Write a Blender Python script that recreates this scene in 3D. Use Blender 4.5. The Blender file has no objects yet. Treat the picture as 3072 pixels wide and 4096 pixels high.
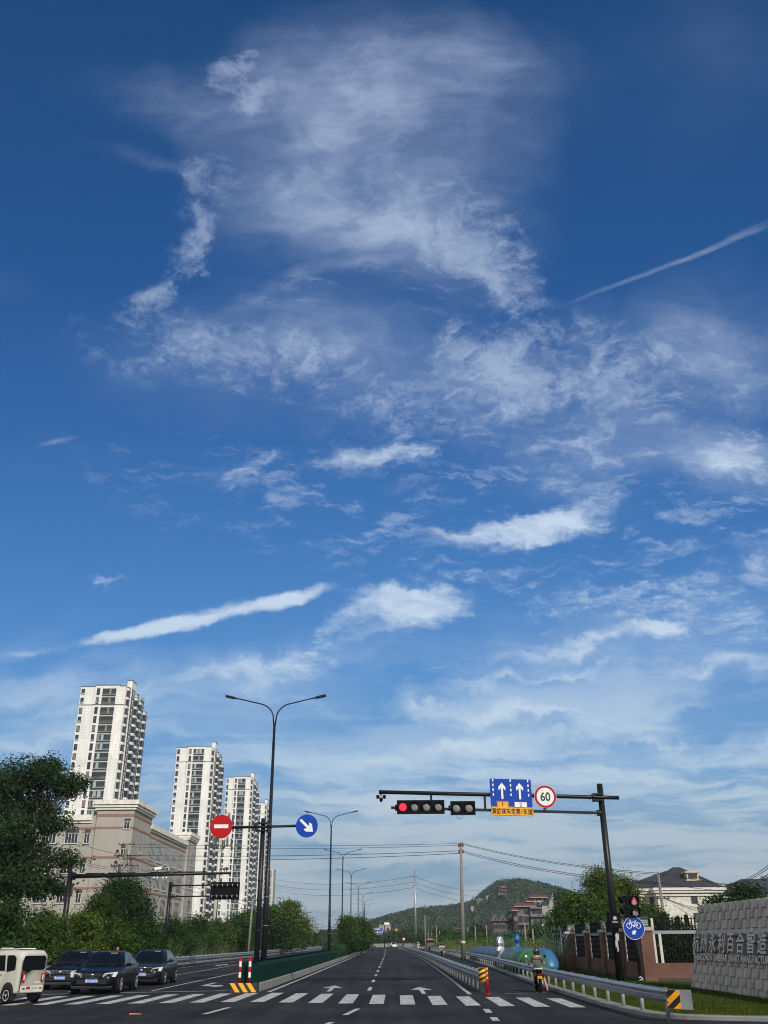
import bpy, bmesh, math, random
import numpy as np
from mathutils import Vector, Matrix, noise as mnoise
R_ = math.radians
SC = bpy.context.scene
COL = SC.collection
# ---------------------------------------------------------------- camera
PITCH, ROLL, EYE, FPX = R_(25.55), R_(0.4), 1.75, 3594.0
cam_d = bpy.data.cameras.new('camera')
cam = bpy.data.objects.new('camera', cam_d); COL.objects.link(cam)
cam.location = (0, 0, EYE)
cam.rotation_euler = (Matrix.Rotation(math.pi/2 + PITCH, 3, 'X') @ Matrix.Rotation(-ROLL, 3, 'Z')).to_euler()
cam_d.sensor_fit = 'VERTICAL'; cam_d.sensor_height = 36.0; cam_d.lens = FPX/4096*36
cam_d.clip_start = 0.1; cam_d.clip_end = 6000
SC.camera = cam
SC.render.resolution_x = 768; SC.render.resolution_y = 1024
SC.view_settings.view_transform = 'Standard'; SC.view_settings.look = 'None'
SC.cycles.filter_width = 1.05
SC.view_settings.exposure = 0.0; SC.view_settings.gamma = 1.0

def ray(x, y):
    """direction seen at a point of the surveyed photograph (calibrated lens)"""
    u = (x-1536)/FPX; v = (2048-y)/FPX
    c, s = math.cos(ROLL), math.sin(ROLL)
    uu = u*c + v*s; vv = -u*s + v*c
    return Vector((uu, math.cos(PITCH)-vv*math.sin(PITCH), math.sin(PITCH)+vv*math.cos(PITCH)))
def G(x, y, z=0.0):
    d = ray(x, y); t = (z-EYE)/d.z
    return Vector((d.x*t, d.y*t, z))
def P(x, y, Y):
    d = ray(x, y); t = Y/d.y
    return Vector((d.x*t, Y, EYE+d.z*t))

# ---------------------------------------------------------------- sun and sky
SUN_DIR = Vector((0.42, -0.90, 0.0)).normalized()
SUN_EL = R_(33)
sun_vec = Vector((SUN_DIR.x*math.cos(SUN_EL), SUN_DIR.y*math.cos(SUN_EL), math.sin(SUN_EL)))
sun_d = bpy.data.lights.new('sun', 'SUN'); sun_d.energy = 3.7; sun_d.angle = R_(0.5); sun_d.color = (1, 0.95, 0.87)
sun = bpy.data.objects.new('sun', sun_d); COL.objects.link(sun)
sun.rotation_euler = (-sun_vec).to_track_quat('-Z', 'Y').to_euler()

world = bpy.data.worlds.new('World'); SC.world = world; world.use_nodes = True
WN, WL = world.node_tree.nodes, world.node_tree.links
WN.clear()
def wn(t, **k):
    n = WN.new(t)
    for a, b in k.items(): setattr(n, a, b)
    return n
def _in(sock, v):
    if isinstance(v, bpy.types.NodeSocket): WL.new(v, sock)
    elif v is not None: sock.default_value = v
def wm(op, a, b=None, c=None, clamp=False):
    n = wn('ShaderNodeMath', operation=op, use_clamp=clamp)
    _in(n.inputs[0], a); _in(n.inputs[1], b); _in(n.inputs[2], c)
    return n.outputs[0]
def wv(op, a, b=None):
    n = wn('ShaderNodeVectorMath', operation=op)
    _in(n.inputs[0], a)
    if op == 'SCALE': _in(n.inputs[3], b)
    else: _in(n.inputs[1], b)
    return n.outputs[0]
def wnoise(vec, scale, detail=4, rough=.55, dist=0.0):
    n = wn('ShaderNodeTexNoise'); _in(n.inputs['Vector'], vec)
    n.inputs['Scale'].default_value = scale; n.inputs['Detail'].default_value = detail
    n.inputs['Roughness'].default_value = rough; n.inputs['Distortion'].default_value = dist
    return n
def wsmooth(x, a, b, lo=0.0, hi=1.0):
    n = wn('ShaderNodeMapRange', interpolation_type='SMOOTHSTEP'); n.clamp = True
    _in(n.inputs[0], x); n.inputs[1].default_value = a; n.inputs[2].default_value = b
    n.inputs[3].default_value = lo; n.inputs[4].default_value = hi
    return n.outputs[0]
def wramp(x, pts):
    n = wn('ShaderNodeValToRGB'); _in(n.inputs[0], x)
    cr = n.color_ramp; cr.interpolation = 'B_SPLINE' if 0 else 'LINEAR'
    while len(cr.elements) < len(pts): cr.elements.new(.5)
    for e, (p, c) in zip(cr.elements, pts): e.position = p; e.color = (*c, 1)
    return n.outputs[0]
def lin(r, g, b):
    f = lambda v: (v/255/12.92) if v/255 <= .04045 else ((v/255+.055)/1.055)**2.4
    return (f(r), f(g), f(b))
tc = wn('ShaderNodeTexCoord').outputs['Generated']
sep = wn('ShaderNodeSeparateXYZ'); _in(sep.inputs[0], tc)
dx, dy, dz = sep.outputs
ay = wm('MAXIMUM', wm('ABSOLUTE', dy), .12)
sx, sz = wm('DIVIDE', dx, ay), wm('DIVIDE', dz, ay)
cmb = wn('ShaderNodeCombineXYZ'); _in(cmb.inputs[0], sx); _in(cmb.inputs[1], sz)
S = cmb.outputs[0]                                    # the dome unrolled on a far vertical plane
zz = wm('ADD', wm('MAXIMUM', dz, 0.0), .05)
cmc = wn('ShaderNodeCombineXYZ'); _in(cmc.inputs[0], wm('DIVIDE', dx, zz)); _in(cmc.inputs[1], wm('DIVIDE', dy, zz))
C = cmc.outputs[0]                                    # the cloud deck seen from below

sky = wn('ShaderNodeTexSky', sky_type='NISHITA', sun_disc=False)
sky.sun_elevation = SUN_EL; sky.sun_rotation = math.atan2(sun_vec.x, sun_vec.y)
sky.altitude = 50; sky.air_density = 1.0; sky.dust_density = 0.6; sky.ozone_density = 3.0
SKY_STRENGTH = 0.10

def warp(base, amt1, sc1, amt2, sc2):
    a = wv('SCALE', wv('SUBTRACT', wnoise(base, sc1, 3).outputs['Color'], (.5, .5, .5)), amt1)
    b = wv('SCALE', wv('SUBTRACT', wnoise(base, sc2, 4, .6).outputs['Color'], (.5, .5, .5)), amt2)
    return wv('ADD', base, wv('ADD', a, b))
def tang(x, y):
    d = ray(x, y); return Vector((d.x/d.y, d.z/d.y))
def blob_sum(vec, blobs):
    tot = None
    for (cx, cy, rx, ry, ang, w) in blobs:
        c = tang(cx, cy); a = R_(ang)
        e = tang(cx+rx*math.cos(a), cy-rx*math.sin(a)) - c
        f = tang(cx-ry*math.sin(a), cy-ry*math.cos(a)) - c
        m = wn('ShaderNodeMapping', vector_type='TEXTURE'); _in(m.inputs[0], vec)
        m.inputs['Location'].default_value = (c.x, c.y, 0)
        m.inputs['Rotation'].default_value = (0, 0, math.atan2(e.y, e.x))
        ex = e.normalized(); n = Vector((-ex.y, ex.x))
        m.inputs['Scale'].default_value = (e.length, max(abs(f.dot(n)), 1e-4), 1)
        g = wn('ShaderNodeTexGradient', gradient_type='QUADRATIC_SPHERE' if 0 else 'SPHERICAL'); _in(g.inputs[0], m.outputs[0])
        v = g.outputs['Fac']
        tot = wm('MULTIPLY', v, w) if tot is None else wm('MULTIPLY_ADD', v, w, tot)
    return tot
VEIL = [(1480,560,800,700,0,1.15),(1100,480,700,420,-20,.45),(1950,330,560,380,-10,.5),(1250,720,620,240,-22,.5),(1650,860,620,300,-15,.8),(1520,220,620,300,0,.45),
        (760,430,640,170,-24,.6),(700,300,420,150,-20,.2),(640,640,420,50,-16,.45),(2950,150,600,520,0,.35),(2500,350,500,500,0,.15),
        (1000,1420,900,330,-6,.6),(1330,1400,380,220,0,.55),(2350,1500,1000,430,0,.55),(2920,1300,420,420,0,.75),(1950,1600,800,230,0,.4),
        (2900,1850,420,200,0,.8),(2450,1850,800,260,0,.4),(350,2780,620,170,6,.9),(1050,2760,760,190,12,.9),(2500,2560,900,260,8,.7),(2700,2750,800,300,0,.7),
        (1500,2900,900,160,4,.6),(200,3000,500,160,10,.7),(1000,3050,700,200,0,.5),(2300,3050,1200,260,0,.8),(150,2560,500,60,8,.3),(1000,1250,350,60,25,.25),(1380,1090,300,50,12,.45),(60,1130,200,120,-20,.25),(2000,3350,1800,260,0,.8)]
PUFF = [(1780,900,420,260,-20,.95),(1930,1060,330,180,-38,1.0),(2060,1160,200,110,-30,.8),(2030,880,90,60,0,.7),(1350,640,420,260,-10,.3),
        (930,270,140,80,25,1.5),(1010,390,115,100,0,1.6),(860,690,170,110,-30,.85),(800,860,110,190,10,.85),(770,1020,140,130,0,.85),(660,1160,240,80,30,.95),(1000,320,260,230,0,.35),
        (1990,1480,330,240,-15,1.35),(1850,1380,170,130,0,.8),(2450,1560,320,190,10,.8),(2300,1330,430,150,-5,.6),(2560,1420,250,200,0,.5),
        (700,1380,620,190,-12,.7),(1280,1480,640,210,-4,.7),(2900,1450,300,300,0,.5),(2500,2400,480,90,6,.8),(2900,2500,400,200,0,.6),(1240,2600,230,110,25,.7),(2350,1800,420,160,0,.55),(1750,1700,500,140,-8,.5)]
STRK = [(1430,1840,300,75,2,1.1),(1600,1810,240,55,-6,.6),(930,1920,190,75,20,.75),(730,1900,140,55,8,.6),(1040,1860,90,26,35,.5),
        (2030,2130,430,68,13,1.4),(2250,2080,260,110,18,.8),(1640,1955,180,50,6,.6),(1600,2170,60,35,25,.5),
        (1600,2450,320,105,6,1.6),(1690,2380,220,60,-6,.7),(1320,2490,90,45,15,.6),
        (410,2345,150,20,-14,.7),(1240,2200,90,18,-5,.4),
        (1150,2680,360,120,20,1.0),(850,2700,420,60,14,.8),(2400,2560,620,70,11,1.2),(2640,2500,300,70,-22,.9),(2150,2700,620,50,6,1.1),(2850,2680,500,90,4,1.0),
        (2080,2840,560,60,-2,1.3),(1650,2800,260,60,-30,.6),(1830,2970,320,46,9,1.6),(1900,3010,160,34,0,1.0),(2520,2920,400,90,4,.9),(2650,2965,420,36,6,.7),(2300,2950,160,30,0,.6),
        (2750,2190,260,50,8,.7),(3040,2230,130,90,-60,.9),(2930,1840,260,110,10,1.3),(250,2830,420,60,8,.9),(170,2960,300,60,18,.7),(2000,3060,420,50,-4,.9),(2600,3110,520,70,-3,.8),(1250,3130,500,50,3,.6),(1500,3260,900,50,0,.8),(2300,3330,900,50,-2,.7),(1650,3390,700,40,0,.8),(1290,2985,60,12,4,.6),(1100,3360,500,60,2,.6)]
wLo = wv('SUBTRACT', wnoise(S, 3.0, 3).outputs['Color'], (.5, .5, .5))
wHi = wv('SUBTRACT', wnoise(S, 13.0, 5, .65).outputs['Color'], (.5, .5, .5))
def shift(base, lo, hi):
    return wv('ADD', base, wv('ADD', wv('SCALE', wLo, lo), wv('SCALE', wHi, hi)))
TRAIL = [(2700,1048,620,15,21,.75),(2950,940,260,19,24,.5),(230,1765,110,17,12,.7),(1760,2672,60,4,8,.9)]
vW = shift(S, .22, .06)
pW = shift(S, .07, .09)
sW = shift(S, .035, .085)
nV = wnoise(shift(S, .3, .10), 4.0, 5, .55).outputs['Fac']
# ripple and puff textures live on the cloud deck so they flatten towards the horizon
cw = shift(C, .35, .16)
nP = wnoise(cw, 11.0, 5, .62).outputs['Fac']
nP2 = wnoise(cw, 30.0, 2, .6).outputs['Fac']
st = wn('ShaderNodeMapping'); _in(st.inputs[0], shift(S, .10, .05)); st.inputs['Rotation'].default_value = (0, 0, R_(-14)); st.inputs['Scale'].default_value = (1, 3.2, 1)
nS = wnoise(st.outputs[0], 9.0, 7, .66).outputs['Fac']
dV = blob_sum(vW, VEIL); dP = blob_sum(pW, PUFF); dS = blob_sum(sW, [(a, b, c*(1.22 if b < 2500 else 1.05), d*(1.38 if b < 2500 else .92), e, f) for a, b, c, d, e, f in STRK])
aV = wm('MULTIPLY', wm('MULTIPLY', wsmooth(dV, 0, 1.6), wsmooth(nV, .30, .70, .35, 1.2)), wsmooth(nS, .3, .7, .75, 1.15))
tP = wm('ADD', wm('MULTIPLY', wm('SUBTRACT', nP, .5), 4.2), wm('MULTIPLY', wm('SUBTRACT', nP2, .5), 2.6))
aP = wm('MULTIPLY', wsmooth(wm('ADD', wm('MULTIPLY', dP, 1.35), tP), .0, 2.4), wsmooth(dP, 0, .5))
tS = wm('ADD', wm('MULTIPLY', wm('SUBTRACT', nS, .5), 3.6), wm('MULTIPLY', wm('SUBTRACT', nP, .5), 1.6))
nF = wnoise(st.outputs[0], 34.0, 4, .65).outputs['Fac']
tS = wm('ADD', tS, wm('MULTIPLY', wm('SUBTRACT', nF, .5), 1.6))
aS = wm('MULTIPLY', wsmooth(wm('ADD', wm('MULTIPLY', dS, 1.7), wm('MULTIPLY', tS, 1.15)), .0, 3.0), wsmooth(dS, .0, 1.05))
TR2 = [(880,2455,560,52,12,1.0),(1150,2395,260,46,15,.8),(560,2525,380,38,10,1.0),(130,2605,190,28,3,.6)]
dT2 = blob_sum(shift(S, .012, .028), TR2)
aT2 = wm('MULTIPLY', wsmooth(wm('ADD', wm('MULTIPLY', dT2, 2.2), wm('MULTIPLY', tS, .8)), .0, 2.6), wsmooth(dT2, .0, .7))
dT = blob_sum(shift(S, .012, .009), TRAIL)
aT = wm('MULTIPLY', wsmooth(dT, .0, .75), wsmooth(nP, .3, .7, .3, .8))
# background cirrus low down
low = wm('MULTIPLY', wsmooth(sz, .34, .17), wsmooth(sz, -.02, .06, .25, 1))
sl = wn('ShaderNodeMapping'); _in(sl.inputs[0], shift(S, .12, .04)); sl.inputs['Location'].default_value = (3.1, 1.7, 0); sl.inputs['Rotation'].default_value = (0, 0, R_(-4)); sl.inputs['Scale'].default_value = (1, 5.5, 1)
nL = wnoise(sl.outputs[0], 3.4, 7, .58).outputs['Fac']
sl2 = wn('ShaderNodeMapping'); _in(sl2.inputs[0], shift(S, .05, .02)); sl2.inputs['Location'].default_value = (7.3, .4, 0); sl2.inputs['Rotation'].default_value = (0, 0, R_(-3)); sl2.inputs['Scale'].default_value = (1.3, 13, 1)
nB = wnoise(sl2.outputs[0], 2.6, 6, .6).outputs['Fac']
band = wm('MULTIPLY', wm('MULTIPLY', wsmooth(sz, .26, .12), wsmooth(sz, .0, .03)), wsmooth(nB, .44, .58, .0, .75))
aL = wm('MULTIPLY', low, wsmooth(nL, .45, .64, .0, .74))
inv = wm('MULTIPLY', wm('SUBTRACT', 1, wm('MULTIPLY', aV, .66)), wm('SUBTRACT', 1, wm('MULTIPLY', aP, .52)))
inv = wm('MULTIPLY', inv, wm('SUBTRACT', 1, wm('MULTIPLY', aS, .80)))
inv = wm('MULTIPLY', inv, wm('SUBTRACT', 1, wm('MULTIPLY', aT2, .82)))
inv = wm('MULTIPLY', wm('MULTIPLY', inv, wm('SUBTRACT', 1, wm('MULTIPLY', aT, .38))), wm('SUBTRACT', 1, aL))
dW = blob_sum(vW, [(2350,1850,1300,650,8,1.7),(2400,2300,1300,450,8,1.5),(900,1950,1000,350,-5,.9),(1500,1150,900,250,10,.9)])
aW = wm('MULTIPLY', wsmooth(wm('ADD', nS, wm('MULTIPLY', wm('SUBTRACT', nF, .5), .5)), .50, .74, .0, .30), wsmooth(dW, 0, 1.0))
inv = wm('MULTIPLY', wm('MULTIPLY', inv, wm('SUBTRACT', 1, aW)), wm('SUBTRACT', 1, band))
alpha = wm('SUBTRACT', 1, inv, clamp=True)
# outside the part of the sky the photograph shows (far left, far right, behind the viewer) bright neutral cloud is added to lift and whiten the shade light
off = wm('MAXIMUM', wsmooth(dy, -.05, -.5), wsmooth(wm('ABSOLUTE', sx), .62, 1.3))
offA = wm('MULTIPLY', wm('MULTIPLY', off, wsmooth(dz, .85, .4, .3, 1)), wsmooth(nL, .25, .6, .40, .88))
# clear-air colour by height: the physical sky corrected to the measured blue
tgt = wramp(wm('MULTIPLY', sz, .6), [(0.0, lin(122,148,168)), (.045, lin(110,150,182)), (.10, lin(96,154,206)), (.17, lin(74,140,206)), (.26, lin(54,118,188)), (.36, lin(36,98,168)), (.50, lin(18,82,148)), (.66, lin(10,73,134)), (.84, lin(5,67,123)), (1.0, lin(3,62,115))])
bgm = wn('ShaderNodeVectorMath', operation='SCALE'); _in(bgm.inputs[0], sky.outputs[0]); bgm.inputs[3].default_value = SKY_STRENGTH
mixs = wn('ShaderNodeMix', data_type='RGBA'); mixs.inputs['Factor'].default_value = .86
_in(mixs.inputs['A'], bgm.outputs[0]); _in(mixs.inputs['B'], tgt)
ccol = wramp(wm('MULTIPLY', sz, .6), [(0.0, lin(170,182,192)), (.05, lin(184,198,208)), (.10, lin(196,216,232)), (.25, lin(216,232,248)), (.45, lin(190,208,232)), (.75, lin(168,184,216)), (1.0, lin(140,156,190))])
fin = wn('ShaderNodeMix', data_type='RGBA'); _in(fin.inputs['Factor'], alpha); _in(fin.inputs['A'], mixs.outputs['Result']); _in(fin.inputs['B'], ccol)
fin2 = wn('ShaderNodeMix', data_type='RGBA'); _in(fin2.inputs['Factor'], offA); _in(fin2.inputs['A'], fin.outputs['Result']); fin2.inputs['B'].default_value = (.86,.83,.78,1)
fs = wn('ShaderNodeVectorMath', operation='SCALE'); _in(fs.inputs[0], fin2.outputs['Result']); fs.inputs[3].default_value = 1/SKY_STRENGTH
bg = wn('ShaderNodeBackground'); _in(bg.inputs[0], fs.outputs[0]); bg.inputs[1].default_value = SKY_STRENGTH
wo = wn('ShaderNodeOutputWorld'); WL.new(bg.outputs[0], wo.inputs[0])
world.cycles.sampling_method = 'MANUAL'; world.cycles.sample_map_resolution = 512
# ================================================================ helpers
def mat(name, col, rough=.6, metal=0.0, var=.0, vs=3.0, bump=0.0, bs=20.0, spec=None, emit=None, es=1.0, coat=0.0, alpha=None, detail=5, streak=None, island=0.0, trans=0.0, ior=None):
    """procedural material: base colour broken up by noise in object space, optional bump"""
    m = bpy.data.materials.new(name); m.use_nodes = True
    N, L = m.node_tree.nodes, m.node_tree.links
    b = N['Principled BSDF']; out = N['Material Output']
    b.inputs['Base Color'].default_value = (*col, 1); b.inputs['Roughness'].default_value = rough
    b.inputs['Metallic'].default_value = metal
    if ior: b.inputs['IOR'].default_value = ior
    if spec is not None: b.inputs['Specular IOR Level'].default_value = spec
    if coat: b.inputs['Coat Weight'].default_value = coat; b.inputs['Coat Roughness'].default_value = .05
    if emit: b.inputs['Emission Color'].default_value = (*emit, 1); b.inputs['Emission Strength'].default_value = es
    t = N.new('ShaderNodeTexCoord')
    colsock = None
    if var > 0:
        n = N.new('ShaderNodeTexNoise'); n.inputs['Scale'].default_value = vs; n.inputs['Detail'].default_value = detail; n.inputs['Roughness'].default_value = .6
        if streak:
            mp = N.new('ShaderNodeMapping'); mp.inputs['Scale'].default_value = streak
            L.new(t.outputs['Object'], mp.inputs[0]); L.new(mp.outputs[0], n.inputs['Vector'])
        else: L.new(t.outputs['Object'], n.inputs['Vector'])
        r = N.new('ShaderNodeMapRange'); L.new(n.outputs['Fac'], r.inputs[0])
        r.inputs[1].default_value = .28; r.inputs[2].default_value = .72; r.inputs[3].default_value = 1-var; r.inputs[4].default_value = 1+var
        v = N.new('ShaderNodeVectorMath'); v.operation = 'SCALE'; v.inputs[0].default_value = col; L.new(r.outputs[0], v.inputs[3])
        colsock = v.outputs[0]
    if island > 0:
        g = N.new('ShaderNodeNewGeometry')
        r = N.new('ShaderNodeMapRange'); L.new(g.outputs['Random Per Island'], r.inputs[0]); r.inputs[3].default_value = 1-island; r.inputs[4].default_value = 1+island
        v = N.new('ShaderNodeVectorMath'); v.operation = 'SCALE'
        if colsock: L.new(colsock, v.inputs[0])
        else: v.inputs[0].default_value = col
        L.new(r.outputs[0], v.inputs[3]); colsock = v.outputs[0]
    if colsock: L.new(colsock, b.inputs['Base Color'])
    if bump > 0:
        n = N.new('ShaderNodeTexNoise'); n.inputs['Scale'].default_value = bs; n.inputs['Detail'].default_value = 6
        L.new(t.outputs['Object'], n.inputs['Vector'])
        bp = N.new('ShaderNodeBump'); bp.inputs['Strength'].default_value = bump; bp.inputs['Distance'].default_value = .02
        L.new(n.outputs['Fac'], bp.inputs['Height']); L.new(bp.outputs[0], b.inputs['Normal'])
    if trans > 0:
        tr = N.new('ShaderNodeBsdfTranslucent'); mx = N.new('ShaderNodeMixShader'); mx.inputs[0].default_value = trans
        if colsock: L.new(colsock, tr.inputs[0])
        else: tr.inputs[0].default_value = (*col, 1)
        L.new(b.outputs[0], mx.inputs[1]); L.new(tr.outputs[0], mx.inputs[2]); L.new(mx.outputs[0], out.inputs[0])
    if alpha is not None:
        tp = N.new('ShaderNodeBsdfTransparent'); mx = N.new('ShaderNodeMixShader'); mx.inputs[0].default_value = alpha
        L.new(tp.outputs[0], mx.inputs[1]); L.new(b.outputs[0], mx.inputs[2]); L.new(mx.outputs[0], out.inputs[0])
    return m

def brick_mat(name, c1, c2, mortar, sx, sy, scale=1.0, axis='X', bump=.3, offset=.5, msize=.02):
    m = bpy.data.materials.new(name); m.use_nodes = True
    N, L = m.node_tree.nodes, m.node_tree.links; b = N['Principled BSDF']; b.inputs['Roughness'].default_value = .85
    t = N.new('ShaderNodeTexCoord'); s = N.new('ShaderNodeSeparateXYZ'); L.new(t.outputs['Object'], s.inputs[0])
    ad = N.new('ShaderNodeMath'); ad.operation = 'ADD'; L.new(s.outputs[0], ad.inputs[0]); L.new(s.outputs[1], ad.inputs[1])
    c = N.new('ShaderNodeCombineXYZ'); L.new(ad.outputs[0], c.inputs[0]); L.new(s.outputs[2], c.inputs[1])
    k = N.new('ShaderNodeTexBrick'); L.new(c.outputs[0], k.inputs['Vector']); k.inputs['Scale'].default_value = scale
    k.inputs['Color1'].default_value = (*c1, 1); k.inputs['Color2'].default_value = (*c2, 1); k.inputs['Mortar'].default_value = (*mortar, 1)
    k.inputs['Brick Width'].default_value = sx; k.inputs['Row Height'].default_value = sy; k.inputs['Mortar Size'].default_value = msize; k.offset = offset
    n = N.new('ShaderNodeTexNoise'); n.inputs['Scale'].default_value = 1.3; n.inputs['Detail'].default_value = 7; L.new(t.outputs['Object'], n.inputs['Vector'])
    r = N.new('ShaderNodeMapRange'); L.new(n.outputs['Fac'], r.inputs[0]); r.inputs[1].default_value=.3; r.inputs[2].default_value=.7; r.inputs[3].default_value = .72; r.inputs[4].default_value = 1.2
    v = N.new('ShaderNodeVectorMath'); v.operation = 'SCALE'; L.new(k.outputs['Color'], v.inputs[0]); L.new(r.outputs[0], v.inputs[3]); L.new(v.outputs[0], b.inputs['Base Color'])
    bp = N.new('ShaderNodeBump'); bp.inputs['Strength'].default_value = bump; bp.inputs['Distance'].default_value = .01; bp.invert = True
    L.new(k.outputs['Fac'], bp.inputs['Height']); L.new(bp.outputs[0], b.inputs['Normal'])
    return m

ORIG = {}
class MB:
    """collects geometry of ONE mesh"""
    def __init__(s, org=(0, 0, 0)): s.v = []; s.f = []; s.m = []; s.o = Vector(org); s.sm = []
    def add(s, vs, fs, mi=0, smooth=False):
        k = len(s.v); s.v += [Vector(p)-s.o for p in vs]
        for f in fs: s.f.append([i+k for i in f]); s.m.append(mi); s.sm.append(smooth)
    def box(s, x0, x1, y0, y1, z0, z1, mi=0):
        s.add([(x0,y0,z0),(x1,y0,z0),(x1,y1,z0),(x0,y1,z0),(x0,y0,z1),(x1,y0,z1),(x1,y1,z1),(x0,y1,z1)],
              [(0,3,2,1),(4,5,6,7),(0,1,5,4),(1,2,6,5),(2,3,7,6),(3,0,4,7)], mi)
    def hexa(s, p, mi=0):   # 8 corners bottom 4, top 4
        s.add(p, [(0,3,2,1),(4,5,6,7),(0,1,5,4),(1,2,6,5),(2,3,7,6),(3,0,4,7)], mi)
    def bbox(s, c, d, b=.01, mi=0):   # chamfered box
        x, y, z = d[0]/2, d[1]/2, d[2]/2; b = min(b, x*.9, y*.9, z*.9)
        ring = lambda zz, i: [(c[0]+px, c[1]+py, c[2]+zz) for px, py in ((-x+i,-y+i+b),( -x+i+b,-y+i),(x-i-b,-y+i),(x-i,-y+i+b),(x-i,y-i-b),(x-i-b,y-i),(-x+i+b,y-i),(-x+i,y-i-b))]
        R = [ring(-z, b*.7), ring(-z+b, 0), ring(z-b, 0), ring(z, b*.7)]
        vs = sum(R, []); fs = [tuple(reversed(range(8))), tuple(range(24, 32))]
        for k in range(3):
            for j in range(8): fs.append((k*8+j, k*8+(j+1)%8, (k+1)*8+(j+1)%8, (k+1)*8+j))
        s.add(vs, fs, mi)
    def tube(s, path, r, n=8, mi=0, r2=None, smooth=True, cap=True):
        path = [Vector(p) for p in path]; K = len(path); rs = r if isinstance(r, (list, tuple)) else [r + ((r2 if r2 is not None else r)-r)*i/max(1, K-1) for i in range(K)]
        up = Vector((0, 0, 1)); vs = []
        prev = None
        for i, p in enumerate(path):
            d = (path[min(i+1, K-1)]-path[max(i-1, 0)]).normalized()
            if prev is None:
                a = d.cross(up) if abs(d.z) < .95 else d.cross(Vector((0, 1, 0)))
            else: a = prev - d*prev.dot(d)
            a.normalize(); prev = a; b = d.cross(a)
            for j in range(n):
                t = 2*math.pi*j/n; vs.append(p+(a*math.cos(t)+b*math.sin(t))*rs[i])
        fs = [(i*n+j, i*n+(j+1) % n, (i+1)*n+(j+1) % n, (i+1)*n+j) for i in range(K-1) for j in range(n)]
        s.add(vs, fs, mi, smooth)
        if cap:
            k = len(s.v)-len(vs); s.f.append([k+j for j in reversed(range(n))]); s.m.append(mi); s.sm.append(False)
            s.f.append([k+(K-1)*n+j for j in range(n)]); s.m.append(mi); s.sm.append(False)
    def lathe(s, prof, c=(0, 0, 0), n=16, mi=0, axis='Z', smooth=True):
        vs = []
        for r, h in prof:
            for j in range(n):
                t = 2*math.pi*j/n; a, b = r*math.cos(t), r*math.sin(t)
                q = (a, b, h) if axis == 'Z' else ((h, a, b) if axis == 'X' else (a, h, -b))
                vs.append((c[0]+q[0], c[1]+q[1], c[2]+q[2]))
        fs = [(i*n+j, i*n+(j+1) % n, (i+1)*n+(j+1) % n, (i+1)*n+j) for i in range(len(prof)-1) for j in range(n)]
        if prof[0][0] > 1e-4: fs.append(tuple(reversed(range(n))))
        if prof[-1][0] > 1e-4: fs.append(tuple(range((len(prof)-1)*n, len(prof)*n)))
        s.add(vs, fs, mi, smooth)
    def prism(s, poly, o, ax, ay, depth, mi=0):
        """flat outline poly (2D) in frame o, ax, ay, extruded by depth along ax x ay"""
        o, ax, ay = Vector(o), Vector(ax), Vector(ay); nn = ax.cross(ay).normalized()*depth
        n = len(poly); vs = [o+ax*p[0]+ay*p[1] for p in poly]; vs += [p+nn for p in vs]
        fs = [tuple(reversed(range(n))), tuple(range(n, 2*n))]+[(j, (j+1) % n, n+(j+1) % n, n+j) for j in range(n)]
        s.add(vs, fs, mi)
    def flat(s, poly, o, ax, ay, mi=0):
        o, ax, ay = Vector(o), Vector(ax), Vector(ay)
        s.add([o+ax*p[0]+ay*p[1] for p in poly], [tuple(range(len(poly)))], mi)
    def sweep(s, path, prof, mi=0, closed=False, smooth=False, caps=True):
        """prof: 2D (side, up) swept along a path lying roughly level; side = right hand of travel"""
        path = [Vector(p) for p in path]; K = len(path); n = len(prof); vs = []
        for i, p in enumerate(path):
            d = (path[min(i+1, K-1)]-path[max(i-1, 0)]); d.z = 0; d.normalize(); side = Vector((d.y, -d.x, 0))
            for a, b in prof: vs.append(p+side*a+Vector((0, 0, b)))
        m = n if closed else n-1
        s.add(vs, [(i*n+j, (i+1)*n+j, (i+1)*n+(j+1) % n, i*n+(j+1) % n) for i in range(K-1) for j in range(m)], mi, smooth)
        if closed and caps:
            k = len(s.v)-len(vs); s.f.append([k+j for j in range(n)]); s.m.append(mi); s.sm.append(False)
            s.f.append([k+(K-1)*n+j for j in reversed(range(n))]); s.m.append(mi); s.sm.append(False)
    def mesh(s, name, mats):
        me = bpy.data.meshes.new(name); me.from_pydata([tuple(p) for p in s.v], [], s.f)
        for m in (mats if isinstance(mats, (list, tuple)) else [mats]): me.materials.append(m)
        if any(s.m): me.polygons.foreach_set('material_index', s.m)
        if any(s.sm): me.polygons.foreach_set('use_smooth', s.sm)
        me.validate(); me.update(); return me

def link(name, me, parent=None):
    o = bpy.data.objects.new(name, me); COL.objects.link(o)
    if parent: o.parent = parent
    return o
def part(name, mb, mats, parent, label=None, stuff=False):
    o = link(name, mb.mesh(name, mats), parent)
    if label: o['label'] = label
    if stuff: o['kind'] = 'stuff'
    return o
def thing(name, label, cat, loc=(0, 0, 0), rz=0.0, group=None):
    o = bpy.data.objects.new(name, None); COL.objects.link(o); o.empty_display_size = .3
    o.location = loc; o.rotation_euler = (0, 0, rz); o['label'] = label; o['category'] = cat
    if group: o['group'] = group
    return o
def solo(name, mb, mats, label, cat, group=None, loc=None):
    o = link(name, mb.mesh(name, mats)); o['label'] = label; o['category'] = cat
    if group: o['group'] = group
    o.location = loc if loc is not None else mb.o
    return o
def struct(name, mb, mats, kind='structure'):
    o = link(name, mb.mesh(name, mats)); o['kind'] = kind; return o
def kids(o): return [c for c in bpy.data.objects if c.parent == o]
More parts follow.
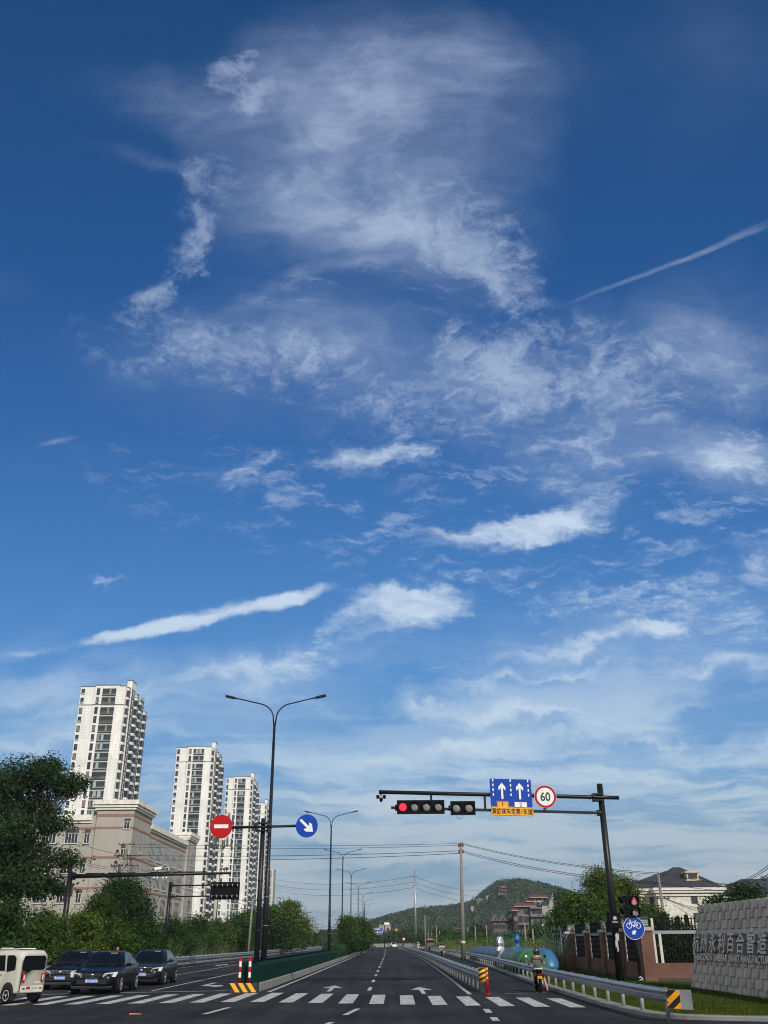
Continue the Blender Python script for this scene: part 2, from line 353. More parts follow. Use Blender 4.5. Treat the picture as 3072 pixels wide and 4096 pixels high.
def dup(root, loc, rz=None, label=None, group=None, scale=None):
    r = root.copy(); COL.objects.link(r); r.location = loc
    if rz is not None: r.rotation_euler = (0, 0, rz)
    if scale: r.scale = (scale,)*3
    if label: r['label'] = label
    if group: r['group'] = group
    for ch in kids(root):
        c = ch.copy(); COL.objects.link(c); c.parent = r
        for g in kids(ch):
            d = g.copy(); COL.objects.link(d); d.parent = c
    return r
def text_geo(txt, size, bold=0.0, space=1.0):
    cu = bpy.data.curves.new('t', 'FONT'); cu.body = txt; cu.size = size; cu.align_x = 'CENTER'; cu.align_y = 'CENTER'; cu.offset = bold; cu.space_character = space
    cu.resolution_u = 3
    ob = bpy.data.objects.new('t', cu); COL.objects.link(ob)
    dg = bpy.context.evaluated_depsgraph_get(); me = bpy.data.meshes.new_from_object(ob.evaluated_get(dg))
    vs = [v.co.copy() for v in me.vertices]; fs = [tuple(p.vertices) for p in me.polygons]
    bpy.data.objects.remove(ob); bpy.data.curves.remove(cu); bpy.data.meshes.remove(me)
    return vs, fs
def put_text(mb, txt, size, o, ax, ay, mi=0, bold=0.0, sx=1.0, depth=0.0, space=1.0, smi=None):
    """letters laid on the plane o, ax, ay; depth > 0 gives raised block letters"""
    vs, fs = text_geo(txt, size, bold, space); o, ax, ay = Vector(o), Vector(ax), Vector(ay); nn = ax.cross(ay).normalized()
    if not vs: return
    xs = [v.x for v in vs]; ys = [v.y for v in vs]; cx, cy = (min(xs)+max(xs))/2, (min(ys)+max(ys))/2
    base = [o+ax*(v.x-cx)*sx+ay*(v.y-cy) for v in vs]
    if depth <= 0: mb.add(base, fs, mi); return
    top = [p+nn*depth for p in base]; mb.add(top, fs, mi)
    ed = {}
    for f in fs:
        for a, b in zip(f, f[1:]+f[:1]): ed[(a, b)] = ed.get((a, b), 0)+1
    k = len(base); side = [(a, b, b+k, a+k) for (a, b) in ed if (b, a) not in ed]
    mb.add(base+top, side, mi if smi is None else smi)
def disc(n, r): return [(r*math.cos(2*math.pi*i/n), r*math.sin(2*math.pi*i/n)) for i in range(n)]
def ringpoly(mb, o, ax, ay, r0, r1, n=40, mi=0, a0=0, a1=2*math.pi):
    o, ax, ay = Vector(o), Vector(ax), Vector(ay); vs = []
    for i in range(n+1):
        t = a0+(a1-a0)*i/n; d = ax*math.cos(t)+ay*math.sin(t); vs += [o+d*r0, o+d*r1]
    mb.add(vs, [(2*i, 2*i+1, 2*i+3, 2*i+2) for i in range(n)], mi)

# fast leaf meshes -------------------------------------------------
def quads_mesh(name, V, mats, mi=None):
    n = len(V)//4; me = bpy.data.meshes.new(name)
    me.vertices.add(n*4); me.vertices.foreach_set('co', V.astype(np.float32).ravel())
    me.loops.add(n*4); me.loops.foreach_set('vertex_index', np.arange(n*4, dtype=np.int32))
    me.polygons.add(n); me.polygons.foreach_set('loop_start', np.arange(0, n*4, 4, dtype=np.int32)); me.polygons.foreach_set('loop_total', np.full(n, 4, dtype=np.int32))
    for m in (mats if isinstance(mats, (list, tuple)) else [mats]): me.materials.append(m)
    if mi is not None: me.polygons.foreach_set('material_index', mi.astype(np.int32))
    me.update(calc_edges=True); me.validate(); return me
def unit(a): return a/np.maximum(np.linalg.norm(a, axis=1, keepdims=True), 1e-6)
def leaf_quads(rng, C, out, size, slim=.5, droop=.2):
    """one pointed leaf per centre C, roughly facing out/up"""
    n = len(C); nrm = unit(out*.8+rng.normal(0, .75, (n, 3))+np.array([0, 0, .45])); t = rng.normal(0, 1, (n, 3)); t[:, 2] -= droop
    t = unit(t-nrm*np.sum(t*nrm, 1, keepdims=True)); b = np.cross(nrm, t); s = (size*rng.uniform(.6, 1.35, n))[:, None]
    fold = nrm*s*.12
    V = np.empty((n, 4, 3)); V[:, 0] = C-t*s*.5; V[:, 1] = C+b*s*slim*.5+fold; V[:, 2] = C+t*s*.5; V[:, 3] = C-b*s*slim*.5+fold
    return V.reshape(-1, 3)
def crown_points(rng, lobes, n, cl=14, crad=.28, shell=.35):
    """leaves in sprays: sprays sit in the shells of lobes, leaving gaps between"""
    vol = np.array([l[3]*l[4]*l[5] for l in lobes])**.67; vol /= vol.sum()
    nc = max(4, n//cl); idx = rng.choice(len(lobes), nc, p=vol); L = np.array(lobes)[idx]
    d = unit(rng.normal(0, 1, (nc, 3))); rr = (shell+(1-shell)*rng.random(nc)**.6)*(1+.19*rng.normal(0, 1, nc))
    cc = L[:, :3]+d*L[:, 3:6]*rr[:, None]
    out = np.repeat(d, cl, 0); sp = crad*rng.uniform(.5, 1.4, nc)
    pts = np.repeat(cc, cl, 0)+rng.normal(0, 1, (nc*cl, 3))*np.repeat(sp, cl)[:, None]*np.array([1, 1, .55])
    return pts, out
def limb(mb, a, b, r0, r1, rng, k=5, sag=.08, n=6):
    a, b = Vector(a), Vector(b); L = (b-a).length; pts = []
    for i in range(k+1):
        t = i/k; j = Vector(rng.normal(0, 1, 3))*L*sag*.4*math.sin(math.pi*t)
        pts.append(a.lerp(b, t)+j+Vector((0, 0, L*.10*math.sin(math.pi*t))))
    mb.tube(pts, r0, n, r2=r1)
    return pts
def make_tree(name, label, loc, lobes, trunk_top, r0, nleaf, lsize, lmat, bmat, seed, group=None, cat='tree', lean=(0, 0), slim=.5, crad=.3, shell=.35, droop=.2, cl=14, stems=1, twigs=True):
    rng = np.random.default_rng(seed); t = thing(name, label, cat, loc, 0, group)
    tb = MB(); top = Vector((lean[0], lean[1], trunk_top))
    for s in range(stems):
        off = Vector((rng.normal(0, .25), rng.normal(0, .25), 0)) if stems > 1 else Vector((0, 0, 0))
        pts = limb(tb, off+Vector((0, 0, -.15)), top*(1 if s == 0 else .8)+off*3, r0/(1+.4*s), r0*.5, rng, 6, .05, 8)
        if s == 0: main = pts
    if twigs:
        for l in lobes:
            st_ = main[int(rng.integers(3, 7))]; c = Vector(l[:3])
            p2 = limb(tb, st_, c, r0*.38, r0*.08, rng, 5, .10, 5)
            for q in range(4):
                d = rng.normal(0, 1, 3); d /= np.linalg.norm(d)
                limb(tb, p2[int(rng.integers(2, 5))], c+Vector((d[0]*l[3], d[1]*l[4], d[2]*l[5]))*.8, r0*.12, r0*.03, rng, 3, .1, 4)
    part('trunk', tb, bmat, t)
    pts, out = crown_points(rng, lobes, nleaf, cl, crad, shell)
    V = leaf_quads(rng, pts, out, lsize, slim, droop)
    link('crown', quads_mesh('crown', V, lmat), t)
    return t
def rand_lobes(rng, c, r, n, lr=(.35, .55), flat=.75):
    out = []
    for i in range(n):
        d = rng.normal(0, 1, 3); d /= np.linalg.norm(d); q = rng.uniform(.35, .8); s = rng.uniform(*lr)
        out.append((c[0]+d[0]*r[0]*q, c[1]+d[1]*r[1]*q, c[2]+d[2]*r[2]*q, r[0]*s, r[1]*s, r[2]*s*flat))
    return out

# ================================================================ materials
M = {}
def asphalt_mat():
    m = mat('asphalt', (.0205,.0205,.0205), .88, ior=1.22, bump=.35, bs=90); N, L = m.node_tree.nodes, m.node_tree.links; b = N['Principled BSDF']
    t = N.new('ShaderNodeTexCoord')
    def nz(sc, mapsc, det=6, ro=.6):
        mp = N.new('ShaderNodeMapping'); mp.inputs['Scale'].default_value = mapsc; L.new(t.outputs['Object'], mp.inputs[0])
        n = N.new('ShaderNodeTexNoise'); n.inputs['Scale'].default_value = sc; n.inputs['Detail'].default_value = det; n.inputs['Roughness'].default_value = ro; L.new(mp.outputs[0], n.inputs['Vector']); return n.outputs['Fac']
    def mr(x, a, b_, c, d):
        r = N.new('ShaderNodeMapRange'); r.interpolation_type = 'SMOOTHSTEP'; L.new(x, r.inputs[0]); r.inputs[1].default_value = a; r.inputs[2].default_value = b_; r.inputs[3].default_value = c; r.inputs[4].default_value = d; return r.outputs[0]
    def mul(a, b_):
        q = N.new('ShaderNodeMath'); q.operation = 'MULTIPLY'; L.new(a, q.inputs[0]); L.new(b_, q.inputs[1]); return q.outputs[0]
    v1 = mr(nz(.9, (1.2,.05,1)), .35, .65, .76, 1.36)     # wheel tracks along the lanes
    v2 = mr(nz(.16, (1,1,1), 8), .38, .62, .74, 1.30)     # old and newer surfacing
    v3 = mr(nz(38, (1,1,1), 3), .3, .7, .72, 1.3)         # stone chips
    v4 = mr(nz(1.1, (1,1,1), 9, .72), .57, .72, 1.0, 1.8) # dusty scuffs
    vo = N.new('ShaderNodeTexVoronoi'); vo.feature = 'DISTANCE_TO_EDGE'; vo.inputs['Scale'].default_value = .16
    mp = N.new('ShaderNodeVectorMath'); mp.operation = 'ADD'; nn = N.new('ShaderNodeTexNoise'); nn.inputs['Scale'].default_value = .8; nn.inputs['Detail'].default_value = 6
    sc = N.new('ShaderNodeVectorMath'); sc.operation = 'SCALE'; sc.inputs[3].default_value = 2.2; L.new(t.outputs['Object'], nn.inputs['Vector']); L.new(nn.outputs['Color'], sc.inputs[0]); L.new(t.outputs['Object'], mp.inputs[0]); L.new(sc.outputs[0], mp.inputs[1]); L.new(mp.outputs[0], vo.inputs['Vector'])
    v5 = mr(vo.outputs['Distance'], .0, .006, .55, 1.0)
    v = N.new('ShaderNodeVectorMath'); v.operation = 'SCALE'; v.inputs[0].default_value = (.0215,.022,.0235); L.new(mul(mul(mul(v1, v2), mul(v3, v4)), v5), v.inputs[3]); L.new(v.outputs[0], b.inputs['Base Color'])
    return m
M['asphalt'] = asphalt_mat()
M['marking'] = mat('road_paint', (.39, .395, .38), .8, var=.52, vs=3.2, detail=12)
M['kerb'] = mat('kerb_stone', (.20, .20, .19), .85, var=.25, vs=1.2, bump=.3, bs=30)
M['soil'] = mat('soil', (.045, .045, .028), .95, var=.4, vs=.6)
M['grass'] = mat('lawn', (.036, .052, .008), .95, var=.5, vs=1.1, bump=.8, bs=40, detail=9, ior=1.1)
M['blade'] = mat('grass_blade', (.058, .085, .010), .85, var=.4, vs=.9, island=.45, trans=.25, ior=1.15)
M['galv'] = mat('galvanised_steel', (.34, .36, .38), .42, .55, var=.18, vs=2.5)
M['galvp'] = mat('post_paint', (.26, .28, .28), .55, .2, var=.15, vs=3)
M['black'] = mat('black_paint', (.008, .009, .011), .4, var=.15, vs=3, spec=.3)
M['blackm'] = mat('black_matt', (.007, .007, .008), .75, ior=1.15)
M['dkgrey'] = mat('dark_grey', (.05, .05, .055), .5)
M['lamp'] = mat('lamp_paint', (.009, .012, .018), .38, var=.1, vs=3, spec=.3)
M['white'] = mat('white_reflective', (.72, .72, .72), .45, var=.05, vs=4)
M['blue'] = mat('sign_blue', (.003, .045, .33), .5, var=.06, vs=3, spec=.2)
M['red'] = mat('sign_red', (.40, .004, .010), .5, var=.06, vs=3, spec=.2)
M['yellow'] = mat('sign_yellow', (.80, .36, .012), .4, var=.05, vs=4)
M['ink'] = mat('sign_black', (.008, .008, .008), .5)
M['alu'] = mat('aluminium_back', (.38, .39, .40), .4, .7)
M['tower'] = None
M['glass'] = mat('window_glass', (.020, .030, .038), .10, var=.4, vs=.6, spec=.45)
M['frame'] = mat('window_frame', (.045, .05, .055), .5)
M['wframe'] = mat('pale_frame', (.50, .485, .44), .6)
M['curtain'] = mat('curtain', (.32, .40, .40), .9, var=.2, vs=1.2)
M['curtain2'] = mat('curtain_warm', (.22, .19, .16), .9, var=.2, vs=1.2)
M['rail'] = mat('balcony_rail', (.02, .024, .03), .5)
M['wood'] = mat('bark', (.055, .042, .030), .9, var=.4, vs=3, bump=.5, bs=14)
M['leaf_a'] = mat('leaf_dark', (.026, .062, .011), .62, var=.35, vs=.45, island=.45, trans=.22, ior=1.25)
M['leaf_b'] = mat('leaf_mid', (.044, .090, .013), .62, var=.35, vs=.4, island=.45, trans=.25, ior=1.25)
M['leaf_c'] = mat('leaf_yellowish', (.080, .125, .018), .62, var=.35, vs=.5, island=.5, trans=.28, ior=1.25)
M['leaf_d'] = mat('leaf_deep', (.018, .046, .011), .65, var=.3, vs=.5, island=.45, trans=.15, ior=1.25)
M['leaf_h'] = mat('leaf_hill', (.030, .056, .018), .85, var=.45, vs=.035, island=.35, ior=1.25)
M['reed'] = mat('reed', (.13, .13, .055), .85, var=.3, vs=1, island=.5, trans=.2)
M['concrete'] = mat('concrete', (.22, .215, .20), .9, var=.22, vs=.7, bump=.3, bs=12)
M['pole'] = mat('concrete_pole', (.19, .18, .16), .85, var=.2, vs=2)
M['wire'] = mat('cable', (.02, .02, .022), .6)
M['insul'] = mat('porcelain', (.10, .06, .05), .3)
M['tyre'] = mat('tyre', (.010, .010, .010), .85, ior=1.15)
M['rim'] = mat('alloy', (.62, .61, .58), .35, .25)
M['chrome'] = mat('chrome', (.75, .76, .78), .12, 1.0)
M['lens'] = mat('headlight', (.50, .52, .53), .3, .0, spec=.6)
M['carglass'] = mat('car_glass', (.004, .006, .009), .07, ior=1.35)
M['taill'] = mat('tail_light', (.45, .008, .010), .2)
M['plateblue'] = mat('plate_blue', (.02, .09, .42), .4)
M['dgreen'] = mat('green_hoarding', (.0030, .026, .0185), .75, var=.32, vs=1.5, ior=1.12)
M['skin'] = mat('skin', (.42, .24, .16), .6)
M['redlamp'] = mat('red_lamp', (.3, 0, 0), .4, emit=(1, .03, .06), es=2.2)
# ================================================================ ground, roads, kerbs
def interp(path, y):
    for (x0, y0), (x1, y1) in zip(path, path[1:]):
        if y0 <= y <= y1: return x0+(x1-x0)*(y-y0)/(y1-y0)
    return path[-1][0] if y > path[-1][1] else path[0][0]
def dense(path, step):
    out = []
    for a, b in zip(path, path[1:]):
        a, b = Vector(a), Vector(b); k = max(1, int((b-a).length/step))
        out += [a.lerp(b, i/k) for i in range(k)]
    return out+[Vector(path[-1])]
def smooth_path(path, it=2):
    p = [Vector(q) for q in path]
    for _ in range(it):
        q = [p[0]]
        for a, b in zip(p, p[1:]): q += [a.lerp(b, .25), a.lerp(b, .75)]
        p = q+[p[-1]]
    return p
KR = [(-5.05,39.4),(-4.85,56),(-4.75,86),(-4.7,118),(-4.7,220),(-5.4,304),(-7.5,350)]
KL = [(-5.95,39.5),(-6.15,56),(-6.3,86),(-6.35,118),(-6.4,220),(-7.2,304),(-9.4,350)]
OUT = [(30,20.5),(14,22.6),(9,24.1),(7.8,24.6),(6.9,25.1),(6.42,26.3),(6.3,29.8),(6.3,34),(6.35,40),(6.55,47),(6.9,56),(7.5,74),(8.1,100),(8.7,150),(9.0,220),(8.2,300),(6,350)]
LFT = [(-60,40.5),(-24,41),(-19,42.5),(-17.1,46),(-16.8,60),(-16.8,82),(-16.4,134),(-16.4,200),(-17.2,300),(-19.5,350)]

g = MB(); R0 = 5000
g.add([(-R0,-R0,-.03),(R0,-R0,-.03),(R0,R0,-.03),(-R0,R0,-.03)], [(0,1,2,3)])
struct('ground', g, M['soil'])
rd = MB()
ys = [(-60, 40.5)]
lp = [Vector((x, y, 0)) for x, y in LFT if y >= 42]; rp = [Vector((x, y, 0)) for x, y in OUT if y >= 26]
rd.add([(-80,-30,0),(80,-30,0),(80,18,0),(30,20.7,0),(14,22.8,0),(9,24.3,0),(7.8,24.8,0),(6.9,25.3,0),(6.5,26.5,0),(6.5,42,0),(-17.2,42,0),(-24,41.2,0),(-80,40.5,0)], [tuple(range(13))])
yy = [42+6*i for i in range(52)]
LL = [(x, y) for x, y in LFT if y > 42]; RR = [(x, y) for x, y in OUT if y > 26]
vs = []
for y in yy: vs += [(interp([(-17.2,42)]+LL, y), y, 0), (interp(RR, y)+.1, y, 0)]
rd.add(vs, [(2*i, 2*i+1, 2*i+3, 2*i+2) for i in range(len(yy)-1)])
struct('road', rd, M['asphalt'])

kb = MB()
op = smooth_path([(x, y, 0) for x, y in OUT], 2)
KH = .10
kb.sweep(list(reversed(op)), [(0,-.02),(0,KH-.02),(-.02,KH),(-.42,KH),(-.42,-.02)], closed=False) if False else kb.sweep(op, [(0,-.02),(0,KH-.02),(.02,KH),(.40,KH),(.40,-.02)])
lk = smooth_path([(x, y, 0) for x, y in LFT], 2)
kb.sweep(lk, [(0,-.02),(0,KH-.02),(-.02,KH),(-.3,KH),(-.3,-.02)])
struct('kerb', kb, M['kerb'])
mk = MB()
def mpath(K): return smooth_path([(x, y, 0) for x, y in K], 1)
a, b = mpath(KR), mpath(KL)
PLH = .30
vs = []
for y in [39.95+4*i for i in range(78)]:
    xr, xl = interp(KR, y), interp(KL, y)
    vs += [(xl,y,-.01),(xl,y,PLH-.03),(xl+.03,y,PLH),(xr-.03,y,PLH),(xr,y,PLH-.03),(xr,y,-.01)]
n6 = len(vs)//6
mk.add(vs, [(i*6+j, i*6+j+1, i*6+6+j+1, i*6+6+j) for i in range(n6-1) for j in range(5)]+[(5,4,3,2,1,0)])
struct('median_kerb', mk, M['kerb'])

# lawn and verge ground
lw = MB()
ed = [p for p in op if p.y < 76]
lawn_pts = [(p.x+.38, p.y, KH-.005) for p in ed]+[(16.5, 76, KH-.005), (60, 76, KH-.005), (60, 12, KH-.005)]
lw.add(lawn_pts, [tuple(range(len(lawn_pts)))])
struct('lawn', lw, M['grass'])

# ---------------------------------------------------------------- road markings
rm = MB(); Z = .008
def quad(p): rm.add([(x, y, Z) for x, y in p], [tuple(range(len(p)))])
def lineX(path, w, y0=None, y1=None):
    pts = dense([(x, y, 0) for x, y in path], 5); vs = []
    for i, p in enumerate(pts):
        d = (pts[min(i+1, len(pts)-1)]-pts[max(i-1, 0)]).normalized(); s = Vector((d.y, -d.x, 0))*w/2
        vs += [(p.x-s.x, p.y-s.y, Z), (p.x+s.x, p.y+s.y, Z)]
    rm.add(vs, [(2*i, 2*i+1, 2*i+3, 2*i+2) for i in range(len(pts)-1)])
EL = [(-4.62,39.6),(-4.50,56),(-4.40,86),(-4.3,118),(-4.3,219),(-4.9,304),(-7,350)]
ER = [(3.0,36.9),(3.15,46),(3.5,73),(3.75,100),(3.8,130),(3.9,200),(3.2,295),(1.2,350)]
lineX(EL, .15); lineX(ER, .15)
def ctr(y): return -.72+.0040*(y-40) if y < 130 else (-.36 if y < 190 else -.36-.00004*(y-190)**2)
y = 40.2
while y < 340:
    L = 2.6 if y < 60 else 4.0
    if y < 50: L = 2.9
    w = .075; quad([(ctr(y)-w, y), (ctr(y)+w, y), (ctr(y+L)+w, y+L), (ctr(y+L)-w, y+L)]); y += 8.2 if y < 60 else 10
# left carriageway
lineX([(-9.55,41.2),(-9.6,52),(-9.6,65),(-9.7,90),(-9.8,140)], .13)
lineX([(-12.75,40.6),(-12.8,69),(-13.1,90),(-13.1,140),(-13.2,300)], .13)
lineX([(-15.9,45),(-16.0,80),(-15.6,134),(-15.6,300)], .13)
y = 142
while y < 330: quad([(-9.9,y),(-9.75,y),(-9.75,y+4),(-9.9,y+4)]); y += 10
lineX([(-6.35,42),(-6.5,56),(-6.65,86),(-6.7,118),(-6.75,220)], .12)
lineX([(-17.0,37.7),(-13.3,38.9),(-10.5,39.8),(-6.2,41.0)], .22)
lineX([(4.3,37.3),(5.9,37.5)], .10)
# zebra: one bar per 0.97 m
zebra_n = 0
x = -17.1
while x < 6.0:
    xb = x
    if x < -4.9: yb = 33.3+(x+4.5)*.13; yt = yb+5.7+(x+4.5)*.06 if x > -9 else yb+5.2; yt = min(yt, 39.3)
    else: yb = 32.75+(x+3.4)*-.38; yt = 38.75+(x+4.1)*-.50
    quad([(xb, yb), (xb+.46, yb), (xb+.46+.05, yt), (xb+.05, yt)])
    x += .972
# straight arrows
def arrow(cx, y0, L, fl=1, ang=0):
    s = [(-.08,0),(.08,0),(.08,.55*L),(.42,.55*L),(0,L),(-.42,.55*L),(-.08,.55*L)]
    quad([(cx+px, y0+py) for px, py in s])
arrow(-2.3, 39.7, 5.2); arrow(1.35, 37.4, 5.6)
# left-carriageway turn arrows (pointing towards the crossing)
def tarrow(cx, y0, k=1.0):
    s = [(-.09,5),(.09,5),(.09,2.6),(.62,1.9),(.62,2.5),(1.05,1.1),(.62,0.1),(.62,.8),(.09,1.5),(-.09,1.5)]
    quad([(cx+px*k, y0+py*k) for px, py in s])
tarrow(-8.3, 44.0); 
quad([(-14.5,84),(-14.2,84),(-14.2,87),(-13.8,87),(-14.35,90.5),(-14.9,87),(-14.5,87)])
# guide dashes across the crossing
for (xa, ya), (xb, yb) in (((-1.2,27.1),(-.92,29.6)), ((-1.75,22.3),(-1.42,24.8)), ((-5.05,27.8),(-4.8,30.5))):
    quad([(xa, ya), (xa+.15, ya), (xb+.15, yb), (xb, yb)])
for ya, yb in ((27.6,29.1),(24.8,26.0),(22.0,23.2)): quad([(2.5+.04*(ya-24),ya),(2.68+.04*(ya-24),ya),(2.68+.04*(yb-24),yb),(2.5+.04*(yb-24),yb)])
struct('road_marking', rm, M['marking'])

# ---------------------------------------------------------------- guardrails
WP = [(0,0),(.025,.03),(.075,.06),(.080,.085),(.010,.13),(0,.155),(.010,.18),(.080,.225),(.075,.25),(.025,.28),(0,.31)]
def guardrail(name, label, path, side, spacing, group, z0=.42, two=False, upto=400, posts_h=.72, posts=True, beam2=False):
    p0 = Vector(path[0]); t = thing(name, label, 'guardrail', (p0.x, p0.y, 0), 0, group)
    pts = dense(path, 2.0); bm_ = MB((p0.x, p0.y, 0))
    prof = [(a*side, b+z0) for a, b in WP]
    bm_.sweep(pts, prof)
    if two: bm_.sweep(pts, [(-a*side-.13*side, b+z0) for a, b in WP])
    if beam2: bm_.sweep(pts, [(a*side*.7, b*.6+z0-.32) for a, b in WP])
    part('beam', bm_, M['galv'], t)
    acc = 0; cnt = 0; last = pts[0]; proto = None; nxt = .4
    rest = MB((p0.x, p0.y, 0))
    for q in pts[1:]:
        seg = (q-last).length
        while posts and acc+seg >= nxt:
            w = last.lerp(q, (nxt-acc)/seg); d = (q-last).normalized(); sd = Vector((d.y, -d.x, 0))*side
            c = w-sd*.085
            if proto is None:
                pm = MB(); pm.tube([(0,0,-.05),(0,0,posts_h)], .055, 10, cap=True); pm.lathe([(.057,posts_h),(.045,posts_h+.02),(.001,posts_h+.028)], n=10); pm.box(-.05,.05,-.04,.04,z0+.05,z0+.26); proto = pm.mesh('post', M['galvp'])
            if cnt < 96:
                o = link('post', proto, t); o.location = (c.x-p0.x, c.y-p0.y, c.z)
            elif w.y < upto:
                rest.tube([(c.x, c.y, 0), (c.x, c.y, posts_h)], .055, 5, cap=False)
            cnt += 1; nxt += spacing
        acc += seg; last = q
    if rest.v: part('post', rest, M['galvp'], t, stuff=True)
    return t
gr = 'steel guardrails beside the lanes'
e1 = G(2722, 4003, .55)
outer = [(6.66,24.15,0),(6.58,25.0,0),(6.52,26.4,0),(6.5,29,0),(6.55,33,0),(6.6,37,0),(6.65,40.5,0),(6.8,47,0),(7.0,53,0),(7.7,74,0),(8.25,100,0),(8.85,150,0),(9.1,220,0),(8.4,300,0)]
rt = guardrail('guardrail', 'long grey W-beam guardrail between bike lane and grass with chevron end plate', [Vector(p) for p in outer], -1, 2.0, gr, z0=.40, posts_h=.68)
# flared end plate with chevrons
ep = MB(rt.location)
A = Vector((6.62,24.27,0)); d = Vector((.83,-.56,0)).normalized(); sd = Vector((d.y, -d.x, 0))
def eplate(mb, s0, s1, z0, z1, off, th=.012, mi=0):
    p = [A+d*s0+sd*off, A+d*s1+sd*off, A+d*s1+sd*(off+th), A+d*s0+sd*(off+th)]
    mb.hexa([q+Vector((0,0,z0)) for q in p]+[q+Vector((0,0,z1)) for q in p], mi)
eplate(ep, .0, .62, .27, .68, .0)
part('end_plate', ep, M['galv'], rt)
def chevron_panel(o, ax, ay, w, h, nstr, up=1, parent=None, name='chevron_panel', org=None, th=.006, swap=False):
    """yellow panel with slanted black bars on it"""
    mb = MB(org); o, ax, ay = Vector(o), Vector(ax).normalized(), Vector(ay).normalized(); nn = ax.cross(ay).normalized()
    mb.prism([(0,0),(w,0),(w,h),(0,h)], o, ax, ay, th, 0)
    o2 = o+nn*(th+.002)
    p = w/nstr if nstr > 0 else w
    bw = h*1.0/2.6
    # bars: lines y = k + x*s clipped to panel
    s = .8*up; k = -w*1.0 if up > 0 else 0
    y = -abs(s)*w-bw if up > 0 else -bw*.6
    while y < h+abs(s)*w:
        poly = [(0, y), (w, y+s*w), (w, y+s*w+bw), (0, y+bw)]
        cl = clip(poly, h)
        if len(cl) >= 3: mb.flat(cl, o2, ax, ay, 1)
        y += 2*bw
    return part(name, mb, [M['yellow'], M['ink']], parent)
def clip(poly, h):
    def cut(pl, f):
        out = []
        for i in range(len(pl)):
            a, b = pl[i], pl[(i+1) % len(pl)]; fa, fb = f(a), f(b)
            if fa >= 0: out.append(a)
            if fa*fb < 0: t = fa/(fa-fb); out.append((a[0]+(b[0]-a[0])*t, a[1]+(b[1]-a[1])*t))
        return out
    p = cut(poly, lambda q: q[1]); return cut(p, lambda q: h-q[1]) if p else []
# panel faces the road (-X side of the plate)
chevron_panel(A+d*.02+sd*.014+Vector((0,0,.28)), d, (0,0,1), .33, .39, 3, 1, rt, org=rt.location)
midp = [(3.72,38.6,0),(3.72,45,0),(3.75,56,0),(3.95,75,0),(4.15,101,0),(4.25,150,0),(4.2,200,0),(3.4,290,0)]
mt = guardrail('guardrail', 'grey double-sided guardrail separating car lanes from bike lane, chevron wrapped end', midp, 1, 2.0, gr, two=True)
nose = MB(mt.location)
nose.tube([(3.66,38.62,.30),(3.66,38.62,.82)], .17, 14, cap=True)
nz = part('end_wrap', nose, M['yellow'], mt)
cb = MB(mt.location)
for k in range(5):
    z = .16+.17*k
    for (t0, t1) in ((math.pi*1.0, math.pi*2.0),):
        vs = []
        for i in range(9):
            t = t0+(t1-t0)*i/8; zz0 = z+.10*i/4; c_ = (3.66+.173*math.cos(t), 38.62+.173*math.sin(t))
            vs += [(c_[0], c_[1], min(.82, max(.30, zz0))), (c_[0], c_[1], min(.82, max(.30, zz0+.085)))]
        cb.add(vs, [(2*i, 2*i+2, 2*i+3, 2*i+1) for i in range(8)])
part('chevron_band', cb, M['ink'], mt)
leftp = [(-19.5,43.2,0),(-17.6,44.6,0),(-16.6,47.5,0),(-16.45,60,0),(-16.35,82,0),(-15.95,134,0),(-15.95,200,0),(-16.8,300,0)]
guardrail('guardrail', 'grey guardrail with upper and lower beams along the far left hedge', leftp, 1, 2.0, gr, z0=.46, beam2=True, posts_h=.78)

# marker post in front of the middle rail
m_ = MB((3.62,36.7,0))
m_.tube([(3.62,36.7,0),(3.62,36.7,.04)], .13, 14, 0); m_.tube([(3.62,36.7,.03),(3.62,36.7,.86)], .042, 12, 0)
for z in (.50,.66,.80): m_.tube([(3.62,36.7,z),(3.62,36.7,z+.07)], .0445, 12, 1, cap=False)
mp_ = thing('marker_post', 'slim red flexible marker post with yellow bands in front of the middle guardrail end', 'marker post', (3.62,36.7,0))
part('post', m_, [M['red'], M['yellow']], mp_)

# ---------------------------------------------------------------- green hoarding on the median
gh = thing('green_hoarding', 'long dark green metal hoarding running along the median kerb', 'hoarding', (-5.5,40,PLH))
for nm, K, sgn in (('side_panel', KR, -1), ('side_panel', KL, 1)):
    mb = MB(gh.location); pts = []
    vs = []
    ysv = [40.35+3*i for i in range(94)]
    prof = [(0,0),(0,.60),(.02,.64),(.10,.73),(.11,.74),(.11,.71),(.05,.62),(.04,.58),(.04,0)]
    for y_ in ysv:
        x_ = interp(K, y_)+sgn*.09
        for a_, b_ in prof: vs.append((x_+sgn*a_, y_, PLH+b_))
    k_ = len(prof)
    mb.add(vs, [(i*k_+j, i*k_+(j+1) % k_, (i+1)*k_+(j+1) % k_, (i+1)*k_+j) for i in range(len(ysv)-1) for j in range(k_)]+[tuple(range(k_))])
    for y_ in ysv[::1]:
        x_ = interp(K, y_)+sgn*.09
        mb.box(min(x_-sgn*.012, x_), max(x_-sgn*.012, x_), y_-.02, y_+.02, PLH+.02, PLH+.62)
    part(nm, mb, M['dgreen'], gh)
mb = MB(gh.location); mb.box(-5.93,-5.16,40.18,40.22,PLH,PLH+.70); mb.box(-5.95,-5.14,40.14,40.18,PLH+.36,PLH+.42); mb.box(-5.95,-5.14,40.14,40.18,PLH+.66,PLH+.72)
part('end_panel', mb, M['dgreen'], gh)

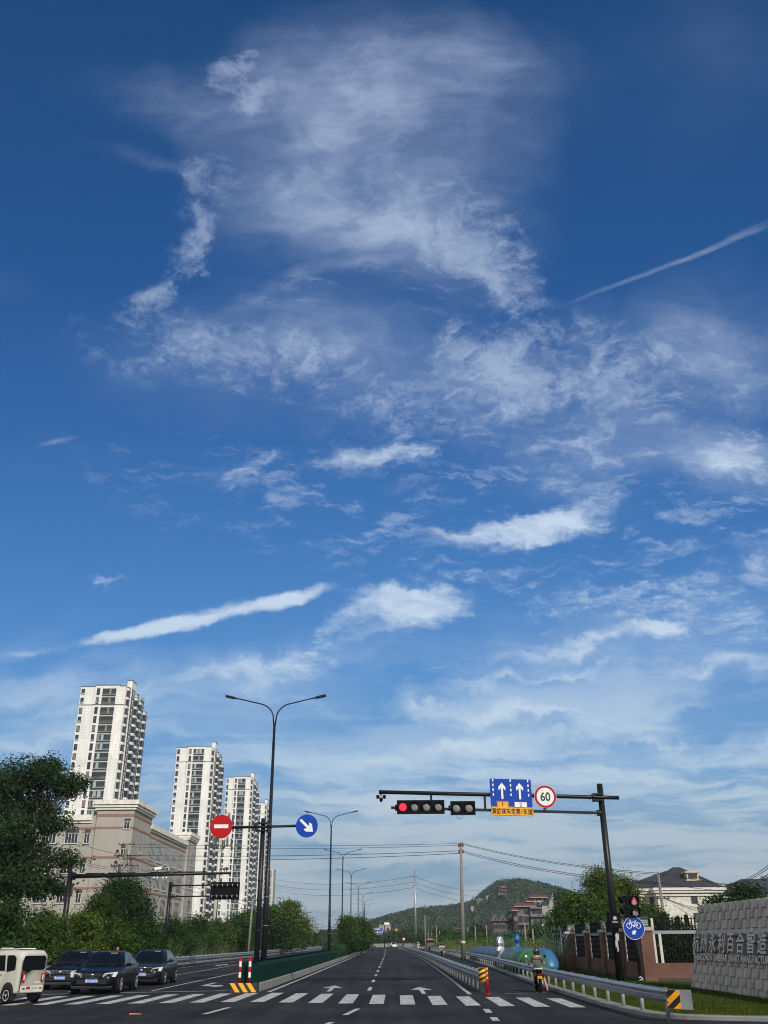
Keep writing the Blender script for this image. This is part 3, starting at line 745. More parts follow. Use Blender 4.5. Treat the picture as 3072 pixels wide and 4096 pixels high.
# striped nose block
nb = thing('kerb_block', 'yellow and black striped concrete block at the end of the median', 'kerb block', (-5.5,39.6,0))
mb = MB(nb.location); mb.hexa([(-6.12,39.42,0),(-5.04,39.42,0),(-5.04,39.94,0),(-6.12,39.94,0),(-5.98,39.46,.33),(-5.06,39.46,.33),(-5.06,39.94,.33),(-5.98,39.94,.33)])
part('block', mb, M['ink'], nb)
mb = MB(nb.location)
for x0 in (-6.12,-5.80,-5.48):
    mb.add([(x0+.22,39.413,.01),(x0+.40,39.413,.01),(x0+.16,39.452,.325),(x0-.02,39.452,.325)], [(0,1,2,3)])
part('stripe', mb, M['yellow'], nb)
# red and white bollards
bm = MB(); bm.tube([(0,0,0),(0,0,.86)], .052, 14, 0); bm.lathe([(.054,.86),(.04,.885),(.001,.895)], n=14)
for z in (.18,.56): bm.tube([(0,0,z),(0,0,z+.19)], .0545, 14, 1, cap=False)
bmm = bm.mesh('bollard', [M['red'], M['white']]); wb = MB()
for i, (x_, lb) in enumerate(((-5.80,'red and white striped post, left of the pair on the striped block'),(-5.42,'red and white striped post, right of the pair on the striped block'))):
    o = link('bollard', bmm); o.location = (x_, 39.72, .33); o['label'] = lb; o['category'] = 'bollard'; o['group'] = 'red and white posts on the striped block'

# litter on the crossing
mb = MB((-6.85,27.8,.012)); mb.hexa([(-7.0,27.79,.012),(-6.68,27.87,.012),(-6.69,27.91,.012),(-7.01,27.83,.012),(-6.98,27.80,.04),(-6.70,27.87,.025),(-6.71,27.90,.025),(-6.99,27.82,.04)])

solo('litter', mb, mat('orange_plastic', (.55,.16,.06), .6, var=.3, vs=9), 'crumpled strip of orange litter lying on the asphalt in front of the crossing', 'litter')
# ================================================================ signal gantry on the right
def solveY(px, py, z):
    d = ray(px, py); return (z-EYE)/d.z*d.y
XA, YA, ZA = Vector((1,0,0)), Vector((0,1,0)), Vector((0,0,1))
def flange(mb, c, ax, r, th=.05, n=10, mi=0):
    c = Vector(c); ax = Vector(ax).normalized(); mb.tube([c-ax*th/2, c+ax*th/2], r, n, mi, smooth=False)
GX, GY = 9.66, 42.0
gt = thing('signal_gantry', 'tall black cantilever gantry over the car lanes with red light and 60 limit sign', 'traffic signal', (GX, GY, KH))
mb = MB(gt.location); mb.tube([(GX,GY,KH-.2),(GX,GY,8.08)], .165, 16, r2=.13); mb.lathe([(.13,8.08),(.12,8.12),(.001,8.13)], (GX,GY,0), 16)
mb.tube([(GX,GY,KH),(GX,GY,KH+.04)], .30, 16, smooth=False)
for k in range(8):
    a = k*math.pi/4; mb.box(GX+.24*math.cos(a)-.02, GX+.24*math.cos(a)+.02, GY+.24*math.sin(a)-.02, GY+.24*math.sin(a)+.02, KH+.04, KH+.11)
part('pole', mb, M['black'], gt)
YF = GY-.17
uz = lambda x: 7.81+(x+.32)*(-.32/10.72)
lz = lambda x: 7.13+(x-.2)*(-.28/9.3)
mb = MB(gt.location); mb.tube([(-.32,YF,uz(-.32)),(3,YF,uz(3)),(GX,YF,uz(GX)),(10.42,YF,uz(10.42))], .085, 12); part('arm', mb, M['black'], gt)
mb = MB(gt.location)
mb.hexa([(.22,YF-.055,lz(.2)-.055),(GX-.08,YF-.055,lz(GX)-.055),(GX-.08,YF+.055,lz(GX)-.055),(.22,YF+.055,lz(.2)-.055),(.22,YF-.055,lz(.2)+.055),(GX-.08,YF-.055,lz(GX)+.055),(GX-.08,YF+.055,lz(GX)+.055),(.22,YF+.055,lz(.2)+.055)])
part('arm', mb, M['black'], gt)
for x_ in (2.02, 4.42):
    mb = MB(gt.location); mb.box(x_-.05, x_+.05, YF-.04, YF+.04, lz(x_)+.05, uz(x_)-.06); part('strut', mb, M['black'], gt)
mb = MB(gt.location)
for zc in (uz(GX), ):
    for s_, r_ in ((-.55,.10),(-.40,.17),(-.33,.17)): flange(mb, (GX+s_, YF, zc), XA, r_, .03)
    mb.box(GX-.42, GX+.02, YF-.16, YF+.22, zc-.16, zc-.10); mb.box(GX-.42, GX+.02, YF-.16, YF+.22, zc+.10, zc+.16)
    for dz_ in (-.15,.15): mb.tube([(GX-.37,YF-.2,zc+dz_),(GX-.37,YF+.2,zc+dz_)], .015, 6)
part('bracket', mb, M['black'], gt); mb = MB(gt.location)
zc = lz(GX)
for s_ in (-.24,-.16): flange(mb, (GX+s_, YF, zc), XA, .14, .025)
for a in range(6):
    t = a*math.pi/3; mb.tube([(GX-.30, YF+.12*math.cos(t), zc+.12*math.sin(t)),(GX-.10, YF+.12*math.cos(t), zc+.12*math.sin(t))], .014, 6)
part('bracket', mb, M['black'], gt)

def signal_box(parent, x0, x1, zc, h, n, lit, yf, tilt=0.0):
    w = x1-x0; hd = MB(parent.location); hd.box(x0+.02, x1-.02, yf-.02, yf+.12, zc-h/2+.02, zc+h/2-.02)
    hd.bbox(((x0+x1)/2, yf-.035, zc), (w, .03, h), .02, 0)
    # dotted reflective edge
    k = int(w/.035)
    for i in range(k):
        xx = x0+.02+(w-.04)*i/(k-1)
        for zz_ in (zc-h/2+.012, zc+h/2-.012): hd.box(xx-.006, xx+.006, yf-.054, yf-.051, zz_-.004, zz_+.004, 1)
    k = int(h/.035)
    for i in range(k):
        zz_ = zc-h/2+.02+(h-.04)*i/(k-1)
        for xx in (x0+.012, x1-.012): hd.box(xx-.004, xx+.004, yf-.054, yf-.051, zz_-.006, zz_+.006, 1)
    ho = part('signal_head', hd, [M['blackm'], M['dkgrey']], parent)
    cw_ = w/n; r = min(cw_*.40, h*.40)
    for i in range(n):
        cx = x0+cw_*(i+.5); L_ = MB(parent.location); on = (i == lit)
        L_.lathe([(r*.84,0),(r*.80,-.02),(r*.5,-.035),(.001,-.04)], (cx, yf-.055, zc), 24, 0, 'Y')
        if on:
            rng_ = random.Random(4)
            for k in range(110):
                rr = r*.78*math.sqrt((k+.5)/110); t = k*2.399
                L_.tube([(cx+rr*math.cos(t), yf-.085-.0*rr, zc+rr*math.sin(t)),(cx+rr*math.cos(t), yf-.105, zc+rr*math.sin(t))], .011, 5, 1, smooth=False)
        part('lens', L_, [mat('lens_red', (.25,.0,.01), .3, emit=(1,.02,.05), es=.55) if on else M['lensoff'], M['redlamp']], ho)
        V_ = MB(parent.location); vs = []; nn = 28
        for j in range(nn+1):
            t = R_(-40)+R_(260)*j/nn; Ld = .15*(.35+.65*max(0, math.sin((t+R_(40))/R_(260)*math.pi))**.6)
            for rr in (r*.98, r*.93):
                vs += [(cx+rr*math.cos(t), yf-.05, zc+rr*math.sin(t)), (cx+rr*math.cos(t), yf-.05-Ld, zc+rr*math.sin(t))]
        fs = []
        for j in range(nn):
            a = j*4; b = a+4; fs += [(a, b, b+1, a+1), (a+3, b+3, b+2, a+2), (a+1, b+1, b+3, a+3)]
        V_.add(vs, fs, 0, False); part('visor', V_, M['blackm'], ho)
    return ho
M['lensoff'] = mat('lens_dark', (.17,.18,.19), .35, spec=.5, var=.2, vs=10)
signal_box(gt, .48, 2.60, 7.135, .60, 4, 0, YF-.08)
signal_box(gt, 2.86, 3.97, 7.08, .60, 2, -1, YF-.08)
mb = MB(gt.location); mb.tube([(3.12+.26*math.sin(t), YF-.05, 6.78-.17*math.sin(t*1.0)) if 0 else (3.25-.13*math.cos(t), YF-.05, 6.78-.14*math.sin(t)) for t in [math.pi*i/10 for i in range(11)]], .008, 5); part('cable_loop', mb, M['wire'], gt)
mb = MB(gt.location); mb.box(.40,.48,YF-.1,YF+.02,7.0,7.25); mb.box(2.78,2.86,YF-.1,YF+.02,6.98,7.2); part('clamp', mb, M['blackm'], gt)
# camera at the tip
mb = MB(gt.location); cx_, cz_ = -.22, 7.60
mb.tube([(cx_,YF,cz_+.14),(cx_,YF,cz_+.04)], .04, 8); 
for s_ in (-1, 1): mb.bbox((cx_+s_*.15, YF-.02, cz_), (.13,.16,.16), .03, 0)
mb.lathe([(.075,.06),(.08,-.06),(.07,-.14),(.03,-.19),(.001,-.20)], (cx_,YF,cz_-.03), 14, 0); mb.bbox((cx_,YF-.03,cz_+.0),(.14,.14,.14),.02,1)
part('camera', mb, [M['blackm'], M['alu']], gt)
# blue lane sign, yellow board
sg = MB(gt.location); ys_ = YF-.16
x0,x1 = 4.66,6.50; zt = lambda x: 8.33-(x-x0)*.03
def rrect(w, h, r=.06, n=5):
    out = []
    for (cx, cy, a0) in ((w-r, r, -90), (w-r, h-r, 0), (r, h-r, 90), (r, r, 180)):
        for i in range(n+1): t = R_(a0+90*i/n); out.append((cx+r*math.cos(t), cy+r*math.sin(t)))
    return out
ax_ = Vector((1,0,-.03)).normalized(); az_ = Vector((.0,0,1))
o_ = Vector((4.66, ys_, 7.10))
sg.prism(rrect(1.85, 1.235, .05), o_, ax_, az_, -.02, 0); f_ = o_-YA*.004
def L(px, py): return (px, py)
for xc in (.14,.93,1.71):
    for k in range(4): sg.flat([(xc-.028,.50+.205*k),(xc+.028,.50+.205*k),(xc+.028,.61+.205*k),(xc-.028,.61+.205*k)], f_, ax_, az_, 1)
for xc in (.535,1.325): sg.flat([(xc-.045,.37),(xc+.045,.37),(xc+.045,.85),(xc+.145,.73),(xc+.165,.88),(xc,1.07),(xc-.165,.88),(xc-.145,.73),(xc-.045,.85)][::1], f_, ax_, az_, 1)
sg.flat([(1.06,.03),(1.60,.03),(1.60,.25),(1.06,.25)], f_, ax_, az_, 1)
put_text(sg, '2', .22, f_-YA*.003+ax_*1.33+az_*.14, ax_, az_, 0, .004)
part('lane_sign', sg, [M['blue'], M['white']], gt)
ys = MB(gt.location); o2 = Vector((4.655, ys_-.026, 6.745))
ys.prism([(0,.03),(.03,0),(1.84,0),(1.87,.03),(1.87,.39),(.79,.40),(.79,.63),(.27,.63),(.27,.41),(0,.41)], o2, ax_, az_, -.015, 0); f2 = o2-YA*.004
def border(mb, poly, w, o, mi):
    c = Vector((sum(p[0] for p in poly)/len(poly), sum(p[1] for p in poly)/len(poly)))
    n = len(poly); inner = []
    for i in range(n):
        p0, p1, p2 = Vector(poly[i-1]), Vector(poly[i]), Vector(poly[(i+1) % n]); d1 = (p1-p0).normalized(); d2 = (p2-p1).normalized()
        n1 = Vector((-d1.y, d1.x)); n2 = Vector((-d2.y, d2.x)); m_ = (n1+n2); m_ = m_/max(.3, m_.length_squared)*2
        inner.append(p1+m_*w*.5*2)
    vs = [Vector(o)+ax_*p[0]+az_*p[1] for p in poly]+[Vector(o)+ax_*p[0]+az_*p[1] for p in inner]
    mb.add(vs, [(i, (i+1) % n, n+(i+1) % n, n+i) for i in range(n)], mi)
bp_ = [(.015,.035),(.04,.015),(1.83,.015),(1.855,.04),(1.855,.375),(.775,.385),(.775,.615),(.285,.615),(.285,.395),(.015,.395)]
border(ys, bp_, .016, f2-YA*.001, 1)
put_text(ys, '黄牌货车走第1车道', .27, f2-YA*.002+ax_*.935+az_*.20, ax_, az_, 1, .006, .78)
put_text(ys, '1', .25, f2-YA*.002+ax_*.53+az_*.50, ax_, az_, 1, .006)
part('truck_lane_board', ys, [M['yellow'], M['ink']], gt)
rs_ = MB(gt.location); c60 = Vector((7.11, ys_, 7.54))
rs_.prism(disc(48,.495), c60, XA, ZA, -.02, 1); ringpoly(rs_, c60-YA*.004, XA, ZA, .385, .485, 48, 2); put_text(rs_, '60', .52, c60-YA*.004, XA, ZA, 0, .012, .88)
part('speed_limit_sign', rs_, [M['ink'], M['white'], M['red']], gt)
mb = MB(gt.location); mb.box(7.0,7.14,ys_+.03,YF-.001,7.0,7.08); mb.box(7.03,7.08,ys_+.03,YF-.08,6.95,7.6); mb.box(5.0,5.1,ys_+.03,YF-.07,6.85,8.1); mb.box(6.1,6.2,ys_+.03,YF-.07,6.85,8.1); part('sign_bracket', mb, M['dkgrey'], gt)
# control box with emblem
mb = MB(gt.location); mb.bbox((9.645,GY-.02,2.48),(.49,.46,.56),.02,0); mb.bbox((9.645,GY-.02,2.775),(.55,.52,.035),.01,0); part('control_box', mb, M['blackm'], gt)
eb = MB(gt.location); yb_ = GY-.2525; ringpoly(eb, (9.65,yb_,2.58), XA, ZA, .06, .078, 20); eb.flat([(-.045,.04),(-.05,-.01),(0,-.055),(.05,-.01),(.045,.04),(0,.05)], (9.65,yb_,2.58), XA, ZA); 
put_text(eb, '智慧监控', .062, (9.65,yb_,2.43), XA, ZA, 0, .002); part('emblem', eb, mat('emblem_white', (.4,.41,.42), .6), gt)
mb = MB(gt.location)
for zc_, h_, w_, ph in ((1.86,.26,.9,.2),(1.60,.3,.6,.0),(1.42,.2,.35,.35)):
    vs = []
    for i in range(7):
        t = -math.pi/2-.5+ph+w_*i/6*1.2; rj = .158; jz = .04*math.sin(i*2.1+zc_*7)
        vs += [(GX+rj*math.cos(t), GY+rj*math.sin(t), zc_-h_/2+jz), (GX+rj*math.cos(t), GY+rj*math.sin(t), zc_+h_/2-jz)]
    mb.add(vs, [(2*i, 2*i+2, 2*i+3, 2*i+1) for i in range(6)])
part('torn_notice', mb, mat('torn_paper', (.36,.38,.38), .9, var=.25, vs=12), gt)

# ================================================================ pedestrian signal + cycle sign
px_, py_ = 11.0, 44.0
pt = thing('pedestrian_signal', 'black pedestrian signal post showing red figure above round blue bicycle sign', 'traffic signal', (px_, py_, KH))
mb = MB(pt.location); mb.tube([(px_,py_,KH-.1),(px_,py_,3.35)], .062, 12); mb.tube([(px_,py_,KH),(px_,py_,KH+.03)], .16, 12, smooth=False); mb.tube([(px_,py_,3.35),(px_,py_,3.6)], .05, 10)
mb.box(px_-.35,px_+.1,py_-.03,py_+.03,2.72,2.78); mb.box(px_-.35,px_+.1,py_-.03,py_+.03,3.44,3.5); part('post', mb, M['black'], pt)
def pedhead(c, fx, fy, figure):
    """two lamps one above the other; looks along (fx, fy)"""
    f = Vector((fx, fy, 0)).normalized(); s = Vector((-f.y, f.x, 0)); c = Vector(c); mb = MB(pt.location)
    for dz_ in (.22,-.22):
        p = [c+s*a*.21+f*b+ZA*(dz_+e*.21) for e in (-1,1) for a, b in ((-1,-.11),(1,-.11),(1,.08),(-1,.08))]
        mb.hexa(p)
    ho = part('signal_head', mb, M['blackm'], pt)
    for k, dz_ in enumerate((.22,-.22)):
        cc = c+f*.085+ZA*dz_; L_ = MB(pt.location); L_.flat(disc(24,.165), cc, s, ZA, 0)
        if figure and k == 0:
            g_ = cc+f*.004; ln = []
            def stick(pts, r=.012): L_.tube([g_+s*a+ZA*b for a, b in pts], r, 6, 1)
            ringpoly(L_, g_+ZA*.105, s, ZA, .012, .032, 14, 1)
            stick([(-.045,.055),(.045,.055)]); stick([(-.045,.055),(-.05,-.02)]); stick([(.045,.055),(.05,-.02)]); stick([(-.03,.05),(-.028,-.03),(-.03,-.13)]); stick([(.03,.05),(.028,-.03),(.03,-.13)]); stick([(0,-.03),(-.008,-.13)], .006); stick([(-.045,-.13),(-.02,-.13)]); stick([(.045,-.13),(.02,-.13)]); stick([(-.045,.055),(0,.10),(.045,.055)], .008)
        part('lens', L_, [M['lensoff'], M['redlamp']], ho)
        V_ = MB(pt.location); vs = []; nn = 22
        for j in range(nn+1):
            t = R_(-30)+R_(240)*j/nn; Ld = .22*(.3+.7*max(0, math.sin((t+R_(30))/R_(240)*math.pi))**.6)
            for rr in (.185,.178): vs += [cc+(s*math.cos(t)+ZA*math.sin(t))*rr, cc+(s*math.cos(t)+ZA*math.sin(t))*rr+f*Ld]
        fs = []
        for j in range(nn):
            a = j*4; b = a+4; fs += [(a,b,b+1,a+1),(a+3,b+3,b+2,a+2),(a+1,b+1,b+3,a+3)]
        V_.add(vs, fs); part('visor', V_, M['blackm'], ho)
pedhead((px_+.06,py_-.12,3.10), .12, -1, True)
pedhead((px_-.26,py_-.0,3.10), -1, -.12, False)
cs = MB(pt.location); cc = Vector((px_-.06, py_-.13, 2.22))
cs.prism(disc(48,.47), cc, XA, ZA, -.018, 0); f_ = cc-YA*.004
ringpoly(cs, f_, XA, ZA, .452, .468, 48, 1)
for sx_ in (-.20,.20): ringpoly(cs, f_+XA*sx_+ZA*.10, XA, ZA, .098, .122, 26, 1)
def bar(a, b, w=.024):
    a, b = Vector((*a,)), Vector((*b,)); d_ = (b-a).normalized(); n_ = Vector((-d_.y, d_.x))*w/2
    cs.flat([a-n_, b-n_, b+n_, a+n_], f_-YA*.001, XA, ZA, 1)
for a, b in (((-.20,.10),(-.135,.27)),((-.15,.235),(.09,.245)),((-.14,.22),(.0,.08)),((.0,.08),(.09,.27)),((.0,.08),(.20,.10)),((.20,.10),(.09,.24)),((-.17,.29),(-.10,.30)),((.05,.285),(.14,.285)),((-.175,.33),(-.12,.33)),((-.175,.33),(-.15,.26))): bar(a, b)
ringpoly(cs, f_-YA*.002+ZA*.08+XA*.0, XA, ZA, .02, .045, 14, 1)
cs.flat([(.055,-.10),(.01,-.06) if 0 else (.015,-.07),(-.075,-.16) if 0 else (-.05,-.135),(-.085,-.10),(-.10,-.26),(.06,-.245),(.02,-.205) if 0 else (.02,-.205),(.085,-.14)], f_-YA*.001, XA, ZA, 1)
part('cycle_sign', cs, [M['blue'], M['white']], pt)
mb = MB(pt.location); mb.tube([(px_-.09,py_-.075,KH+.16),(px_-.02,py_-.08,KH+.2),(px_+.08,py_-.075,KH+.13),(px_+.07,py_-.08,KH+.03)], .02, 6); mb.tube([(px_-.08,py_-.08,KH+.05),(px_+.02,py_-.09,KH+.1)], .018, 6); part('cloth_strip', mb, M['white'], pt)
mb = MB(pt.location); mb.tube([(px_+.07,py_,.5),(px_+.09,py_,1.0),(px_+.065,py_,1.5),(px_+.08,py_,1.9)], .018, 6); part('cable', mb, M['wire'], pt)

# ================================================================ sign post on the median
sp_ = thing('sign_post', 'black T-shaped sign post with red no entry disc and blue keep right disc', 'road sign', (-5.86,45,PLH))
SX = -5.86
mb = MB(sp_.location); mb.tube([(SX,45,PLH-.1),(SX,45,7.06)], .125, 14, r2=.105); mb.lathe([(.105,7.06),(.09,7.09),(.001,7.1)], (SX,45,0), 14)
for z_ in (2.2,4.3): mb.tube([(SX,45,z_),(SX,45,z_+.06)], .135, 14, cap=True)
part('post', mb, M['lamp'], sp_)
mb = MB(sp_.location); mb.tube([(-7.7,44.8,6.66),(SX,44.8,6.69),(-3.85,44.8,6.73)], .062, 12); part('crossarm', mb, M['lamp'], sp_)
mb = MB(sp_.location)
for s_ in (-1,1):
    for k_, r_ in ((.26,.22),(.33,.17),(.42,.10)): flange(mb, (SX+s_*k_, 44.8, 6.69), XA, r_, .03)
for dz_ in (-.17,.17): mb.box(SX-.28,SX+.28,44.76,45.02,6.69+dz_-.03,6.69+dz_+.03)
part('bracket', mb, M['lamp'], sp_)
nd = MB(sp_.location); c_ = Vector((-7.79,44.66,6.70)); nd.prism(disc(48,.53), c_, XA, ZA, -.018, 0); nd.flat([(-.335,-.075),(.335,-.075),(.335,.09),(-.335,.09)], c_-YA*.004, XA, Vector((0,0,1)), 1)
part('no_entry_sign', nd, [M['red'], M['white']], sp_)
nd = MB(sp_.location); c_ = Vector((-3.75,44.66,6.70)); nd.prism(disc(48,.52), c_, XA, ZA, -.018, 0); e1_ = Vector((.74,0,-.67)).normalized(); e2_ = Vector((.67,0,.74)).normalized()
nd.flat([(-.42,-.06),(.08,-.06),(-.02,-.20),(.13,-.22),(.40,0),(.13,.22),(-.02,.20),(.08,.06),(-.42,.06)][::1], c_-YA*.004, e1_, e2_, 1)
part('keep_right_sign', nd, [M['blue'], M['white']], sp_)

# ================================================================ double-arm street lamps
def make_lamp():
    t = thing('street_lamp', 'slim dark double-arm street lamp', 'street lamp', (0,0,0), 0, 'double-arm street lamps along the median')
    mb = MB(); mb.tube([(0,0,0),(0,0,4.6),(0,0,4.62),(0,0,11.35)], [.135,.115,.10,.062], 14); mb.tube([(0,0,0),(0,0,.04)], .24, 14, smooth=False)
    for z_ in (2.1,3.3,4.5): mb.tube([(0,0,z_),(0,0,z_+.05)], .125, 14)
    for z_ in (10.15,10.35): mb.tube([(0,0,z_),(0,0,z_+.04)], .085, 12)
    part('pole', mb, M['lamp'], t)
    mb = MB()
    for z_ in (2.14,3.34,4.53): mb.tube([(0,0,z_),(0,0,z_+.022)], .128, 14)
    part('steel_band', mb, M['alu'], t)
    for s_ in (-1,1):
        mb = MB(); pts = [(s_*.03,0,11.30),(s_*.07,0,11.6)]
        for i in range(9):
            a = R_(12+66*i/8); pts.append((s_*(.95-.88*math.cos(R_(80*i/8))), 0, 11.62+.78*math.sin(R_(80*i/8))))
        pts += [(s_*1.35,0,12.52),(s_*1.95,0,12.66)]
        mb.tube(pts, .038, 8, r2=.03); part('arm', mb, M['lamp'], t)
        mb = MB(); o = Vector((s_*1.9,0,12.63)); ax = Vector((s_,0,.22)).normalized(); up = Vector((-.22*s_,0,1)).normalized()
        prof = [(0,.035,.03),(.12,.05,.04),(.24,.13,.055),(.62,.135,.055),(.68,.09,.045)]
        vs = []
        for a, w, h in prof: vs += [o+ax*a+YA*b+up*c for b, c in ((-w,-h*.5),(w,-h*.5),(w,h),(-w,h))]
        fs = [(3,2,1,0),(16,17,18,19)]+[(i*4+j,i*4+(j+1)%4,i*4+4+(j+1)%4,i*4+4+j) for i in range(4) for j in range(4)]
        mb.add(vs, fs)
        h = part('lamp_head', mb, M['lamp'], t)
        mb = MB()
        for k in range(3): mb.hexa([o+ax*(.27+.11*k+a)+YA*b-up*(.045+c) for c in (0,-.012) for a, b in ((0,-.09),(.09,-.09),(.09,.09),(0,.09))])
        part('lens', mb, mat('led_lens', (.25,.26,.24), .3), h)
    return t
lamp0 = make_lamp()
heads = [(1326,3250,None),(1372,3401,None),(1405,3478,None),(1433,3533,None),(1452,3570,None),(1458,3598,None),(1459,3616,None),(1455,3632,None),(1451,3645,None),(1447,3655,None)]
spots = [(-5.58,45.35)]
for k, (hx, hy, _) in enumerate(heads):
    Yl = solveY(hx, hy, 12.95); q = P(hx, hy, Yl); spots.append((q.x, Yl))
names = ['nearest dark double-arm street lamp beside the no entry sign post','second dark double-arm street lamp right behind the blue arrow disc','third double-arm street lamp along the median, in front of the hedge','fourth double-arm street lamp rising behind the median tree','fifth double-arm street lamp above the median tree','sixth double-arm street lamp in the receding row','seventh double-arm street lamp in the receding row','eighth double-arm street lamp, small and far','ninth double-arm street lamp, far down the road','tenth double-arm street lamp, far down the road','farthest double-arm street lamp, tiny at the end of the row']
for k, (x_, y_) in enumerate(spots):
    if k == 0: lamp0.location = (x_, y_, PLH); lamp0['label'] = names[0]
    else: dup(lamp0, (x_, y_, PLH), label=names[k])

# ================================================================ left-hand masts
lm = thing('camera_mast', 'dark mast in the hedge with a long arm carrying white traffic cameras', 'camera mast', (-18.6,57,0))
mb = MB(lm.location); mb.tube([(-18.6,57,0),(-18.65,57,5.55)], .19, 12, r2=.15); mb.tube([(-18.65,57,5.55),(-18.65,57,5.6)], .17, 12); part('pole', mb, M['black'], lm)
az = lambda x: 5.33+(x+18.6)*.008
mb = MB(lm.location); mb.tube([(-18.5,56.85,az(-18.5)),(-14,56.85,az(-14)+.02),(-9.15,56.85,az(-9.15)+.03)], [.13,.095,.06], 12)
for xa, xb in ((-17.7,-16.6),(-16.4,-14.8),(-13.9,-12.8),(-12.6,-10.6)): mb.tube([(xa,56.85,az(xa)+.14),(xb,56.85,az(xb)+.13)], .03, 6)
flange(mb, (-18.38,56.85,az(-18.4)), XA, .22, .04); flange(mb, (-18.32,56.85,az(-18.4)), XA, .22, .04); part('arm', mb, M['black'], lm)
def bullet_cam(x, z, ang, w=.3, white=True, box=False):
    mb = MB(lm.location); c = Vector((x,56.8,z)); f = Vector((math.sin(ang), -math.cos(ang), -.15)).normalized(); s = f.cross(ZA).normalized(); u = s.cross(f)
    mb.tube([(x,56.85,z-.22),(x,56.85,z-.05)], .02, 6, 1)
    W, H, Ld = (.07,.07,w) if not box else (.09,.08,.14)
    mb.hexa([c+s*a*W+f*b+u*e*H for e in (-1,1) for a, b in ((-1,-Ld/2),(1,-Ld/2),(1,Ld/2),(-1,Ld/2))], 0)
    mb.hexa([c+s*a*W*.8+f*(Ld/2+.003)+f*b+u*e*H*.8 for e in (-1,1) for a, b in ((-1,-.002),(1,-.002),(1,.002),(-1,.002))], 1)
    part('camera', mb, [M['white'] if white else M['blackm'], M['dkgrey']], lm)
bullet_cam(P(615,3480,57).x, 5.67, 0, box=True); bullet_cam(P(634,3478,57).x, 5.73, -1.1, .42); bullet_cam(P(672,3480,57).x, 5.70, 0, box=True)
bullet_cam(P(886,3482,57).x, 5.66, 0, box=True); bullet_cam(P(896,3482,57).x+.05, 5.66, 0, box=True); bullet_cam(P(908,3480,57).x, 5.68, .5, .3, white=False)
for px in (620,632,655,668):
    mb = MB(lm.location); q = P(px,3500,57); mb.tube([(q.x,56.85,5.36),(q.x,56.85,5.22)], .012, 5); mb.lathe([(.04,.05),(.06,0),(.04,-.04),(.001,-.055)], (q.x,56.85,5.2), 10); part('flash_lamp', mb, M['white'], lm)
m2 = thing('sign_mast', 'dark mast with two arms holding a black sign panel seen from its back', 'road sign', (-17.15,77,0))
mb = MB(m2.location); mb.tube([(-17.15,77,0),(-17.15,77,6.15)], .16, 12, r2=.13); part('pole', mb, M['black'], m2)
zz1, zz2 = P(845,3541,77).z, P(845,3585,77).z; xe = P(958,3541,77).x; xs_ = P(845,3541,77).x
mb = MB(m2.location)
for z_ in (zz1, zz2):
    mb.tube([(-17.1,76.85,z_-.02),(xe-.1,76.85,z_+.02)], .05, 8); flange(mb, (-16.9,76.85,z_), XA, .15, .03); flange(mb, (-16.8,76.85,z_), XA, .13, .03)
part('arm', mb, M['black'], m2)
mb = MB(m2.location); zt_, zb_ = P(850,3530,77).z, P(850,3597,77).z
mb.box(xs_, xe, 77.0, 77.03, zb_, zt_, 0)
for (a, b, c, d_) in ((xs_-.02,xe+.02,zt_-.03,zt_+.03),(xs_-.02,xe+.02,zb_-.03,zb_+.03),(xs_-.03,xs_+.03,zb_+.03,zt_-.03),(xe-.03,xe+.03,zb_+.03,zt_-.03)): mb.box(a,b,76.97,77.06,c,d_,0)
for k in range(6):
    x_ = xs_+.12+(xe-xs_-.24)*k/5; mb.box(x_-.02,x_+.02,76.95,76.99,zb_+.05,zt_-.05,0)
    for z_ in (zz1, zz2): mb.box(x_-.035,x_+.035,76.78,76.83,z_-.09,z_+.09,1)
part('sign_panel', mb, [M['blackm'], M['alu']], m2)
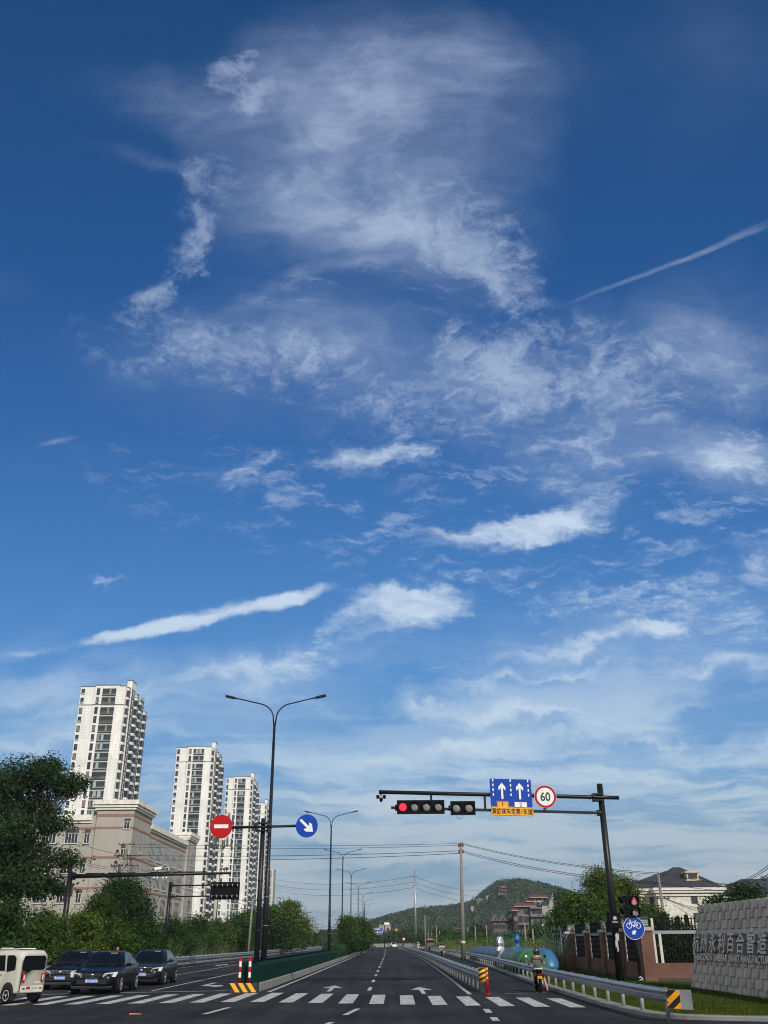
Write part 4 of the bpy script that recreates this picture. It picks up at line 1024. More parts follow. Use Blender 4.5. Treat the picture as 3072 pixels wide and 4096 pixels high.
# ================================================================ apartment towers
def tower_mat():
    m = bpy.data.materials.new('pale_tile'); m.use_nodes = True; N, L = m.node_tree.nodes, m.node_tree.links; b = N['Principled BSDF']; b.inputs['Roughness'].default_value = .75
    t = N.new('ShaderNodeTexCoord'); s = N.new('ShaderNodeSeparateXYZ'); L.new(t.outputs['Object'], s.inputs[0])
    ad = N.new('ShaderNodeMath'); ad.operation = 'ADD'; L.new(s.outputs[0], ad.inputs[0]); L.new(s.outputs[1], ad.inputs[1])
    c = N.new('ShaderNodeCombineXYZ'); L.new(ad.outputs[0], c.inputs[0]); L.new(s.outputs[2], c.inputs[1])
    k = N.new('ShaderNodeTexBrick'); L.new(c.outputs[0], k.inputs['Vector']); k.offset = 0; k.inputs['Scale'].default_value = 1
    k.inputs['Color1'].default_value = (.80,.795,.75,1); k.inputs['Color2'].default_value = (.77,.765,.72,1); k.inputs['Mortar'].default_value = (.64,.635,.60,1); k.inputs['Brick Width'].default_value = 1.2; k.inputs['Row Height'].default_value = .98; k.inputs['Mortar Size'].default_value = .035
    n = N.new('ShaderNodeTexNoise'); n.inputs['Scale'].default_value = .5; n.inputs['Detail'].default_value = 8
    mp = N.new('ShaderNodeMapping'); mp.inputs['Scale'].default_value = (1,1,.35); L.new(t.outputs['Object'], mp.inputs[0]); L.new(mp.outputs[0], n.inputs['Vector'])
    r = N.new('ShaderNodeMapRange'); L.new(n.outputs['Fac'], r.inputs[0]); r.inputs[1].default_value=.3; r.inputs[2].default_value=.7; r.inputs[3].default_value = .86; r.inputs[4].default_value = 1.06
    # patchy panels of slightly different render
    n2 = N.new('ShaderNodeTexVoronoi'); n2.inputs['Scale'].default_value = .13; n2.distance = 'CHEBYCHEV'; L.new(c.outputs[0], n2.inputs['Vector'])
    r2 = N.new('ShaderNodeMapRange'); s2 = N.new('ShaderNodeSeparateXYZ'); L.new(n2.outputs['Color'], s2.inputs[0]); L.new(s2.outputs[0], r2.inputs[0]); r2.inputs[3].default_value = .90; r2.inputs[4].default_value = 1.04
    mm = N.new('ShaderNodeMath'); mm.operation = 'MULTIPLY'; L.new(r.outputs[0], mm.inputs[0]); L.new(r2.outputs[0], mm.inputs[1])
    v = N.new('ShaderNodeVectorMath'); v.operation = 'SCALE'; L.new(k.outputs['Color'], v.inputs[0]); L.new(mm.outputs[0], v.inputs[3]); L.new(v.outputs[0], b.inputs['Base Color'])
    return m
M['tower'] = tower_mat()
M['cornice'] = mat('dark_coping', (.10,.11,.11), .6)
M['acpanel'] = mat('louvre_panel', (.50,.49,.45), .7, var=.15, vs=.8)
FL = 2.95
def win_mesh(name, w, h, cols, curt, rail=False, proud=.05):
    """window in its own frame: x 0..w, z 0..h, faces -Y; materials glass, frame, curtain, pale, rail"""
    mb = MB(); mb.box(0, w, -.0, .02, 0, h, 0)
    xs_ = [w*c for c in cols]
    for a, b in ((-.05,.05),(w-.05,w+.05)): mb.box(a, b, -proud, .0, -.05, h+.05, 1)
    for a, b in ((-.05,.05),(h-.05,h+.05)): mb.box(.05, w-.05, -proud, .0, a, b, 1)
    for x in xs_: mb.box(x-.03, x+.03, -proud+.01, .0, .05, h-.05, 1)
    for (a, b, c, d, m_) in curt: mb.box(w*a, w*b, -.012, -.004, h*c, h*d, m_)
    if rail:
        mb.box(0, w, -proud-.03, -proud-.001, .0, .10, 3); mb.box(0, w, -proud-.03, -proud-.001, .42, .46, 3)
        mb.box(-.05, w+.05, -.02, .01, -.62, -.08, 4); mb.box(-.05, w+.05, -.06, .0, -.86, -.66, 3)
    return mb.mesh(name, [M['glass'], M['frame'], M['curtain'], M['wframe'], M['rail'], M['curtain2']])
WA = [win_mesh('window', 1.0, 1.95, [], [(.1,.9,.02,.35,2)]), win_mesh('window', 1.0, 1.95, [.5], [(.15,.85,.1,.9,5)]), win_mesh('window', 1.0, 1.95, [.5], [])]
WB = [win_mesh('window', .95, 2.2, [], [(.1,.9,.0,.3,5)]), win_mesh('window', .95, 2.2, [.5], [(.1,.9,.1,.95,5)]), win_mesh('window', .95, 2.2, [], [])]
WC = [win_mesh('window', 4.4, 1.95, [.13,.5,.87], [], True), win_mesh('window', 4.4, 1.95, [.15,.38,.62,.87], [(.17,.37,.02,.98,2)], True), win_mesh('window', 4.4, 1.95, [.2,.5,.8], [(.2,.45,.02,.98,2),(.55,.8,.02,.98,2)], True), win_mesh('window', 4.4, 1.95, [.2,.5,.8], [(.03,.19,.05,.95,5),(.3,.5,.02,.98,2)], True), win_mesh('window', 4.4, 1.95, [.14,.86], [(.5,.66,.02,.98,5)], True)]
WS = win_mesh('window', 1.9, 1.95, [.5], [])
def make_tower(label, X0, Y0, top, nfl=26, group='white apartment towers', seed=1, number=None, sx=1.0):
    rnd = random.Random(seed); t = thing('apartment_tower', label, 'tower block', (X0, Y0, 0), 0, group); W = 14.9
    b = MB(); z1 = top-.0
    b.box(0, 4.8, .35, 14, 0, z1-.35, 0)                                  # left bay, set back
    b.box(4.8, 12.9, 0, 14, 0, z1, 0)                                     # middle bay
    b.box(12.9, W, .30, 14, 0, z1-.2, 0)
    segs = [(1.4,3.2,.75,-.5),(3.2,8.0,1.1,2.4),(8.0,10.0,2.0,-2.2),(10.0,12.4,1.2,-.8),(12.4,14.4,2.1,-2.6),(14.4,19.0,1.5,-1.6),(19.0,21.0,2.3,-4.6)]
    for y0, y1, dx_, dzz in segs: b.box(W-.5, W+dx_, y0, y1, 0, z1+dzz, 0)
    b.box(1, W, 14, 20.9, 0, z1-2.6, 0)
    part('wall', b, M['tower'], t)
    c = MB()
    zt = z1-2*FL-.55
    for (x0, x1, y0, zz_) in ((-.1,4.8,.25,z1-.35),(4.7,13.0,-.1,z1),(13.0,W+.1,.2,z1-.2)):
        c.box(x0, x1, y0, y0+.5, zz_, zz_+.28, 0)
        c.box(x0+.002, x1-.002, y0-.02+.0, y0+.11, zt, zt+.22, 0)
    for y0, y1, dx_, dzz in segs: c.box(W-.6, W+dx_+.12, y0-.08, y1+.08, z1+dzz, z1+dzz+.28, 0)
    c.box(4.7,13.0,.4,14,z1,z1+.2)
    for xx in (2.2,7.6): c.tube([(xx,1,z1),(xx,1,z1+1.5)], .04, 5)
    part('roof_coping', c, M['cornice'], t)
    # window recesses: side bays, louvre panels
    wins = []
    for k in range(nfl):
        zf = z1-1.05-1.95-k*FL-(.35 if k >= 2 else 0)
        if zf < 1.0: break
        wins.append((WA[rnd.randrange(3)], (.30, .348, zf), 0)); wins.append((WB[rnd.randrange(3)], (5.5, -.002, zf-.15), 0)); wins.append((WC[rnd.randrange(5)], (7.4, -.002, zf), 0))
    for (wm_, loc, rz) in wins[:75]:
        o = link('window', wm_, t); o.location = loc
    side = []; sl = MB(); lv = MB()
    for k in range(nfl):
        zf = z1-3.0-k*FL
        if zf < 1.0: break
        for (y0, y1, dx_, dzz) in (segs[0], segs[2], segs[4], segs[6]):
            side.append((y0, y1, dx_, zf+min(0, dzz)))
            sl.box(W-.2, W+dx_+.22, y0-.2, y1+.2, zf+2.0+min(0, dzz), zf+2.9+min(0, dzz)-.35, 0)
        for (y0, y1, dx_, dzz) in (segs[1], segs[3], segs[5]):
            x = W+dx_
            lv.box(x, x+.16, y0+.2, y1-.2, zf+.0, zf+.12, 0); lv.box(x, x+.12, y0+.2, y0+.4, zf+.12, zf+2.6, 0); lv.box(x, x+.12, (y0+y1)/2-.1, (y0+y1)/2+.1, zf+.12, zf+2.6, 0)
            lv.box(x, x+.03, y0+.5, (y0+y1)/2-.3, zf+.3, zf+2.4, 1); lv.box(x, x+.03, (y0+y1)/2+.5, y1-.5, zf+.3, zf+2.1, 1)
            lv.box(x, x+.20, y0+.1, y1-.1, zf+2.62, zf+2.72, 1)
    part('bay_slab', sl, M['acpanel'], t, stuff=True)
    part('louvre_frame', lv, [M['acpanel'], M['frame']], t, stuff=True)
    # corner bay windows: front-facing pane plus side pane
    def baywin(mb, y0, y1, dx_, zf):
        x = W+dx_
        mb.box(W+.1, x+.06, y0-.06, y0-.01, zf, zf+1.98, 0); mb.box(x+.01, x+.06, y0-.0, y1, zf, zf+1.98, 0)
        for yy_ in (y0, (y0+y1)/2, y1): mb.box(x+.06, x+.10, yy_-.05, yy_+.05, zf, zf+1.98, 1)
        mb.box(W+.1, x+.1, y0-.10, y0-.06, zf+.5, zf+.58, 1); mb.box(x+.06, x+.10, y0, y1, zf+.5, zf+.58, 1)
    rest = MB()
    n = 0
    for (y0, y1, dx_, zf) in side:
        if y0 == segs[0][0] and n < 25:
            mb = MB(); baywin(mb, y0, y1, dx_, zf); part('window', mb, [M['glass'], M['frame']], t); n += 1
        else: baywin(rest, y0, y1, dx_, zf)
    part('window', rest, [M['glass'], M['frame']], t, stuff=True)
    if number:
        mb = MB(); put_text(mb, number, 2.2, (3.0,.33,number_z), XA, ZA, 0, .03); part('block_number', mb, M['frame'], t)
    t.scale = (sx, 1, 1)
    return t
number_z = 14.5
make_tower('nearest and largest white apartment tower, top left behind the brown-grey factory', -101.0, 294, 79.1, seed=3)
make_tower('second white apartment tower, right of the factory', -90.2, 394, 78.3, seed=5)
make_tower('third white apartment tower, behind the red no entry disc and the cream mast', -82.2, 477, 79.0, seed=7, number='7#', sx=.84)
make_tower('fourth white apartment tower, half hidden behind the sign post', -86.6, 575, 79.0, seed=9, sx=.82)
M['greyblock'] = mat('grey_block', (.26,.26,.25), .8, var=.15, vs=.2)
def grey_block(label, px0, px1, ytop, Y, floors, cols, depth=16):
    a, b = P(px0, ytop, Y), P(px1, ytop, Y); W = b.x-a.x; H = a.z
    t = thing('apartment_block', label, 'tower block', (a.x, Y, 0), 0, 'distant grey apartment blocks')
    mb = MB(); mb.box(0, W, 0, depth, 0, H); part('wall', mb, M['greyblock'], t)
    mb = MB(); mb.box(-.3, W+.3, -.3, depth+.3, H, H+1.0); mb.box(W-1.0, W+.4, -.35, -.01, 0, H-.01); mb.box(-.3, .5, -.35, -.01, 0, H-.01)
    for k in range(floors): mb.box(.5, W-1.0, -.5, -.01, H-1-k*H/floors*1.0, H-.4-k*H/floors)
    part('balcony_slab', mb, M['wframe'], t)
    n = 0
    for k in range(min(floors, 96//cols)):
        for c in range(cols):
            mb = MB(); x0 = .8+(W-2.2)*c/cols; w_ = (W-2.2)/cols*.75; z0 = H-1-(k+.85)*H/floors; mb.box(x0, x0+w_, -.05, -.01, z0, z0+H/floors*.55)
            part('window', mb, M['glass'], t)
    return t
grey_block('slim grey apartment block with white edges right of the lamp posts', 1072, 1093, 3480, 700, 9, 1)
grey_block('grey balcony block between the second and third white towers, left one', 815, 836, 3522, 640, 14, 2)
grey_block('taller grey balcony block between the second and third white towers, right one', 836, 862, 3517, 600, 14, 2)

# ================================================================ factory
M['fwall'] = mat('factory_render', (.34,.322,.285), .9, var=.14, vs=.6, streak=(1,1,.25), detail=8)
M['fband'] = mat('brick_red_band', (.25,.135,.10), .8, var=.2, vs=2)
M['fcorn'] = mat('cornice_cream', (.68,.66,.58), .8, var=.25, vs=1.5, detail=8)
FX, FY = -30.8, 115.0
fc = thing('factory', 'brown-grey four-storey factory with cream cornices and thin red bands', 'building', (FX, FY, 0))
FH = P(300,3262,FY).z; TH = P(500,3205,FY).z; TW = FX-P(391,3240,FY).x; fxs = FX
q0, q1 = 33.5, 40
mb = MB(fc.location)
mb.box(FX-40, FX-TW, FY+.35, FY+q0-.01, 0, FH); mb.box(FX-TW, FX, FY, FY+9, 0, TH); mb.box(FX-TW, FX-.35, FY+9, FY+q0, 0, FH)
q0, q1 = 33.5, 40
mb.box(FX-8, FX-.05, FY+q0, FY+q1, 0, FH+1.4)
part('wall', mb, M['fwall'], fc)
cz = MB(fc.location)
def cornice(x0, x1, y0, y1, z, e=.35):
    for k, (ee, h0, h1) in enumerate(((e*.4,-1.0,-.72),(e*.7,-.72,-.40),(e,-.40,.12))): cz.box(x0-ee, x1+ee, y0-ee, y1+ee, z+h0, z+h1)
cornice(FX-TW, FX, FY, FY+9, TH, .55)
for ee, h0, h1 in ((.15,-.85,-.55),(.35,-.55,.1)): cz.box(FX-40, FX-TW-.6, FY+.35-ee, FY+1, FH+h0, FH+h1); cz.box(FX-1.5, FX-.35+ee, FY+9.6, FY+q0-.4, FH+h0, FH+h1)
cornice(FX-8, FX-.05, FY+q0, FY+q1, FH+1.4, .45)
part('cornice', cz, M['fcorn'], fc)
bd = MB(fc.location)
bz = [P(460,y_,FY).z for y_ in (3257+0,)]
zb1 = P(450,3311,FY).z; zb0 = P(450,3261,FY).z; zb2 = P(330,3430,FY).z; zb3 = P(260,3553,FY).z
for z_ in (zb1, zb2, zb3):
    bd.box(FX-40, FX-TW-.001, FY+.32, FY+.36, z_-.13, z_+.13); bd.box(FX-TW-.02, FX+.02, FY-.03, FY+.01, z_-.13, z_+.13); bd.box(FX-.01, FX+.03, FY+.012, FY+9, z_-.13, z_+.13); bd.box(FX-.36, FX-.32, FY+9.001, FY+q0, z_-.13, z_+.13)
bd.box(FX-TW-.02, FX+.02, FY-.03, FY+.01, zb0-.16, zb0+.16); bd.box(FX-.01, FX+.03, FY+.012, FY+9, zb0-.16, zb0+.16)
part('red_band', bd, M['fband'], fc)
def fwin(x0, x1, zt_, zb_, y, n=2, top=.28):
    mb = MB(fc.location); h = zt_-zb_
    mb.box(x0, x1, y-.03, y+.0, zb_, zt_, 1)
    zc = zt_-h*top
    f = part('window', mb, [M['wframe'], M['glass'], M['frame']], fc) if False else None
    mb.box(x0-.03, x1+.03, y-.06, y-.031, zc, zt_, 2); 
    for a, b in ((x0-.04,x0+.04),(x1-.04,x1+.04)): mb.box(a, b, y-.09, y-.032, zb_, zc)
    for k in range(1, n): xx = x0+(x1-x0)*k/n; mb.box(xx-.03, xx+.03, y-.09, y-.032, zb_+.06, zc-.06)
    mb.box(x0-.05, x1+.05, y-.09, y-.032, zc-.06, zc); mb.box(x0-.08, x1+.08, y-.14, y-.032, zb_-.12, zb_)
    part('window', mb, [M['wframe'], M['glass'], M['frame']], fc)
zz = lambda x, y: P(x, y, FY).z; xx_ = lambda x, y: P(x, y, FY).x
for (xa, xb, yt, yb_, n) in ((500,522,3274,3314,2),(486,508,3379,3430,2)): fwin(xx_(xa,yt), xx_(xb,yt), zz(xa,yt), zz(xa,yb_), FY, n)
for (yt, yb_, sh) in ((3315,3371,0),(3435,3491,-18),(3557,3610,-35)):
    fwin(xx_(338+sh,yt), xx_(360+sh,yt), zz(350,yt), zz(350,yb_), FY+.35, 2); fwin(xx_(262+sh,yt), xx_(313+sh,yt), zz(300,yt), zz(300,yb_), FY+.35, 4); fwin(xx_(170+sh,yt), xx_(225+sh,yt), zz(200,yt), zz(200,yb_), FY+.35, 4)
def swin(y0, y1, zt_, zb_, x, n=5):
    mb = MB(fc.location); mb.box(x, x+.03, y0, y1, zb_, zt_, 1)
    for k in range(n+1): yy_ = y0+(y1-y0)*k/n; mb.box(x+.031, x+.05, yy_-.035, yy_+.035, zb_, zt_)
    for z_ in (zb_, zb_+(zt_-zb_)*.62, zt_-.1): mb.box(x+.051, x+.06, y0, y1, z_, z_+.07)
    mb.box(x+.031, x+.09, y0-.1, y1+.1, zb_-.14, zb_-.001)
    part('window', mb, [M['wframe'], M['glass']], fc)
for zt_ in (zb1-.45, zb2-.45, zb3-.45, zb3-4.4):
    swin(FY+4.2, FY+4.9, zt_, zt_-2.1, FX, 1)
    for k in range(5): swin(FY+10.4+k*4.6, FY+13.2+k*4.6, zt_, zt_-2.3, FX-.35, 4)
    swin(FY+q0+3, FY+q0+5, zt_+.6, zt_-1.2, FX-.05, 2)
mbw = MB(fc.location); mbw.box(FX-6.5, FX-4.5, FY+q0-.05, FY+q0-.0, FH-.9, FH+.4, 0); part('window', mbw, M['glass'], fc)

# ================================================================ right side: brick fence
M['brick'] = brick_mat('red_brick', (.165,.062,.036), (.12,.048,.030), (.10,.085,.07), .24, .075, 1.0, msize=.008)
M['capst'] = mat('cap_stone', (.34,.335,.31), .8, var=.15, vs=3)
fpts = [Vector((11.5,44.3,0)), Vector((11.72,49.2,0)), Vector((11.9,54.2,0)), Vector((12.0,59.0,0)), Vector((12.1,64.2,0)), Vector((12.2,70,0))]
fn = thing('brick_fence', 'red brick wall with square pillars, lantern caps and black railings', 'fence', fpts[0])
wl = MB(fn.location)
def wallseg(mb, a, b, z0, z1, th, mi=0):
    d = (b-a).normalized(); s = Vector((d.y,-d.x,0))*th/2
    mb.hexa([a-s+ZA*z0, a+s+ZA*z0, b+s+ZA*z0, b-s+ZA*z0, a-s+ZA*z1, a+s+ZA*z1, b+s+ZA*z1, b-s+ZA*z1], mi)
side_end = Vector((19.5,43.4,0))
segs_ = list(zip(fpts, fpts[1:]))+[(fpts[0], side_end)]
for a, b in segs_: wallseg(wl, a, b, .22, .82, .24)
part('base_wall', wl, M['brick'], fn)
wp = MB(fn.location)
for a, b in segs_: wallseg(wp, a, b, 0, .24, .34)
part('plinth', wp, mat('dark_plinth', (.05,.045,.04), .9, var=.3, vs=2), fn)
def pillar(c, w=.55, h=2.12, wide=None):
    mb = MB(fn.location); ww = wide or w; mb.box(c.x-ww/2, c.x+ww/2, c.y-w/2, c.y+w/2, 0, h)
    p = part('pillar', mb, M['brick'], fn)
    mb = MB(fn.location); mb.box(c.x-ww/2-.06, c.x+ww/2+.06, c.y-w/2-.06, c.y+w/2+.06, h, h+.14); part('cap', mb, M['capst'], p)
    mb = MB(fn.location); z = h+.14; lw_ = ww*.72 if wide else w*.66
    mb.box(c.x-lw_/2, c.x+lw_/2, c.y-w*.33, c.y+w*.33, z, z+.06, 0)
    for k in range(3): mb.box(c.x-lw_/2+.03, c.x+lw_/2-.03, c.y-w*.30, c.y+w*.30, z+.07+.09*k, z+.135+.09*k, 1); mb.box(c.x-lw_/2+.01, c.x+lw_/2-.01, c.y-w*.32, c.y+w*.32, z+.136+.09*k, z+.159+.09*k, 0)
    ex = lw_/2+.07; zt_ = z+.34
    mb.add([(c.x-ex,c.y-w*.42,zt_),(c.x+ex,c.y-w*.42,zt_),(c.x+ex,c.y+w*.42,zt_),(c.x-ex,c.y+w*.42,zt_),(c.x-ex*.55,c.y-w*.2,zt_+.09),(c.x+ex*.55,c.y-w*.2,zt_+.09),(c.x+ex*.55,c.y+w*.2,zt_+.09),(c.x-ex*.55,c.y+w*.2,zt_+.09)], [(3,2,1,0),(4,5,6,7),(0,1,5,4),(1,2,6,5),(2,3,7,6),(3,0,4,7)], 0)
    part('lantern', mb, [M['dkgrey'], M['capst']], p)
for i, c in enumerate(fpts[:5]): pillar(c, wide=None if i < 4 else 1.2)
for i, (a, b) in enumerate(segs_):
    d = (b-a).normalized(); L_ = (b-a).length; s0 = .34
    mb = MB(fn.location)
    k = int((L_-.6)/.14)
    for j in range(k):
        q = a+d*(s0+.1+(L_-.75)*j/k); mb.box(q.x-.022, q.x+.022, q.y-.018, q.y+.018, .82, 2.66)
    for z_ in (.90,1.16,1.42,1.68,2.30,2.58): wallseg(mb, a+d*s0, b-d*s0*.9, z_, z_+.03, .03)
    part('railing', mb, M['blackm'], fn)
    mb = MB(fn.location); wallseg(mb, a+d*.29, b-d*.29, 1.98, 2.11, .10); part('rail_beam', mb, mat('rail_grey', (.24,.26,.29), .6, var=.1, vs=2), fn)
    mb = MB(fn.location); 
    for q in (a+d*.36, b-d*.40): mb.box(q.x-.05, q.x+.05, q.y-.07, q.y+.07, .82, 1.98); mb.box(q.x-.05, q.x+.05, q.y-.06, q.y+.06, 2.11, 2.62)
    if i == 5:
        q = a+d*.62; mb.box(q.x-.06, q.x+.06, q.y-.07, q.y+.07, .82, 1.98)
    part('white_post', mb, M['wframe'], fn)
# small survey board leaning at the wall foot
q = G(2383,3905)
mb = MB((11.55,50.2,KH)); mb.hexa([(11.45,50.0,KH),(11.68,50.0,KH),(11.68,50.03,KH),(11.45,50.03,KH),(11.40,50.12,KH+.62),(11.60,50.12,KH+.66),(11.60,50.15,KH+.66),(11.40,50.15,KH+.62)])
solo('board', mb, M['capst'], 'small pale plank leaning at the foot of the brick wall', 'board')

# ================================================================ battered stone sign wall
M['slab'] = mat('split_granite', (.37,.352,.318), .85, var=.28, vs=2.2, bump=.9, bs=22, detail=9, island=.14)
M['slab2'] = mat('sawn_granite', (.44,.422,.385), .75, var=.18, vs=1.2, bump=.2, bs=40, island=.10)
M['letter_side'] = mat('letter_return_shaded', (.20,.195,.185), .6, var=.2, vs=4)  # letter sides coloured darker than the faces to imitate shade on them
M['letter'] = mat('letter_steel', (.52,.52,.50), .6, .0, var=.15, vs=3)
sw = thing('stone_sign_wall', 'leaning grey stone block wall with raised Chinese and English metal letters', 'sign wall', (11.69,39.0,KH))
Y1, Y2 = 39.0, 24.5; RH, RWd = .295, .36; NR = 10
lean = .70/2.95
org_ = sw.location
dn = Vector((1,0,-lean)).normalized()*-1   # outward normal (-X, slightly up)
upv = Vector((lean,0,1)).normalized(); alv = Vector((0,-1,0)); outn = alv.cross(upv).normalized()
if outn.x > 0: outn = -outn
base_o = Vector((11.69, Y1, 0.0))
core = MB(org_); ncol = int((Y1-Y2)/RWd)
Hh = 2.97/upv.z
core.hexa([base_o, base_o+alv*(Y1-Y2), base_o+alv*(Y1-Y2)+Vector((1.2,0,0)), base_o+Vector((1.2,0,0)), base_o+upv*Hh, base_o+alv*(Y1-Y2)+upv*Hh, base_o+alv*(Y1-Y2)+upv*Hh+Vector((.5,0,0)), base_o+upv*Hh+Vector((.5,0,0))])
part('wall_core', core, M['slab2'], sw)
rnd = random.Random(11); ro, sm_ = MB(org_), MB(org_); RHs = Hh/NR
for r in range(NR):
    for c in range(ncol):
        a0, a1 = c*RWd+.004, (c+1)*RWd-.004; u0, u1 = r*RHs+.004, (r+1)*RHs-.004
        rough = (c+(r % 2)) % 2 == 0; flatrow = (r in (4,5,6) and c > 0)
        dth = rnd.uniform(.05,.11) if rough and not flatrow else rnd.uniform(.012,.02)
        if rough and not flatrow:
            # split face: wedge out towards the bottom with an uneven grid
            nu, nv_ = 4, 4; vs = []
            for j in range(nv_+1):
                for i in range(nu+1):
                    e = 0 if i in (0, nu) or j in (nv_,) else rnd.uniform(-.016,.016)
                    dd = .02+dth*.75*(.25+.75*(1-j/nv_))+e*.6
                    vs.append(base_o+alv*(a0+(a1-a0)*i/nu)+upv*(u0+(u1-u0)*j/nv_)+outn*dd)
            fs = [(j*(nu+1)+i, j*(nu+1)+i+1, (j+1)*(nu+1)+i+1, (j+1)*(nu+1)+i) for j in range(nv_) for i in range(nu)]
            k0 = len(vs)
            vs += [base_o+alv*a0+upv*u0, base_o+alv*a1+upv*u0, base_o+alv*a1+upv*u1, base_o+alv*a0+upv*u1]
            bl, br, tr, tl = 0, nu, nv_*(nu+1)+nu, nv_*(nu+1)
            fs += [tuple([k0, k0+1]+[i for i in range(nu, -1, -1)]), (k0+1, k0+2, tr, br), (k0+3, k0, bl, tl), (k0+2, k0+3, tl, tr)]
            fs[-3:] = [tuple([k0+1, k0+2]+[j*(nu+1)+nu for j in range(nv_, -1, -1)]), tuple([k0+3, k0]+[j*(nu+1) for j in range(nv_+1)]), (k0+2, k0+3, tl, tr)]
            ro.add(vs, fs)
        else:
            p = [base_o+alv*x_+upv*u_+outn*n_ for n_ in (.001, dth) for x_, u_ in ((a0,u0),(a1,u0),(a1,u1),(a0,u1))]; sm_.hexa(p)
part('rough_block', ro, M['slab'], sw, stuff=True); part('smooth_block', sm_, M['slab2'], sw, stuff=True)
rowz = lambda y_: None
chars = '杭州永利百合智造'
cY = [38.28,37.35,36.35,35.40,34.45,33.50,32.55,31.55]
for ch, y_ in zip(chars, cY):
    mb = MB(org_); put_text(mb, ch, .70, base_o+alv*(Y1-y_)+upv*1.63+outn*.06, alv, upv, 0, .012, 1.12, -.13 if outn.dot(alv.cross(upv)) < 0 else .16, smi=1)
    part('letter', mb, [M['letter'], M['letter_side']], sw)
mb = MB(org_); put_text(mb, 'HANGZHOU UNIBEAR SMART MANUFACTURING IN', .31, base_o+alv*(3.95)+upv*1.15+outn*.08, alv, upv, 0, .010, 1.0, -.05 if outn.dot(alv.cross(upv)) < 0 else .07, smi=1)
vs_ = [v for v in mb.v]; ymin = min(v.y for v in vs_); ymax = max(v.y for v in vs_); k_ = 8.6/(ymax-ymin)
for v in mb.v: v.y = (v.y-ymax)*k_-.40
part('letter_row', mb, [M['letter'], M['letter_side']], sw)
# ================================================================ vehicles
def wheel(parent, c, r=.32, w=.20, side=1, spokes=5, name='wheel'):
    mb = MB(); x = c[0]
    mb.lathe([(r*.62,-w/2),(r*.90,-w/2),(r,-w*.36),(r,w*.36),(r*.90,w/2),(r*.62,w/2)], c, 28, 0, 'X')
    t = part(name, mb, M['tyre'], parent)
    mb = MB(); mb.lathe([(r*.1,side*w*.34),(r*.56,side*w*.34)], c, 24, 0, 'X'); mb.lathe([(r*.68,side*w*.46),(r*.66,side*w*.51),(r*.56,side*w*.50),(r*.54,side*w*.35)], c, 24, 1, 'X')
    for k in range(spokes):
        a = 2*math.pi*k/spokes+.3; d = Vector((0, math.cos(a), math.sin(a))); n = Vector((0,-math.sin(a), math.cos(a))); cc = Vector(c)
        xo, xi = Vector((side*w*.50,0,0)), Vector((side*w*.32,0,0))
        mb.hexa([cc+n*q*hw+d*rr+xx for xx in (xi, xo) for q, rr, hw in ((-1,r*.08,r*.05),(1,r*.08,r*.05),(1,r*.60,r*.5/spokes*1.3),(-1,r*.60,r*.5/spokes*1.3))], 1)
    mb.lathe([(r*.15,side*w*.30),(r*.15,side*w*.54),(.001,side*w*.56)], c, 12, 1, 'X')
    part('rim', mb, [M['dkgrey'], M['rim']], t)
    return t
